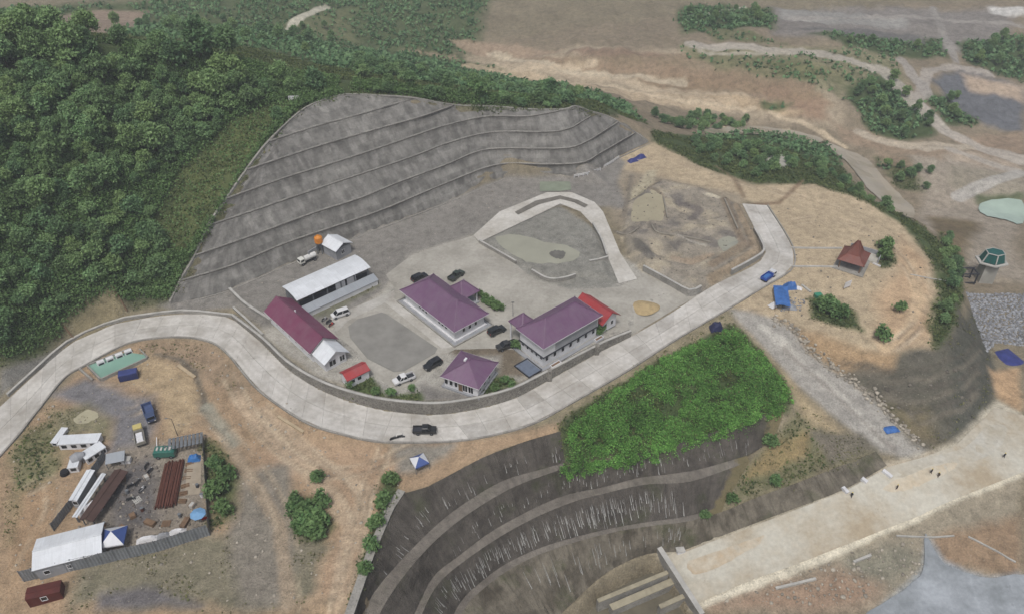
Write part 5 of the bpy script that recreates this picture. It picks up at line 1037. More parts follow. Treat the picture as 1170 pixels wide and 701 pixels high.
for q in range(4): MB().box((q % 2)*4.2-2.2, (q % 2)*4.2-1.9, (q//2)*3.0-1.6, (q//2)*3.0-1.3, 0, 5.6).build('post', M_TRIM, b)
for z in (2.6, 5.603):
    for y in (-1.45, 1.55): MB().box(-2.3, 2.5, y-0.15, y+0.15, z, z+0.3).build('beam', M_TRIM, b)
for x in (-2.05, 2.15): MB().box(x-0.14, x+0.14, -1.3, 1.4, 5.62, 5.88).build('beam', M_TRIM, b)

# ------------------------------------------------------------------ vehicles
WHEEL = {}
def wheel(parent, x, y, r, w=0.24):
    k = round(r, 2)
    if k not in WHEEL:
        t = MB().cyl((0, -w/2, 0), (0, w/2, 0), r, r, 14).build('wheel', M_DARK); q = MB().cyl((0, -w/2-0.01, 0), (0, w/2+0.01, 0), r*0.55, r*0.55, 10).build('rim', M_STEEL)
        WHEEL[k] = (t.data, q.data); bpy.data.objects.remove(t); bpy.data.objects.remove(q)
    o = link(bpy.data.objects.new('wheel', WHEEL[k][0]), parent); o.location = (x, y, r); link(bpy.data.objects.new('rim', WHEEL[k][1]), o)
M_LAMP = surf('lamp_glass', A(220,220,214), 0.2, 0.1, 1); M_TAIL = surf('tail_lamp', A(150,24,22), 0.3, 0.1, 1)
def shell(parent, prof, hw, mat, name='body', tuck=0.10):
    """car body: side profile (x,z) with a waist narrower at the top and bottom"""
    zs = [p[1] for p in prof]; z0, z1 = min(zs), max(zs); n = len(prof); V = []
    for s in (-1, 1):
        for (x, z) in prof: V.append((x, s*(hw-tuck*abs((z-z0)/(z1-z0)-0.45)), z))
    F = [tuple(range(n))[::-1], tuple(range(n, 2*n))]+[(k, (k+1) % n, n+(k+1) % n, n+k) for k in range(n)]
    o = mesh_obj(name, V, F, mat, parent); m = o.modifiers.new('bevel', 'BEVEL'); m.width = 0.06; m.segments = 2; m.limit_method = 'ANGLE'
    return o
def cabin(parent, xb, xf, z0, z1, hw, mat, rake_b=0.35, rake_f=0.6):
    tb, tf = xb+rake_b, xf-rake_f; it = 0.16
    MB().add([(xb, -hw, z0), (xf, -hw, z0), (xf, hw, z0), (xb, hw, z0), (tb, -hw+it, z1), (tf, -hw+it, z1), (tf, hw-it, z1), (tb, hw-it, z1)], [(0, 1, 5, 4), (1, 2, 6, 5), (2, 3, 7, 6), (3, 0, 4, 7), (4, 5, 6, 7)]).build('glazing', M_GLASS, parent)
    r = MB().box(tb-0.06, tf+0.08, -hw+it-0.04, hw-it+0.04, z1+0.003, z1+0.07, 0.08, 0.08).build('roof', mat, parent)
    for s in (-1, 1):
        for (xa, xc) in ((xb, tb), (xf, tf), ((xb+xf)/2, (tb+tf)/2)): MB().bar((xa, s*(hw+0.01), z0), (xc, s*(hw-it+0.01), z1), 0.1, 0.05).build('pillar', mat, parent)
def place(rear, front, dz=0.0, flip=False):
    a, b = G(*rear), G(*front); c = (a+b)/2; return (c[0], c[1], float(ground_z(c[0], c[1]))+dz), math.atan2(b[1]-a[1], b[0]-a[0])
def lamps(t, xf, xr, hw, z):
    for s in (-1, 1): MB().box(xf-0.04, xf+0.03, s*hw-0.18, s*hw+0.18, z-0.08, z+0.08).build('headlight', M_LAMP, t); MB().box(xr-0.03, xr+0.04, s*hw-0.12, s*hw+0.12, z, z+0.3).build('tail_light', M_TAIL, t)
def car(kind, label, col, rear, front, dz=0.06, group='cars parked among the buildings', name=None, cat='car'):
    loc, rz = place(rear, front, dz); m = paint('paint_%d_%d_%d' % col, A(*col)); t = thing(name or {'suv': 'parked_car', 'van': 'minivan', 'pickup': 'pickup_truck'}[kind], label, cat, loc, rz, group)
    if kind == 'suv':
        shell(t, [(-2.25, 0.35), (2.25, 0.35), (2.3, 0.75), (2.1, 0.98), (1.1, 1.08), (-2.2, 1.1), (-2.32, 0.8)], 0.92, m); cabin(t, -2.15, 1.15, 1.08, 1.75, 0.86, m, 0.3, 0.75); lamps(t, 2.27, -2.28, 0.62, 0.78)
    elif kind == 'van':
        shell(t, [(-2.15, 0.35), (2.15, 0.35), (2.22, 0.8), (2.0, 1.0), (1.35, 1.1), (-2.15, 1.12), (-2.2, 0.8)], 0.88, m); cabin(t, -2.12, 1.45, 1.1, 1.85, 0.83, m, 0.15, 0.8); lamps(t, 2.18, -2.16, 0.6, 0.8)
    else:
        shell(t, [(-2.5, 0.45), (2.45, 0.45), (2.5, 0.85), (2.3, 1.05), (1.3, 1.15), (-0.6, 1.15), (-0.62, 0.75), (-2.5, 0.75)], 0.92, m); cabin(t, -0.6, 1.35, 1.15, 1.8, 0.86, m, 0.12, 0.7); lamps(t, 2.46, -2.5, 0.64, 0.82)
        for s in (-1, 1): MB().box(-2.5, -0.65, s*0.88-0.05, s*0.88+0.05, 0.753, 1.2).build('bed_side', m, t)
        MB().box(-2.54, -2.46, -0.82, 0.82, 0.753, 1.18).build('tailgate', m, t); MB().box(-2.44, -0.66, -0.82, 0.82, 0.752, 0.78).build('bed_floor', M_TRIM, t)
    for x in (-1.4, 1.42):
        for s in (-1, 1): wheel(t, x, s*0.84, 0.36)
    return t
car('van', 'white minivan parked by the maroon-roofed hall', (226,226,226), (398,358), (380,364))
car('pickup', 'white pickup truck parked on the pale concrete beside the grass', (228,228,228), (470,432), (453,438.5), cat='pickup')
car('suv', 'black car parked between the gravel court and the small purple-roofed house', (26,28,32), (504,413), (485,423.5))
car('suv', 'black car parked below the right corner of the purple-roofed hall', (30,34,34), (559,384), (576,376))
car('pickup', 'dark pickup with a pale load on the brown ground left of the office', (52,52,50), (588,394), (569,400), cat='pickup')
car('pickup', 'dark green pickup parked behind the purple-roofed hall near its porch', (52,62,52), (516,321), (527,313.5), cat='pickup')
car('suv', 'black car half hidden behind the far left end of the purple-roofed hall', (24,26,30), (474,322), (485,317))
car('pickup', 'black pickup truck driving along the outer edge of the road bend', (34,34,34), (475,494), (496.5,494), dz=0.16, group=None, cat='pickup')
def truck(label, rear, front, cabcol, bed, bedcol, load=None, dz=0.05, s=1.0):
    loc, rz = place(rear, front, dz); t = thing({'dump': 'dump_truck', 'tank': 'tank_truck', 'flat': 'flatbed_truck'}[bed], label, 'truck', loc, rz, 'trucks on the site'); m = paint('paint_%d_%d_%d' % cabcol, A(*cabcol), 0.4); b = surf('bed_%d_%d_%d' % bedcol, A(*bedcol), 0.6, 0.25, 1.0); t.scale = (s, s, s)
    MB().box(-3.0, 2.8, -0.45, 0.45, 0.65, 0.85).build('chassis', M_TRIM, t)
    shell(t, [(1.2, 0.86), (2.95, 0.86), (3.0, 1.5), (2.75, 2.4), (1.2, 2.4)], 1.02, m, 'cab', 0.06)
    MB().add([(2.985, -0.85, 1.55), (2.985, 0.85, 1.55), (2.80, 0.8, 2.25), (2.80, -0.8, 2.25)], [(0, 1, 2, 3)]).build('windscreen', M_GLASS, t)
    for q in (-1, 1): MB().box(1.5, 2.6, q*1.02-0.02, q*1.02+0.02, 1.55, 2.15).build('side_window', M_GLASS, t); MB().box(2.96, 3.04, q*0.7-0.16, q*0.7+0.16, 1.0, 1.2).build('headlight', M_LAMP, t)
    if bed == 'dump':
        ring_ = MB(); ring_.box(-3.1, 1.0, -1.1, -1.0, 0.95, 1.9).box(-3.1, 1.0, 1.0, 1.1, 0.95, 1.9).box(0.9, 1.0, -1.0, 1.0, 0.95, 2.1).box(-3.1, -3.0, -1.0, 1.0, 0.95, 1.8); ring_.build('tipper_bed', b, t); MB().box(-3.0, 0.9, -1.0, 1.0, 0.95, 1.05).build('bed_floor', b, t)
        if load: MB().box(-2.9, 0.85, -0.95, 0.95, 1.06, 1.75, 0.5, 0.3).build('load', load, t)
    elif bed == 'tank':
        MB().cyl((-3.0, 0, 1.75), (0.95, 0, 1.75), 0.85, 0.85, 16).build('tank', b, t)
        for x in (-2.4, -0.9, 0.5): MB().box(x-0.1, x+0.1, -0.6, 0.6, 0.86, 1.2).build('saddle', M_TRIM, t)
        MB().cyl((-1.0, 0, 2.6), (-1.0, 0, 2.75), 0.25, 0.25, 10).build('hatch', M_STEEL, t)
    else:
        MB().box(-3.1, 1.0, -1.1, 1.1, 0.95, 1.12).build('flatbed', b, t)
        if load: MB().box(-2.7, 0.6, -0.85, 0.85, 1.123, 2.1, 0.25, 0.12).build('load', load, t)
    for x in (-2.2, 2.0):
        for q in (-1, 1): wheel(t, x, q*0.85, 0.48, 0.3)
    return t
truck('white tank truck parked between the long shed and the grey slope', (361,295.5), (342,304), (224,224,216), 'tank', (222,222,218), s=0.85)
truck('blue dump truck parked on the grey patch near the camp', (168,464), (176,487), (62,78,112), 'dump', (78,94,132), s=0.95)
truck('truck with a yellow cab and pale load beside the camp gate', (163,511), (159,491), (206,190,120), 'dump', (150,146,136), M_WHITE, s=0.9)
truck('small truck with a bright blue bed at the road edge by the blue tarps', (871,323), (884,314), (214,216,218), 'dump', (52,84,170), M_BLUE, s=0.8)
def tarp_heap(label, px, wx, wy, h, mat, rz=0.0, cat='tarp', name='covered_load'):
    p = G(*px); t = thing(name, label, cat, p, rz); r = random.Random(label); n, m = 8, 6; V = []; F = []
    for i in range(n+1):
        for j in range(m+1):
            x, y = -wx/2+wx*i/n, -wy/2+wy*j/m; e = min(1, 3.2*min(i/n, 1-i/n), ) * min(1, 3.2*min(j/m, 1-j/m)); V.append((x, y, h*(0.05+0.95*min(1, e*1.3))*(0.85+0.3*r.random()) if 0 < i < n and 0 < j < m else 0.0))
    for i in range(n):
        for j in range(m): a = i*(m+1)+j; F.append((a, a+m+1, a+m+2, a+1))
    mesh_obj('cover', V, F, mat, t, [(v[0], v[1]) for v in V])
    for q in range(3): MB().bar((-wx/2+wx*(q+1)/4, -wy/2, 0.08), (-wx/2+wx*(q+1)/4, wy/2, 0.08), 0.08, 0.05).build('lashing', M_TRIM, t)
    return t
tarp_heap('dark blue covered heap on the verge above the thicket', (818,375), 3.4, 2.6, 1.7, surf('navy_tarp', A(44,48,82), 0.5, 0.3, 0.9), 0.2)
tarp_heap('left blue tarpaulin heap on the tan ground beyond the grey slope', (723,184), 3.6, 2.2, 0.9, M_DBLUE, 0.5, name='tarpaulin_heap'); tarp_heap('right blue tarpaulin heap on the tan ground beyond the grey slope', (732,180), 3.6, 2.4, 1.0, M_DBLUE, 0.6, name='tarpaulin_heap')
p = G(148,431); t = thing('blue_container', 'dark blue steel container beside the green water basin', 'container', p, 0.33); m_ = surf('blue_steel', A(52,62,112), 0.5, 0.3, 0.8)
shell(t, [(-2.0, 0.05), (2.0, 0.05), (2.0, 1.75), (-2.0, 1.75)], 1.05, m_, 'container_body', 0.0)
for k in range(9): MB().box(-1.8+k*0.42, -1.66+k*0.42, -1.1, -1.051, 0.15, 1.65).build('rib', m_, t)
MB().box(-1.9, 1.9, -0.95, 0.95, 1.753, 1.8).build('roof_sheet', surf('blue_roof_sheet', A(66,76,130), 0.5, 0.3, 0.8), t)
tarp_heap('large blue tarpaulin lying on the orange ground at the right edge', (1153,410), 6.0, 7.0, 0.35, M_DBLUE, 0.3, name='tarpaulin_sheet'); tarp_heap('blue tarpaulin lying beside the steep gravel ramp', (1018,490), 3.4, 2.2, 0.5, M_BLUE, 0.2, name='tarpaulin_sheet')
p = G(737,351); t = thing('sand_pile', 'round tan sand pile on the concrete yard behind the annex', 'sand pile', p); V = [(0, 0, 1.0)]; F = []; r = random.Random(3); nr, na = 7, 26
for i in range(1, nr+1):
    for j in range(na): q = 3.4*i/nr*(1+0.10*math.sin(3*j*2*math.pi/na+1)+0.05*r.random()); V.append((q*math.cos(j*2*math.pi/na), 0.85*q*math.sin(j*2*math.pi/na), max(0.0, 1.0*(1-(i/nr)**1.3))+(0.12*r.random() if i < nr else -0.05)))
for j in range(na): F.append((0, 1+j, 1+(j+1) % na))
for i in range(nr-1):
    for j in range(na): F.append((1+i*na+j, 1+(i+1)*na+j, 1+(i+1)*na+(j+1) % na, 1+i*na+(j+1) % na))
mesh_obj('heap', V, F, surf('tan_sand', A(180,160,122), 0.95, 0.25, 0.9), t, smooth=True)
def bike(label, px, rz, col, group='motorcycles on the site'):
    p = G(*px, 0.05); t = thing('motorcycle', label, 'motorcycle', p, rz, group); m = paint('paint_%d_%d_%d' % col, A(*col))
    for x in (-0.62, 0.62): wheel(t, x, 0, 0.28, 0.12)
    MB().box(-0.7, 0.1, -0.13, 0.13, 0.62, 0.78).build('seat', M_DARK, t); MB().prism([(-0.6, 0.35), (0.35, 0.3), (0.6, 0.7), (0.3, 0.85), (-0.6, 0.6)], -0.12, 0.12).build('frame', m, t); MB().bar((0.45, -0.35, 1.02), (0.45, 0.35, 1.02), 0.06).build('handlebar', M_STEEL, t); MB().bar((0.62, 0, 0.3), (0.45, 0, 1.0), 0.09).build('fork', M_STEEL, t); MB().box(0.5, 0.62, -0.1, 0.1, 0.75, 0.92).build('headlight', M_LAMP, t)
for k, (px, rz, col, lab) in enumerate([((371,366),0.9,(190,190,190),'pale motorcycle nearest the long shed beside the white minivan'), ((376,368.5),0.9,(60,60,66),'dark motorcycle in the middle of the row beside the white minivan'), ((379,372),0.9,(200,60,50),'red motorcycle nearest the hall front beside the white minivan'), ((458,500),0.2,(50,50,54),'dark motorcycle behind the black pickup on the road'), ((450,502),0.4,(60,58,56),'dark motorcycle at the dirt edge of the road bend'),
        ((150,556),0.7,(40,42,50),'dark motorcycle nearest the brown roof in the camp'), ((158,552),1.4,(60,60,62),'grey motorcycle in the middle of the camp yard'), ((163,560),1.1,(220,220,220),'white motorcycle in the middle of the camp yard'), ((150,571),0.3,(36,38,40),'dark motorcycle near the white folded tarpaulin'), ((168,533),1.5,(70,66,64),'grey motorcycle at the top of the rusty steel stack'), ((172,539),1.2,(50,50,60),'dark motorcycle beside the rusty steel stack')]): bike(lab, px, rz, col)

# ------------------------------------------------------------------ the camp, lower left
def quad_frame(C, L, R, z):
    c, a, w, d = fit(C, L, R, z); return c, a, w, d, float(ground_z(*c))
def slat_fence(name, label, line, h, mat, group, panel=2.4, post=True, bat=True):
    P = [np.array(G(*p)) for p in line]; t = thing(name, label, 'fence', (0, 0, 0), 0, group); pts = []
    for a, b in zip(P[:-1], P[1:]):
        n = max(1, int(round(np.linalg.norm(b-a)/panel)))
        for k in range(n):
            p, q = a+(b-a)*k/n, a+(b-a)*(k+1)/n; p[2] = ground_z(p[0], p[1]); q[2] = ground_z(q[0], q[1]); e = (q-p)*0.01; nn = int(panel/0.3); V = []; F = []
            nrm = np.array([-(q-p)[1], (q-p)[0], 0]); nrm /= np.linalg.norm(nrm)+1e-9
            for i in range(nn+1):
                m_ = (p+e)+(q-p-2*e)*i/nn+nrm*(0.05 if i % 2 else -0.05); V += [(m_[0], m_[1], m_[2]-0.1), (m_[0], m_[1], m_[2]+h)]
            F = [(2*i, 2*i+2, 2*i+3, 2*i+1) for i in range(nn)]
            mesh_obj('panel', V, F, mat, t)
            MB().box(p[0]-0.07, p[0]+0.07, p[1]-0.07, p[1]+0.07, p[2]-0.3, p[2]+h+0.12).build('post', M_STEEL, t)
    return t
M_FENCE = surf('fence_sheet', A(138,142,146), 0.6, 0.25, 0.4, metal=0.1, dirt=A(104,102,98))
slat_fence('sheet_fence', 'grey sheet fence along the near side of the camp', [(28,664),(70,655),(118,644),(180,630),(240,611)], 3.2, M_FENCE, 'fences round the camp')
slat_fence('sheet_fence', 'grey sheet fence along the left side of the camp', [(62,606),(88,572),(122,522)], 2.2, M_FENCE, 'fences round the camp')
slat_fence('sheet_fence', 'grey sheet fence along the right side of the camp beside the bushes', [(240,611),(237,560),(233,502)], 2.0, surf('brown_fence', A(128,122,112), 0.7, 0.3, 0.5), 'fences round the camp')
def shed(name, label, C, L, R, z, roofmat, rise=0.8, along='x', wall=M_GREYW, cat='shed', over=0.3, two=None):
    c, a, w, d, g = quad_frame(C, L, R, z); t = thing(name, label, cat, (c[0], c[1], g), a, None); he = z-g
    hip_roof(w, d, he, he+rise, along, 0.0, roofmat, t)
    if wall:
        mb = MB(); hw, hd = w/2-over, d/2-over; MB().box(-hw, hw, -hd, -hd+0.12, -0.3, he-0.15).build('wall', wall, t); MB().box(-hw, hw, hd-0.12, hd, -0.3, he-0.15).build('wall', wall, t); MB().box(-hw, -hw+0.12, -hd+0.12, hd-0.12, -0.3, he-0.15).build('wall', wall, t); MB().box(hw-0.12, hw, -hd+0.12, hd-0.12, -0.3, he-0.15).build('wall', wall, t)
        n = max(1, int(w/3))
        for k in range(n): window(t, 'S', -w/2+w*(k+0.5)/n, 0.9, 0.9, 0.9, w/2-over, d/2-over)
    else:
        for k in range(4): MB().box((k % 2-0.5)*(w-0.8)-0.08, (k % 2-0.5)*(w-0.8)+0.08, (k//2-0.5)*(d-0.8)-0.08, (k//2-0.5)*(d-0.8)+0.08, -0.2, he-0.1).build('post', M_STEEL, t)
    return t
s_ = shed('camp_shed', 'big camp shed with a bright white roof at the lower left', (36,652), (38,616), (116,634), -1.6, M_WROOF, 0.9, 'x')
shed('camp_shed', 'narrow camp shed with a pale roof beside the left fence', (78,571), (97,536), (87,573), -2.0, M_WROOF, 0.15, 'y')
shed('long_store', 'long camp store with a dark brown roof along the left fence', (90,593), (130,536), (106,596), -2.4, surf('dark_brown_sheet', A(82,62,56), 0.7, 0.3, 0.6), 0.5, 'y', None)
shed('white_lean_to', 'long narrow white lean-to roof between the left fence and the brown roof', (82,590), (114,540), (87,592), -2.5, M_WROOF, 0.12, 'y', None)
shed('brown_container', 'small dark brown container outside the camp fence at the bottom left', (28,685), (30,671), (68,676), -2.8, surf('dark_red_sheet', A(92,44,38), 0.7, 0.3, 0.6), 0.12, 'x', surf('dark_red_sheet', A(92,44,38)), 'container', 0.05)
tarp_heap('white folded tarpaulin at the end of the long brown roof', (104,583), 4.2, 2.6, 1.9, M_WHITE, 0.6, name='white_tarpaulin')
def canopy(label, px, size, h, c0, c1, rz):
    p = G(*px); t = thing('canopy_tent', label, 'tent', p, rz, 'canopy tents'); hs_ = size/2; cc = [surf('tent_white', A(224,226,230), 0.6, 0.1, 0.8), surf('tent_blue', A(70,92,150), 0.6, 0.2, 0.8)]
    E = [(-hs_, -hs_), (hs_, -hs_), (hs_, hs_), (-hs_, hs_)]
    for k in range(4):
        a, b = E[k], E[(k+1) % 4]; MB().add([(a[0], a[1], h), (b[0], b[1], h), (0, 0, h+size*0.38), (a[0], a[1], h-0.3), (b[0], b[1], h-0.3)], [(0, 1, 2), (0, 3, 4, 1)]).build('panel', cc[(k+c0) % 2], t)
        MB().cyl((a[0]*0.97, a[1]*0.97, 0), (a[0]*0.97, a[1]*0.97, h), 0.05).build('pole', M_STEEL, t)
canopy('blue and white canopy tent beside the big white camp shed', (134,621), 4.2, 2.3, 0, 1, 0.2); canopy('blue and white canopy tent on the dirt below the road bend', (480,533), 3.0, 2.0, 1, 0, 0.5)
# stacked reinforcing bars
c, a, w, d, g = quad_frame((177,583), (187,528), (200,582), -4.0)
t = thing('steel_bar_stack', 'long stack of rusty brown steel bars in the camp yard', 'steel stack', (c[0], c[1], g), a)
for k in range(26):
    x = -w/2+w*(k+0.5)/26; zz = 0.25+0.45*random.random()
    MB().bar((x+random.uniform(-.1, .1), -d/2+random.uniform(0, 0.8), zz), (x+random.uniform(-.1, .1), d/2-random.uniform(0, 0.8), zz), w/25, 0.35).build('bar', M_RUST, t)
for k in range(4): MB().box(-w/2, w/2, -d/2+d*(k+0.5)/4-0.15, -d/2+d*(k+0.5)/4+0.15, -0.1, 0.18).build('bearer', M_WOOD, t)
for k in range(6):
    p = local((c, a), w/2+1.1+random.uniform(-.2, .3), -d/2+1.5+k*d/6.5, g); q = thing('timber_pile', ['lowest', 'second', 'third', 'fourth', 'fifth', 'topmost'][k]+' pale timber pile in the row right of the rusty steel stack', 'timber', p, a+random.uniform(-.2, .2), 'timber piles by the steel stack')
    for j in range(4): MB().box(-0.8, 0.8, -0.45+j*0.24, -0.27+j*0.24, 0.0, 0.22+0.12*(j % 2)).build('plank', M_WOOD, q)
c, a, w, d, g = quad_frame((212,584), (214,528), (228,580), -4.3)
struct(drape('concrete_pad', [(212,566),(214,530),(230,528),(229,564)], surf('pad_concrete', A(168,156,138), 0.9, 0.2, 0.5), 0.08))
c, a, w, d, g = quad_frame((192,512), (194,504), (232,503), -2.2)
t = thing('frame_shelter', 'grey slatted shelter roof at the back right of the camp', 'shelter', (c[0], c[1], g), a)
for k in range(9): x = -w/2+0.3+k*(w-0.6)/8; MB().box(x-0.28, x+0.28, -1.6, 1.6, 2.0, 2.06).build('roof_slat', M_STEEL, t)
for k in range(4): MB().box((k % 2-0.5)*(w-0.6)-0.07, (k % 2-0.5)*(w-0.6)+0.07, (k//2-0.5)*2.8-0.07, (k//2-0.5)*2.8+0.07, -0.2, 1.9).build('post', M_TRIM, t)
for y in (-1.4, 1.4): MB().box(-w/2+0.1, w/2-0.1, y-0.06, y+0.06, 1.9, 1.997).build('beam', M_TRIM, t)
# teal machine
p = G(190,520); t = thing('generator_truck', 'teal green machine with four pale vents at the back of the camp', 'machine', p, 0.08); M_TL = paint('teal_paint', A(48,112,98), 0.4)
shell(t, [(-2.1, 0.5), (2.1, 0.5), (2.1, 1.7), (1.7, 2.0), (-1.9, 2.0), (-2.1, 1.7)], 1.0, M_TL)
for k in range(4): MB().box(-1.5+k*0.85, -1.1+k*0.85, -0.4, 0.4, 2.003, 2.2).build('vent', M_COPE, t)
for x in (-1.3, 1.3):
    for q in (-1, 1): wheel(t, x, q*0.85, 0.42)
MB().cyl((0.3, 0.2, 2.0), (0.3, 0.2, 2.9), 0.12, 0.1).build('exhaust', M_STEEL, t)
tarp_heap('bright blue covered crate by the camp fence corner', (222,524), 2.6, 1.7, 1.2, surf('bright_blue_tarp', A(58,116,180), 0.5, 0.25, 0.9), 0.2)
p = G(229,594); t = thing('market_umbrella', 'light blue umbrella beside a red cooler in the camp corner', 'umbrella', p)
mb = MB(); n = 8; V = [(1.5*math.cos(k*math.pi/4), 1.5*math.sin(k*math.pi/4), 2.0) for k in range(8)]+[(0, 0, 2.6)]; mb.add(V, [(k, (k+1) % 8, 8) for k in range(8)]); mb.build('canopy', surf('light_blue_cloth', A(120,164,204), 0.7, 0.15, 0.8), t); MB().cyl((0, 0, 0), (0, 0, 2.5), 0.05).build('pole', M_STEEL, t); MB().cyl((0, 0, 0), (0, 0, 0.15), 0.35).build('base', M_WALLC, t)
p = G(234,591); t = thing('cooler_box', 'red cooler box beside the light blue umbrella', 'cooler', p, 0.3); MB().box(-0.6, 0.6, -0.4, 0.4, 0, 0.8, 0.04, 0.04).build('box_body', surf('red_plastic', A(190,50,48), 0.5, 0.2, 1), t); MB().box(-0.62, 0.62, -0.42, 0.42, 0.803, 0.95).build('lid', M_WHITE, t)
for px, l, rz, lab in (((168,616),3.8,0.25,'white skiff-shaped tarp along the near camp fence, left one'), ((187,612),2.6,0.28,'grey flat sheet along the near camp fence, middle one'), ((203,607.5),3.4,0.3,'white skiff-shaped tarp along the near camp fence, right one')):
    tarp_heap(lab, px, l, 1.3, 0.8, M_WHITE if 'white' in lab else M_GREYW, rz, name='covered_boat', cat='covered load')
# white prefab cabins left of the camp gate
def prefab(label, C, L, R, z, nwin=3):
    c, a, w, d, g = quad_frame(C, L, R, z); t = thing('prefab_cabin', label, 'cabin', (c[0], c[1], g), a, 'white cabins beside the camp'); he = max(1.0, z-g)
    MB().box(-w/2, w/2, -d/2, d/2, -0.2, he-0.15).build('wall', M_WHITE, t); MB().box(-w/2-0.12, w/2+0.12, -d/2-0.12, d/2+0.12, he-0.147, he).build('roof', M_WROOF, t)
    for k in range(nwin): window(t, 'S', -w/2+w*(k+0.5)/nwin, he*0.35, min(0.9, w/nwin*0.5), he*0.35, w/2, d/2, frame=M_TRIM)
prefab('long white cabin with a row of dark windows left of the camp gate', (66,507), (69,497), (110,506), -2.4, 4)
prefab('white cabin set crosswise at the right end of the long white cabin', (98,524), (95,515), (118,508), -2.6, 3)
prefab('narrow white box standing slantwise behind the long white cabin', (58,505), (70,488), (64,506), -3.2, 1)
prefab('squat white cabin below the long white cabin', (77,534), (82,520), (88,532), -2.8, 1)
p = G(91,528); t = thing('mixer_drum', 'pale round mixer drum between the white cabins', 'mixer', p, 0.6); MB().cyl((-1.1, 0, 1.4), (0.2, 0, 1.6), 0.9, 1.15, 14).cyl((0.2, 0, 1.6), (1.5, 0, 1.8), 1.15, 0.5, 14).build('drum', M_GREYW, t)
for q in range(4): MB().box((q % 2)*1.6-0.9, (q % 2)*1.6-0.75, (q//2)*1.2-0.7, (q//2)*1.2-0.55, 0, 1.2).build('leg', M_STEEL, t)
p = G(74,541); t = thing('tyre_stack', 'dark stack of tyres beside the squat white cabin', 'tyres', p)
for k in range(3): MB().cyl((0.1*k, 0, 0.3*k), (0.1*k, 0, 0.3*k+0.28), 0.85, 0.85, 14).build('tyre', M_DARK, t)
c, a, w, d, g = quad_frame((120,530), (124,519), (142,524), -2.6)
t = thing('gate_shelter', 'grey sloping sheet roof at the camp gate', 'shelter', (c[0], c[1], g), a)
MB().add([(-w/2, -d/2, 1.7), (w/2, -d/2, 1.7), (w/2, d/2, 2.1), (-w/2, d/2, 2.1), (-w/2, -d/2, 1.62), (w/2, -d/2, 1.62), (w/2, d/2, 2.02), (-w/2, d/2, 2.02)], [(0, 1, 2, 3), (7, 6, 5, 4), (0, 4, 5, 1), (1, 5, 6, 2), (2, 6, 7, 3), (3, 7, 4, 0)], [(0, 0), (w, 0), (w, d), (0, d)]*2).build('roof', M_GROOF, t)
for k in range(4): MB().box((k % 2-0.5)*(w-0.3)-0.06, (k % 2-0.5)*(w-0.3)+0.06, (k//2-0.5)*(d-0.3)-0.06, (k//2-0.5)*(d-0.3)+0.06, -0.2, 1.6).build('post', M_STEEL, t)
p = G(145,527); t = thing('white_crate', 'white crate in front of the camp gate shelter', 'crate', p, 0.1); MB().box(-0.9, 0.9, -0.6, 0.6, 0, 0.9, 0.03, 0.03).build('crate_body', M_WHITE, t); MB().box(-0.95, 0.95, -0.65, 0.65, 0.903, 1.0).build('lid', M_COPE, t)
p = G(203,497); t = thing('light_pole', 'thin dark light pole standing behind the slatted shelter', 'lamp post', p); MB().cyl((0, 0, 0), (0, 0, 5.0), 0.08, 0.05).build('pole', M_TRIM, t); MB().bar((0, 0, 5.0), (-0.9, 0, 5.15), 0.06).build('arm', M_TRIM, t); MB().box(-1.3, -0.8, -0.12, 0.12, 5.1, 5.2).build('lamp_head', M_STEEL, t)
p = G(180,515); t = thing('barrier_pole', 'white barrier pole leaning at the camp gate', 'barrier', p, 1.9); MB().bar((0, 0, 0.6), (3.2, 0, 0.9), 0.14).build('boom', M_WHITE, t); MB().box(-0.2, 0.2, -0.2, 0.2, 0, 0.9).build('stand', M_STEEL, t)
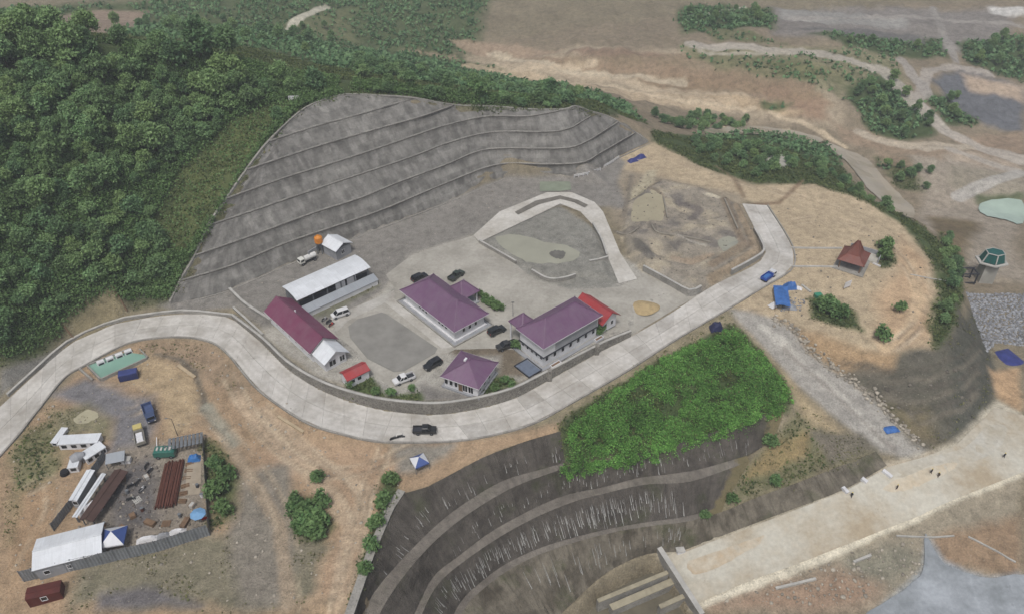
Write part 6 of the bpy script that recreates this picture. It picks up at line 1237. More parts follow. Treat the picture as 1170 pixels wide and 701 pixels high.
# clutter in the camp yard: crates, drums, pallets
rr = random.Random(5)
cl = [('oil_drum','drum'),('pallet','pallet'),('crate','crate')]
spots = [(140,548,'brown pallet near the top end of the long brown roof'),(146,563,'grey drum beside the long brown roof'),(157,571,'pale pallet lying on the dark camp floor'),(163,583,'rusty drum between the canopy tent and the steel stack'),(152,590,'small crate behind the canopy tent'),(172,598,'timber crate along the near fence of the camp'),(190,598,'brown pallet below the steel stack'),(212,598,'long crate near the light blue umbrella'),(220,578,'pale crate below the concrete pad'),(206,590,'grey drum right of the steel stack foot'),(140,604,'crate right of the white folded tarpaulin'),(120,600,'drum beside the white folded tarpaulin'),(110,606,'dark drum behind the big white camp shed'),(168,546,'pale crate left of the steel stack'),(226,556,'dark drum beside the right camp fence'),(231,567,'white drum beside the right camp fence')]
for u, v, lab in spots:
    p = G(u, v); kind = 'drum' if 'drum' in lab else 'pallet' if 'pallet' in lab else 'crate'
    m = {'brown': M_WOOD, 'grey': M_STEEL, 'pale': M_COPE, 'rust': M_RUST, 'dark': M_TRIM, 'whit': M_WHITE, 'timb': M_WOOD}.get(lab[:4] if lab[:5] != 'brown' else 'brown', M_WOOD)
    t = thing({'drum': 'oil_drum'}.get(kind, kind), lab, kind, p, rr.random()*3)
    if kind == 'drum': MB().cyl((0, 0, 0), (0, 0, 0.9), 0.32, 0.32, 12).build('drum_body', m, t); MB().cyl((0, 0, 0.903), (0, 0, 0.93), 0.33, 0.33, 12).build('lid', M_STEEL, t)
    elif kind == 'pallet':
        for j in range(5): MB().box(-0.8, 0.8, -0.7+j*0.3, -0.5+j*0.3, 0.14, 0.2).build('board', m, t)
        for x in (-0.7, 0, 0.7): MB().box(x-0.08, x+0.08, -0.7, 0.75, 0, 0.137).build('runner', m, t)
    else:
        L = 2.2 if 'long' in lab else 1.1; MB().box(-L/2, L/2, -0.5, 0.5, 0, 0.75).build('crate_body', m, t)
        for x in (-L/2+0.1, L/2-0.1): MB().box(x-0.06, x+0.06, -0.53, 0.53, 0.05, 0.8).build('batten', M_WOOD, t)

# ------------------------------------------------------------------ blue tarp shelter, boards and small things on the terrace
c, a, w, d, g = quad_frame((887,346), (898,325), (903,340), 1.8)
t = thing('tarp_shelter', 'bright blue tarpaulin shelter beside the road end', 'shelter', (c[0], c[1], g), a)
w = max(w, 3.2); n = 6; V = []; F = []
for i in range(n+1):
    for j in range(n+1): V.append((-w/2+w*i/n, -d/2+d*j/n, 2.0-0.35*abs(i/n-0.5)*2+0.25*math.sin(j*1.4+i)*0.4))
for i in range(n):
    for j in range(n): k = i*(n+1)+j; F.append((k, k+n+1, k+n+2, k+1))
mesh_obj('sheet', V, F, M_BLUE, t)
for k in range(4): MB().cyl(((k % 2-0.5)*(w-0.3), (k//2-0.5)*(d-0.3), -0.2), ((k % 2-0.5)*(w-0.3), (k//2-0.5)*(d-0.3), 1.7), 0.06).build('pole', M_WOOD, t)
tarp_heap('second blue tarpaulin sagging over goods behind the shelter', (903,328), 3.6, 2.6, 1.5, M_BLUE, 0.1, name='tarpaulin_heap'); tarp_heap('white sheet over goods left of the blue shelter', (884,349), 2.6, 1.8, 0.9, M_WHITE, 0.5, name='covered_goods'); tarp_heap('grey plastic over goods in front of the blue shelter', (902,351), 3.4, 2.2, 0.8, surf('grey_plastic', A(150,154,160), 0.5, 0.3, 1.0), -0.1, name='covered_goods'); tarp_heap('white board pile right of the blue shelter', (911,329), 2.4, 1.4, 0.5, M_WHITE, -0.4, name='board_pile')
p = G(934,340); t = thing('green_bin', 'green bin beside the grass patch on the terrace', 'bin', p, 0.2); MB().box(-0.8, 0.8, -0.6, 0.6, 0, 1.1, -0.08, -0.08).build('bin_body', surf('green_plastic', A(64,140,112), 0.5, 0.2, 1), t); MB().box(-0.9, 0.9, -0.7, 0.7, 1.103, 1.2).build('lid', surf('green_plastic', A(64,140,112)), t)
p = G(967,330); t = thing('notice_board', 'blank white board standing on posts on the bare terrace', 'sign board', p, 0.5)
MB().box(-1.15, 1.15, -0.04, 0.04, 0.6, 2.4).build('panel', M_WHITE, t)
for x in (-1.0, 1.0): MB().box(x-0.05, x+0.05, 0.041, 0.13, -0.2, 2.3).build('post', M_WOOD, t)
p = G(337,116); t = thing('notice_board', 'small white board on the grass above the grey slope', 'sign board', p, 0.1)
MB().box(-1.7, 1.7, -0.04, 0.04, 0.5, 1.7).build('panel', M_WHITE, t)
for x in (-1.4, 1.4): MB().box(x-0.06, x+0.06, 0.041, 0.15, -0.2, 1.6).build('post', M_STEEL, t)
def beam(name, label, p, q, w, mat, dz=0.15, cat='beam', group=None):
    a, b = G(*p), G(*q); t = thing(name, label, cat, a, 0, group); P, _ = resample(np.array([a, b]), 12); P[:, 2] = ground_z(P[:, 0], P[:, 1])+dz; mb = MB()
    for x, y in zip(P[:-1], P[1:]): mb.bar(x-a, y-a, w)
    mb.build('pipe', mat, t)
beam('pipe', 'thin pale pipe lying across the terrace towards the trestle', (1040,314), (1086,324), 0.22, M_COPE); beam('plank', 'white plank beside the brown-roofed pavilion', (997,301), (1006,305), 0.35, M_WHITE, 0.2)
beam('plank', 'pair of pale planks lying right of the blue shelter', (916,326), (926,334), 0.5, M_COPE, 0.15)
beam('pipe', 'long pale pipe running along the lower right slope', (1024,612), (1090,612), 0.3, M_COPE); beam('pipe', 'pale curving pipe at the lower right edge', (1106,613), (1160,642), 0.3, M_COPE)
beam('plank', 'pale plank on the stony slope at the lower right', (886,672), (932,661), 0.5, M_COPE); beam('plank', 'short pale plank on the stony slope at the lower right', (975,642), (995,634), 0.5, M_COPE)
beam('plank', 'first white block line at the spillway edge', (962,557), (968,564), 0.8, M_WHITE, 0.3); beam('plank', 'second white block line at the spillway edge', (984,547), (990,552), 0.8, M_WHITE, 0.3); beam('plank', 'third white block line at the spillway edge', (1008,538), (1018,546), 0.8, M_WHITE, 0.3)
beam('pipe', 'old pale log on the bare tan ground below the basin', (204,418), (223,432), 0.8, surf('pale_log', A(186,168,140), 0.9, 0.2, 0.5), 0.1, 'log')
beam('pipe', 'pale log on the dirt beside the road bend', (318,476), (347,494), 0.6, surf('pale_log', A(186,168,140)), 0.1, 'log')
beam('fence_rail', 'long timber rail up the tan bank by the left road', (128,327), (146,357), 0.25, M_WOOD, 0.5, 'rail'); beam('fence_rail', 'short timber rail at the foot of the tan bank', (74,374), (86,388), 0.25, M_WOOD, 0.4, 'rail')
p = G(586,361); t = thing('lamp_post', 'thin grey lamp post between the hall and the office', 'lamp post', p); MB().cyl((0, 0, 0), (0, 0, 4.2), 0.07, 0.05).build('pole', M_STEEL, t); MB().box(-0.35, 0.35, -0.1, 0.1, 4.2, 4.3).build('lamp_head', M_TRIM, t)
p = G(777,630); t = thing('valve_box', 'white concrete box at the top of the spillway pit', 'box', p, 0.2); MB().box(-0.8, 0.8, -0.6, 0.6, -0.3, 0.8).build('box_body', M_WHITE, t); MB().box(-0.9, 0.9, -0.7, 0.7, 0.803, 0.92).build('lid', M_COPE, t)

# ------------------------------------------------------------------ people on the spillway floor
def person(label, px, rz, shirt, stride=0.18):
    p = G(*px); t = thing('person', label, 'person', p, rz, 'workers on the spillway floor')
    J = {'pel': (0, 0, .95), 'che': (0, .02, 1.32), 'nek': (0, .02, 1.5), 'hed': (0, .05, 1.64), 'top': (0, .04, 1.74), 'ls': (-.19, .02, 1.42), 'le': (-.26, .04, 1.14), 'lw': (-.24, .16, .9), 'rs': (.19, .02, 1.42), 're': (.26, .02, 1.14), 'rw': (.26, .12, .88), 'lh': (-.1, 0, .9), 'lk': (-.11, stride*.6, .5), 'la': (-.11, stride, .08), 'lt': (-.12, stride+.16, .04), 'rh': (.1, 0, .9), 'rk': (.11, -stride*.2, .5), 'ra': (.11, -stride, .1), 'rt': (.12, -stride+.16, .04)}
    R = {'pel': .15, 'che': .17, 'nek': .06, 'hed': .11, 'top': .07, 'ls': .075, 'le': .055, 'lw': .04, 'rs': .075, 're': .055, 'rw': .04, 'lh': .1, 'lk': .075, 'la': .05, 'lt': .045, 'rh': .1, 'rk': .075, 'ra': .05, 'rt': .045}
    E = [('pel', 'che'), ('che', 'nek'), ('nek', 'hed'), ('hed', 'top'), ('che', 'ls'), ('ls', 'le'), ('le', 'lw'), ('che', 'rs'), ('rs', 're'), ('re', 'rw'), ('pel', 'lh'), ('lh', 'lk'), ('lk', 'la'), ('la', 'lt'), ('pel', 'rh'), ('rh', 'rk'), ('rk', 'ra'), ('ra', 'rt')]
    ks = list(J); me = bpy.data.meshes.new('body'); me.from_pydata([J[k] for k in ks], [(ks.index(a), ks.index(b)) for a, b in E], []); o = link(bpy.data.objects.new('body', me), t)
    m = o.modifiers.new('skin', 'SKIN'); sv = me.skin_vertices
    if not len(sv): me.attributes.new  # skin layer is made with the modifier
    if not sv:
        bm = bmesh.new(); bm.from_mesh(me); bm.verts.layers.skin.verify(); bm.to_mesh(me); bm.free(); sv = me.skin_vertices
    for i, k in enumerate(ks): sv[0].data[i].radius = (R[k], R[k]); sv[0].data[i].use_root = (k == 'pel')
    s = o.modifiers.new('sub', 'SUBSURF'); s.levels = 1; s.render_levels = 1; me.materials.append(surf('work_clothes_%d' % shirt[0], A(*shirt), 0.9, 0.2, 2))
    MB().cyl((0, .05, 1.68), (0, .04, 1.80), 0.14, 0.08, 10).build('helmet', surf('helmet_%d' % shirt[1], A(210, 190, 90), 0.4, 0.1, 2), t)
for px, rz, sh, lab in (((1063,541),0.4,(58,54,60),'person in dark clothes walking on the spillway floor near the orange stain'), ((1071,545),2.2,(72,60,50),'person in brown clothes beside another on the spillway floor'), ((1024,559),1.2,(60,42,38),'person in dark red clothes alone on the spillway floor'), ((972,568),-0.6,(40,44,52),'person in black clothes by the first white block line'), ((1146,523),0.2,(50,52,60),'person in dark clothes at the far right end of the spillway floor')): person(lab, px, rz, sh)

# ------------------------------------------------------------------ vegetation and loose stone
def cards(Cn, size, r, up=0.35):
    """one randomly turned leaf-clump quad at each centre"""
    n = len(Cn); nr = r.normal(size=(n, 3)); nr[:, 2] = np.abs(nr[:, 2])+up; nr /= np.linalg.norm(nr, axis=1)[:, None]
    a = np.cross(nr, r.normal(size=(n, 3))); a /= np.linalg.norm(a, axis=1)[:, None]; b = np.cross(nr, a)
    s = (size*(0.6+0.8*r.random(n)))[:, None]; bs = s*(0.45+0.35*r.random(n))[:, None]
    V = np.stack([Cn-a*s, Cn-b*bs+nr*s*0.15, Cn+a*s, Cn+b*bs+nr*s*0.15], 1).reshape(-1, 3)
    return V, np.arange(4*n).reshape(n, 4)
def lobe_points(lobes, per, r, fill=0.35, jit=0.10):
    out = []
    for (x, y, z, rx, rz) in lobes:
        d = r.normal(size=(per, 3)); d /= np.linalg.norm(d, axis=1)[:, None]; d[:, 2] = np.where(d[:, 2] < -0.35, -d[:, 2], d[:, 2])
        q = (1-fill*r.random(per)**2)[:, None]; j_ = r.normal(size=(per, 3)); lump = 1+0.28*np.sin(d@r.normal(size=3)*4+r.random()*6)[:, None]; out.append(np.array([x, y, z])+d*q*lump*np.array([rx, rx, rz])+j_*jit*rx*np.array([1.3, 1.3, 1.0]))
    return np.concatenate(out)
M_BARK = surf('bark', A(96,82,66), 0.95, 0.3, 2.0)
M_LEAF = leaf_mat('tree_leaves', A(98,136,92), A(150,182,126), A(144,168,104)); M_LEAF2 = leaf_mat('dark_tree_leaves', A(84,122,84), A(128,160,112), A(124,150,98)); M_THICK = leaf_mat('thicket_leaves', A(86,138,66), A(140,190,98)); M_SHRUB = leaf_mat('shrub_leaves', A(84,122,76), A(130,160,102), A(112,138,84)); M_GRASS = leaf_mat('grass_blades', A(70,92,52), A(116,124,76)); M_DRYG = leaf_mat('dry_grass_blades', A(96,104,66), A(140,134,96))
VAR = []
def make_tree(seed, h, cr, leaf, mat, n_lobe=9, per=150, name='crown'):
    r = np.random.default_rng(seed); lob = []
    for k in range(n_lobe):
        an = r.random()*6.28; rad = cr*0.62*math.sqrt(r.random()); z = h*(0.34+0.50*r.random())-rad*0.2
        s = cr*(0.34+0.26*r.random()); lob.append((rad*math.cos(an), rad*math.sin(an), z, s, s*0.8))
    lob.append((0, 0, h*0.82, cr*0.5, cr*0.45))
    V, F = cards(lobe_points(lob, per, r, 0.5, 0.2), leaf, r); c = big_mesh(name, V, F, mat)
    mb = MB(); bend = r.normal(size=2)*0.25; top = (bend[0], bend[1], h*0.72); mb.cyl((0, 0, -0.6), (bend[0]*0.4, bend[1]*0.4, h*0.36), 0.055*cr+0.05, 0.04*cr+0.04, 7); mb.cyl((bend[0]*0.4, bend[1]*0.4, h*0.36), top, 0.04*cr+0.04, 0.04, 6)
    for l in lob[:4]: mb.cyl((bend[0]*0.4, bend[1]*0.4, h*0.36), (l[0]*0.8, l[1]*0.8, l[2]), 0.03*cr+0.02, 0.03, 5)
    t = mb.build('trunk', M_BARK); VAR.append((c.data, t.data)); bpy.data.objects.remove(c); bpy.data.objects.remove(t); return len(VAR)-1
def plant(name, label, cat, p, k, s, rz, group, parts=('crown', 'trunk')):
    o = thing(name, label, cat, p, rz, group); o.scale = (s, s, s*random.uniform(0.9, 1.15))
    link(bpy.data.objects.new(parts[0], VAR[k][0]), o); link(bpy.data.objects.new(parts[1], VAR[k][1]), o); return o
def scatter(poly, spacing, seed, jit=0.45):
    P = GP(poly); xs = [p[0] for p in P]; ys = [p[1] for p in P]; gx, gy = np.meshgrid(np.arange(min(xs), max(xs), spacing), np.arange(min(ys), max(ys), spacing)); gx[::2] += spacing/2
    r = np.random.default_rng(seed); gx = gx+(r.random(gx.shape)-0.5)*2*jit*spacing; gy = gy+(r.random(gx.shape)-0.5)*2*jit*spacing; m = in_poly(gx, gy, P); return np.stack([gx[m], gy[m], ground_z(gx[m], gy[m])], 1)
def pixel(p):
    d = Vector((p[0], p[1], p[2]-CAM_H)); dep = d.y*CS-d.z*SN; return CX+FPX*d.x/dep, CY+FPX*(-d.y*SN-d.z*CS)/dep
def zone(p, us, vs, un, vn):
    u, v = pixel(p); return (vn[int(np.searchsorted(vs, v))]+' '+un[int(np.searchsorted(us, u))]).replace('middle middle part', 'very middle')
BIG = [make_tree(100+k, 8.2, 3.3, 0.36, M_LEAF, 11, 260) for k in range(4)]+[make_tree(120+k, 7.4, 2.9, 0.34, M_LEAF2, 10, 250) for k in range(3)]
SMALL = [make_tree(140+k, 4.4, 2.4, 0.30, M_LEAF2, 9, 220) for k in range(3)]+[make_tree(150+k, 4.0, 2.2, 0.29, M_LEAF, 9, 220) for k in range(2)]
SHR = [make_tree(160+k, 1.9, 1.25, 0.24, M_SHRUB, 6, 70, 'foliage') for k in range(4)]
T1 = [(-40,84),(60,78),(140,78),(250,92),(330,98),(380,101),(320,116),(285,128),(245,155),(200,190),(165,220),(110,240),(60,245),(-40,262)]
T2 = [(-30,262),(60,245),(110,240),(165,222),(178,262),(196,296),(186,330),(160,330),(126,318),(96,335),(62,378),(20,395),(-30,410)]
pts = scatter(T1, 3.1, 1); order = np.random.default_rng(4).permutation(len(pts)); print('trees', len(pts))
for i in order[:260]:
    plant('tree', 'leafy green tree crowded among others in the '+zone(pts[i], [90, 190], [120, 175], ['left part', 'middle part', 'right part'], ['upper', 'middle', 'lower'])+' of the wooded hill', 'tree', pts[i], random.choice(BIG), min(1.25, 0.36+abs(random.gauss(0, 0.32))), random.random()*6.28, 'trees on the upper wooded hill')
pts2 = scatter(T2, 3.4, 2); print('small trees', len(pts2)); order = np.random.default_rng(5).permutation(len(pts2))
for i in order[:170]:
    plant('small_tree', 'low bushy tree in the '+zone(pts2[i], [60, 125], [300], ['left part', 'middle part', 'right part'], ['higher', 'lower'])+' of the growth above the left road', 'tree', pts2[i], random.choice(SMALL), random.uniform(0.65, 1.1), random.random()*6.28, 'bushy trees above the left road')
ps = scatter([(-300,50),(100,44),(330,80),(400,92),(390,98),(250,90),(100,76),(-300,90)], 5.5, 3); print('ridge', len(ps))
for p in ps[:70]: plant('ridge_tree', 'dark tree at the '+zone(p, [60, 200], [], ['left end', 'middle', 'right end'], ['far'])+' of the ridge line of the wooded hill', 'tree', p, random.choice(BIG), random.uniform(0.7, 1.1), random.random()*6.28, 'trees on the ridge line')
for p in scatter([(385,100),(470,104),(530,110),(600,115),(645,117),(660,120),(640,125),(563,119),(473,110),(401,106)], 3.6, 6): plant('ridge_shrub', 'bushy shrub on the green strip behind the crest of the grey slope', 'shrub', p, random.choice(SMALL), random.uniform(0.45, 0.9), random.random()*6.28, 'shrubs behind the slope crest')
for (u, v, s, lab) in ((231,68,1.5,'large dark tree standing out at the top centre of the wooded hill'), (262,72,1.3,'dark round tree right of the large tree on the hill top'), (470,103,0.8,'dark spreading tree under the left end of the skyline dirt bank'), (512,106,0.75,'dark spreading tree beside the bamboo clump'), (628,112,0.9,'dark rounded tree on the green strip near the slope crest'), (748,134,0.6,'small pointed tree at the right end of the green strip'), (318,140,0.55,'lone dark bush on the open grass left of the slope crest')):
    p = G(u, v); p = W(u, v, p[2]); plant('tree', lab, 'tree', (p[0], p[1], float(ground_z(p[0], p[1]))), random.choice(BIG[4:]), s, random.random()*6.28, None)
for p in scatter([(400,70),(470,68),(540,80),(600,94),(650,106),(700,122),(660,114),(600,106),(520,98),(400,88)], 6.5, 26)[:60]: plant('ridge_shrub', 'bushy shrub on the green ground beyond the crest of the grey slope', 'shrub', p, random.choice(SMALL), random.uniform(0.5, 1.1), random.random()*6.28, 'shrubs beyond the slope crest')
# bamboo clump
p = G(548,112); t = thing('bamboo_clump', 'tall feathery bamboo clump on the crest behind the grey slope', 'bamboo', p); r = np.random.default_rng(77); LP = []
for k in range(26):
    an = r.random()*6.28; ln = 4.5+2.5*r.random(); mb = MB(); q0 = np.array([0.5*math.cos(an), 0.5*math.sin(an), 0.0]); prev = q0
    for j in range(1, 6): q = q0+np.array([math.cos(an)*0.11*j*j, math.sin(an)*0.11*j*j, ln*j/5*(1-0.03*j)]); mb.cyl(prev, q, 0.06, 0.05, 5); prev = q; LP.append(q+r.normal(size=(16, 3))*0.45 if j > 1 else q+r.normal(size=(4, 3))*0.3)
    mb.build('cane', M_SHRUB, t)
V, F = cards(np.concatenate(LP), 0.38, r); big_mesh('foliage', V, F, M_SHRUB, t)
# green undergrowth over the hill and every green bank
def tufts(name, n, seed, size, mat, test, hmax, label, cat, box=(-130, 150, 60, 262), per=3):
    r = np.random.default_rng(seed); x = r.uniform(box[0], box[1], n); y = r.uniform(box[2], box[3], n)
    i = np.clip(np.searchsorted(GX, x), 0, len(GX)-1); j = np.clip(np.searchsorted(GY, y), 0, len(GY)-1); g = GREEN[i, j]
    k = test(x, y, g, r.random(n)); x, y = x[k], y[k]; z = ground_z(x, y)
    C = np.repeat(np.stack([x, y, z], 1), per, 0)+np.stack([r.normal(size=len(x)*per)*0.3, r.normal(size=len(x)*per)*0.3, r.random(len(x)*per)*hmax], 1)
    V, F = cards(C, size, r, 0.2); o = big_mesh(name, V, F, mat); print(name, len(F)); return tag(o, label, cat, kind='stuff')
HILL = GP([(-100,60),(330,84),(480,104),(640,115),(660,120),(519,119),(401,106),(347,122),(283,190),(224,290),(197,343),(160,340),(75,380),(20,408),(-100,440)])
OPEN = GP([(340,113),(300,163),(262,219),(238,254),(214,288),(186,290),(176,250),(206,196),(250,152),(300,122)])
hill_t = lambda x, y, g, q: in_poly(x, y, HILL) & (g > 0.3) & (q < np.where(in_poly(x, y, OPEN), 0.10, 1.0)) & (vnoise(x, y, 7, 21, 3) > -0.35)
tufts('undergrowth', 520000, 31, 0.28, M_SHRUB, hill_t, 2.0, 'dense green undergrowth covering the wooded hill', 'undergrowth', (-135, 30, 130, 262), 2)
bank_t = lambda x, y, g, q: (~in_poly(x, y, HILL) | in_poly(x, y, OPEN)) & (g > 0.3) & (q < g) & (vnoise(x, y, 5, 22, 3) > -0.25)
tufts('bank_growth', 230000, 32, 0.30, M_GRASS, bank_t, 0.55, 'green weeds and grass on the banks and verges', 'grass', per=2)
dry_t = lambda x, y, g, q: (g > 0.12) & (g < 0.6) & (q < 0.35) & (vnoise(x, y, 4, 23, 3) > 0.05)
tufts('dry_grass', 160000, 33, 0.22, M_DRYG, dry_t, 0.25, 'sparse dry grass on the camp ground and terraces', 'grass', (-110, 130, 62, 215), 2)
far_t = lambda x, y, g, q: (g > 0.25) & (q < g*g) & (vnoise(x, y, 9, 24, 3) > -0.3)
tufts('far_scrub', 120000, 34, 0.8, M_LEAF2, far_t, 1.6, 'scrub on the far fields and valley sides', 'scrub', (-330, 360, 262, 520), 2)
# bright green thicket above the lower cut
r = np.random.default_rng(55)
tp_ = scatter([(650,500),(658,482),(700,453),(740,426),(790,398),(832,382),(868,408),(890,438),(900,454),(892,466),(830,489),(760,510),(700,524),(655,532)], 1.75, 8, 0.55)
k_ = (vnoise(tp_[:, 0], tp_[:, 1], 6, 71, 3) > -0.42); tp_ = tp_[k_]; hh_ = np.clip(1.35+1.9*vnoise(tp_[:, 0], tp_[:, 1], 5.5, 72, 2)+r.normal(size=len(tp_))*0.35, 0.35, 3.4)
lob = [(p[0], p[1], p[2]+0.35*h, s, h) for p, s, h in zip(tp_, r.uniform(0.7, 1.6, len(tp_)), hh_)]
eb, _ = resample(LW([(645,534,-8.2),(700,524,-8.2),(760,509,-8.1),(830,488,-7.9),(890,466,-7.3)]), 80)      # growth hanging over the lip of the cut
bd_ = np.array(GP([(655,488),(700,453),(740,426),(790,398),(832,382),(868,408),(890,438),(902,456)])); bd_, _ = resample(bd_, 70)
for q in bd_:
    x, y = q[0]+np.clip(r.normal(), -1.2, 1.2)*0.6, q[1]+np.clip(r.normal(), -1.2, 1.0)*0.6; lob.append((x, y, float(ground_z(x, y))+0.1, r.uniform(0.35, 0.9), r.uniform(0.3, 0.8)))
for q in eb:
    dn = abs(r.normal())*1.7; lob.append((q[0]+r.normal()*0.6, q[1]-0.25-dn*0.32, q[2]+0.3-dn, r.uniform(0.5, 1.0), r.uniform(0.5, 1.1)))
V, F = cards(lobe_points(lob, 340, r, 0.7, 0.32), 0.17, r, 0.5); print('thicket', len(F)); tag(big_mesh('thicket', V, F, M_THICK), 'bright green thicket on the bank between the road and the dark cut slope', 'thicket', kind='stuff')
LP = np.repeat(tp_, 14, 0)+np.stack([r.normal(size=len(tp_)*14)*0.9, r.normal(size=len(tp_)*14)*0.9, np.repeat(hh_, 14)*(0.6+0.8*r.random(len(tp_)*14))], 1)
V, F = cards(LP, 0.24, r, 0.1); tag(big_mesh('thicket_shoots', V, F, M_GRASS), 'paler shoots rising through the bright green thicket', 'shoots', kind='stuff')
for u, v, s_, lab in ((880,508,1.2,'bush at the top right corner of the dark cut'), (836,572,0.9,'bush at the right end of the lowest bench of the dark cut'), (884,552,1.0,'upper bush on the green strip above the spillway wall'), (805,590,0.8,'bush at the foot of the green strip above the spillway wall')):
    plant('bush', lab, 'bush', G(u, v), SHR[0] if False else random.choice(SHR), s_*1.2, random.random()*6, None, ('foliage', 'stem'))
# shrubs one by one
SP = [(548,337),(551,340),(555,342),(559,345),(562,346),(566,349),(569,351),(572,354),(556,348),(561,351),(566,355),(552,345)]
for u, v in SP: plant('garden_shrub', 'small clipped shrub in the planted strip beside the hall porch', 'shrub', G(u, v), random.choice(SHR), random.uniform(0.6, 0.85), random.random()*6, 'shrubs beside the hall porch', ('foliage', 'stem'))
for u, v, s, lab in ((340,583,1.3,'green bush at the upper left of the clump on the dirt slope'), (350,592,1.5,'green bush in the middle of the clump on the dirt slope'), (345,604,1.4,'green bush at the left of the clump on the dirt slope'), (358,612,1.5,'green bush at the lower end of the clump on the dirt slope'), (366,598,1.4,'green bush at the right of the clump on the dirt slope'), (368,575,1.2,'dark bush right above the clump on the dirt slope'), (362,550,1.1,'lone dark bush up the dirt slope above the clump'), (338,572,0.9,'small bush left above the clump on the dirt slope'),
                  (248,535,1.2,'bush beside the upper right camp fence'), (258,548,1.3,'bush right of the camp fence by the track'), (250,565,1.4,'bush beside the middle of the right camp fence'), (256,585,1.2,'bush beside the lower right camp fence'),
                  (446,552,1.1,'bush at the top of the hedge beside the dark cut'), (440,575,1.2,'second bush down the hedge beside the dark cut'), (433,600,1.2,'third bush down the hedge beside the dark cut'), (424,628,1.1,'fourth bush down the hedge beside the dark cut'), (416,655,1.0,'lowest bush of the hedge beside the dark cut'),
                  (938,352,1.3,'bush at the left of the green patch on the bare terrace'), (950,358,1.5,'bush in the middle of the green patch on the bare terrace'), (962,364,1.3,'bush at the right of the green patch on the bare terrace'), (1005,386,1.4,'round bush on the rim above the amphitheatre cut'), (1028,356,1.1,'small bush alone on the tan terrace'), (945,348,1.0,'small bush at the top of the green patch on the bare terrace'), (1012,285,1.4,'bush right of the brown-roofed pavilion'), (1010,297,1.2,'lower bush right of the brown-roofed pavilion'),
                  (400,441,0.7,'small shrub on the lawn by the red kiosk'), (430,450,0.7,'small shrub on the lawn inside the road wall'), (447,452,0.8,'round shrub on the lawn inside the road wall'), (470,446,0.6,'small shrub below the white pickup'), (566,446,0.7,'garden shrub right of the small purple-roofed house'), (577,438,0.7,'upper garden shrub right of the small purple-roofed house'), (585,442,0.7,'garden shrub next to the blue tiled terrace'), (590,398,0.8,'shrub beside the dark pickup near the office'), (684,380,1.0,'dark shrub at the right front corner of the office')):
    plant('bush', lab, 'bush', G(u, v), random.choice(SHR), s*1.25, random.random()*6, None, ('foliage', 'stem'))
# valley trees and bushes on the far banks
for nm, poly, sp, lab in (('valley_tree', [(965,100),(1018,84),(1040,112),(1072,152),(1030,160),(985,138)], 7.5, 'green tree on the bank beside the curving far haul road'), ('valley_tree', [(1098,52),(1180,40),(1180,95),(1112,72)], 8.5, 'green tree in the far top right corner'), ('valley_tree', [(785,12),(880,10),(882,32),(785,36)], 10, 'green tree in the far patch right of the top centre'), ('valley_tree', [(1064,114),(1098,108),(1116,138),(1082,140)], 6.5, 'green tree on the knoll below the far haul road fork'), ('valley_tree', [(930,40),(1070,48),(1072,62),(1000,60)], 9, 'green tree along the far quarry edge'),
                         ('valley_bush', [(752,140),(800,132),(855,138),(852,148),(790,150)], 4.5, 'dark bush along the stream behind the bare terrace'), ('valley_bush', [(790,156),(850,156),(935,172),(990,222),(1030,250),(1010,240),(940,205),(860,205),(800,182)], 6.0, 'bush on the green bank below the bare terrace'), ('valley_bush', [(1075,262),(1100,296),(1092,345),(1070,390),(1066,370),(1080,320)], 4.2, 'bush on the green edge above the intake tower'), ('valley_bush', [(1005,185),(1065,190),(1058,215),(1022,208)], 6, 'bush between the stream and the far haul road'),
                         ('far_tree', [(90,26),(200,18),(300,30),(395,34),(395,60),(330,62),(200,40)], 12, 'scattered dark tree on the far green fields')):
    q = scatter(poly, sp, hash(lab) % 97 if False else len(lab))
    for p in q[:60]: plant(nm, lab, 'tree' if 'tree' in nm else 'bush', p, random.choice(SMALL if 'bush' in nm else BIG), random.uniform(0.45, 0.8) if 'bush' in nm else random.uniform(0.35, 0.7), random.random()*6.28, lab.replace('green tree', 'green trees').replace('dark bush', 'dark bushes').replace('bush on', 'bushes on').replace('bush between', 'bushes between').replace('dark tree', 'dark trees'))
# loose stone: rubble, riprap, ramp edge
def rocks(name, P, S, mat, label, cat='stones', seed=9):
    r = np.random.default_rng(seed); bm = bmesh.new(); bmesh.ops.create_icosphere(bm, subdivisions=1, radius=1.0); bv = np.array([v.co[:] for v in bm.verts]); bf = np.array([[v.index for v in f.verts] for f in bm.faces]); bm.free(); n = len(P)
    V = bv[None]*(0.7+0.6*r.random((n, len(bv), 1)))*S[:, None, None]*np.stack([np.ones(n), 0.6+0.5*r.random(n), 0.5+0.3*r.random(n)], 1)[:, None, :]
    an = r.random(n)*6.28; c, s = np.cos(an), np.sin(an); X = V[..., 0]*c[:, None]-V[..., 1]*s[:, None]; Y = V[..., 0]*s[:, None]+V[..., 1]*c[:, None]; V = np.stack([X, Y, V[..., 2]], -1)+P[:, None, :]
    F = (bf[None]+(np.arange(n)*len(bv))[:, None, None]).reshape(-1, 3); return tag(big_mesh(name, V.reshape(-1, 3), F, mat), label, cat, kind='stuff')
def stone_var(name, col):
    m, nt, b = nodes_of(name); g = nt.nodes.new('ShaderNodeNewGeometry'); c = mixc(nt, g.outputs['Random Per Island'], tuple(x*0.6 for x in col), tuple(min(1, x*1.3) for x in col)); c = mixc(nt, 1.0, c, ramp(nt, noise(nt, g.outputs['Position'], 1.5, 4), [(0.3, 0.75), (0.7, 1.2)]), 'MULTIPLY'); nt.links.new(c, b.inputs['Base Color']); b.inputs['Roughness'].default_value = 0.95; return m
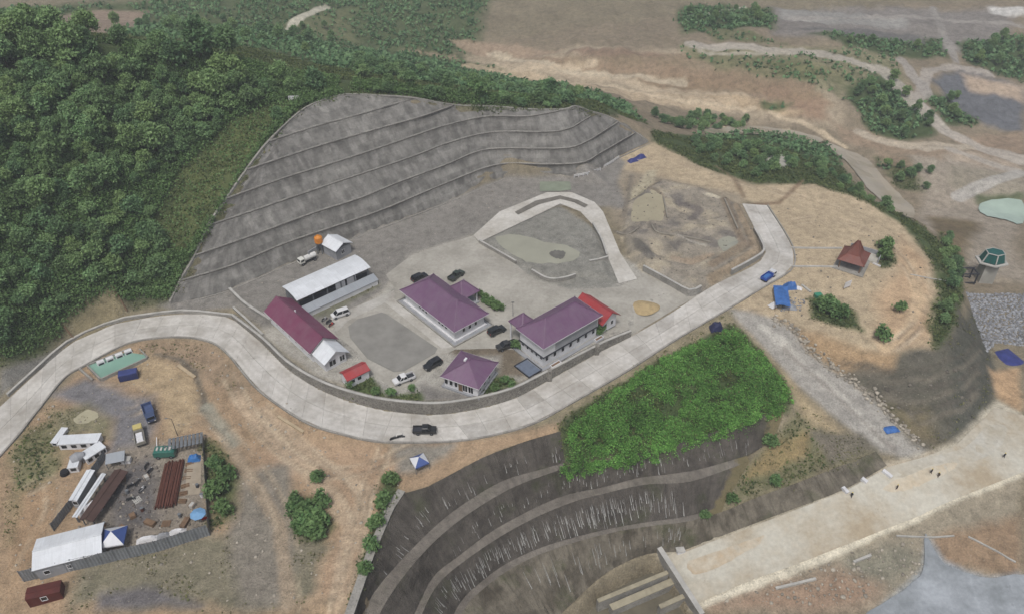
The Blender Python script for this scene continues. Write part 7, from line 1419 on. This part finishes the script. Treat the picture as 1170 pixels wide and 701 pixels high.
M_RIP = stone_var('riprap_stone', A(150,152,156)); M_RUB = stone_var('rubble', A(168,160,146)); M_DRUB = stone_var('dark_rubble', A(120,114,104))
r = np.random.default_rng(91)
P = scatter([(1103,332),(1180,334),(1180,394),(1138,392),(1128,402),(1112,362)], 0.62, 12, 0.5); rocks('riprap', P+[0, 0, 0.05], r.uniform(0.25, 0.55, len(P)), M_RIP, 'pale grey riprap stones below the intake tower')
L, _ = resample(np.array(GP([(884,363),(926,401),(976,437),(1008,463),(1050,505)])), 260); L[:, :2] += r.normal(size=(260, 2))*0.55; L[:, 2] = ground_z(L[:, 0], L[:, 1])+0.1; rocks('ramp_stones', L, r.uniform(0.2, 0.6, 260), M_RUB, 'line of broken stones along the right edge of the gravel ramp', seed=10)
def field(poly, sp, smin, smax, mat, name, lab, seed):
    P = scatter(poly, sp, seed, 0.5); q = np.random.default_rng(seed); k = q.random(len(P)) < 0.8; P = P[k]; rocks(name, P+[0, 0, 0.02], q.uniform(smin, 1, len(P))**3*(smax-smin)+smin, mat, lab, seed=seed)
field([(12,510),(94,420),(236,392),(300,450),(440,508),(460,560),(410,690),(12,690)], 2.1, 0.08, 0.42, M_RUB, 'loose_stones', 'loose pale stones on the dirt around the camp', 13)
field([(690,215),(740,200),(850,240),(866,285),(800,325),(740,305)], 2.0, 0.08, 0.4, M_DRUB, 'loose_stones', 'dark rubble on the muddy raised pad', 14)
field([(880,240),(985,230),(1060,300),(1070,390),(985,400),(900,360),(910,310)], 3.6, 0.08, 0.4, M_DRUB, 'loose_stones', 'small dark stones on the bare terrace', 15)
field([(820,690),(1000,620),(1055,615),(1055,655),(1000,690)], 1.0, 0.1, 0.55, M_RUB, 'loose_stones', 'rubble on the slope below the spillway edge', 16)
field([(270,335),(560,215),(650,212),(600,228),(460,290),(330,350)], 2.2, 0.06, 0.3, M_RUB, 'loose_stones', 'small stones on the gravel at the slope foot', 17)
field([(1000,470),(1060,480),(1110,480),(1130,420),(1090,420),(1020,430)], 2.2, 0.1, 0.6, M_DRUB, 'loose_stones', 'stones on the amphitheatre cut', 19)

P = scatter([(92,590),(130,520),(180,520),(205,600),(236,590),(236,604),(130,626)], 1.25, 21, 0.5); r = np.random.default_rng(22); P = P[r.random(len(P)) < 0.75]
rocks('yard_debris', P+[0, 0, 0.08], r.uniform(0.12, 0.42, len(P)), stone_var('yard_debris', A(120,112,104)), 'scraps and offcuts strewn over the camp yard', 'debris', 23)
P = scatter([(880,345),(905,338),(922,345),(915,357),(890,356)], 0.8, 24, 0.5); rocks('goods_debris', P+[0, 0, 0.1], r.uniform(0.12, 0.4, len(P)), stone_var('goods_debris', A(140,144,150)), 'grey clutter strewn in front of the blue tarpaulin shelter', 'debris', 25)

# ------------------------------------------------------------------ the moist air between camera and far land
lowz = float(min(HZ_VIS.min(), -31))-1.5; topz = max(126.0, float(HZ_VIS.max())+18)
hz = MB().box(-2900, 2900, -700, 2900, lowz, topz).build('haze', None); hz.data.materials.clear(); tag(hz, 'thin pale haze over the whole valley', 'haze', kind='stuff')
hm = bpy.data.materials.new('haze'); hm.use_nodes = True; hm.node_tree.nodes.clear(); ho = hm.node_tree.nodes.new('ShaderNodeOutputMaterial'); hv = hm.node_tree.nodes.new('ShaderNodeVolumePrincipled')
hv.inputs['Density'].default_value = 0.00042; hv.inputs['Color'].default_value = (0.86, 0.90, 0.95, 1); hv.inputs['Anisotropy'].default_value = 0.1; hm.node_tree.links.new(hv.outputs[0], ho.inputs['Volume']); hz.data.materials.append(hm); print('haze', lowz, topz)
SC.cycles.volume_bounces = 0; SC.cycles.max_bounces = 6; SC.cycles.diffuse_bounces = 3; SC.cycles.glossy_bounces = 2; SC.cycles.transmission_bounces = 2
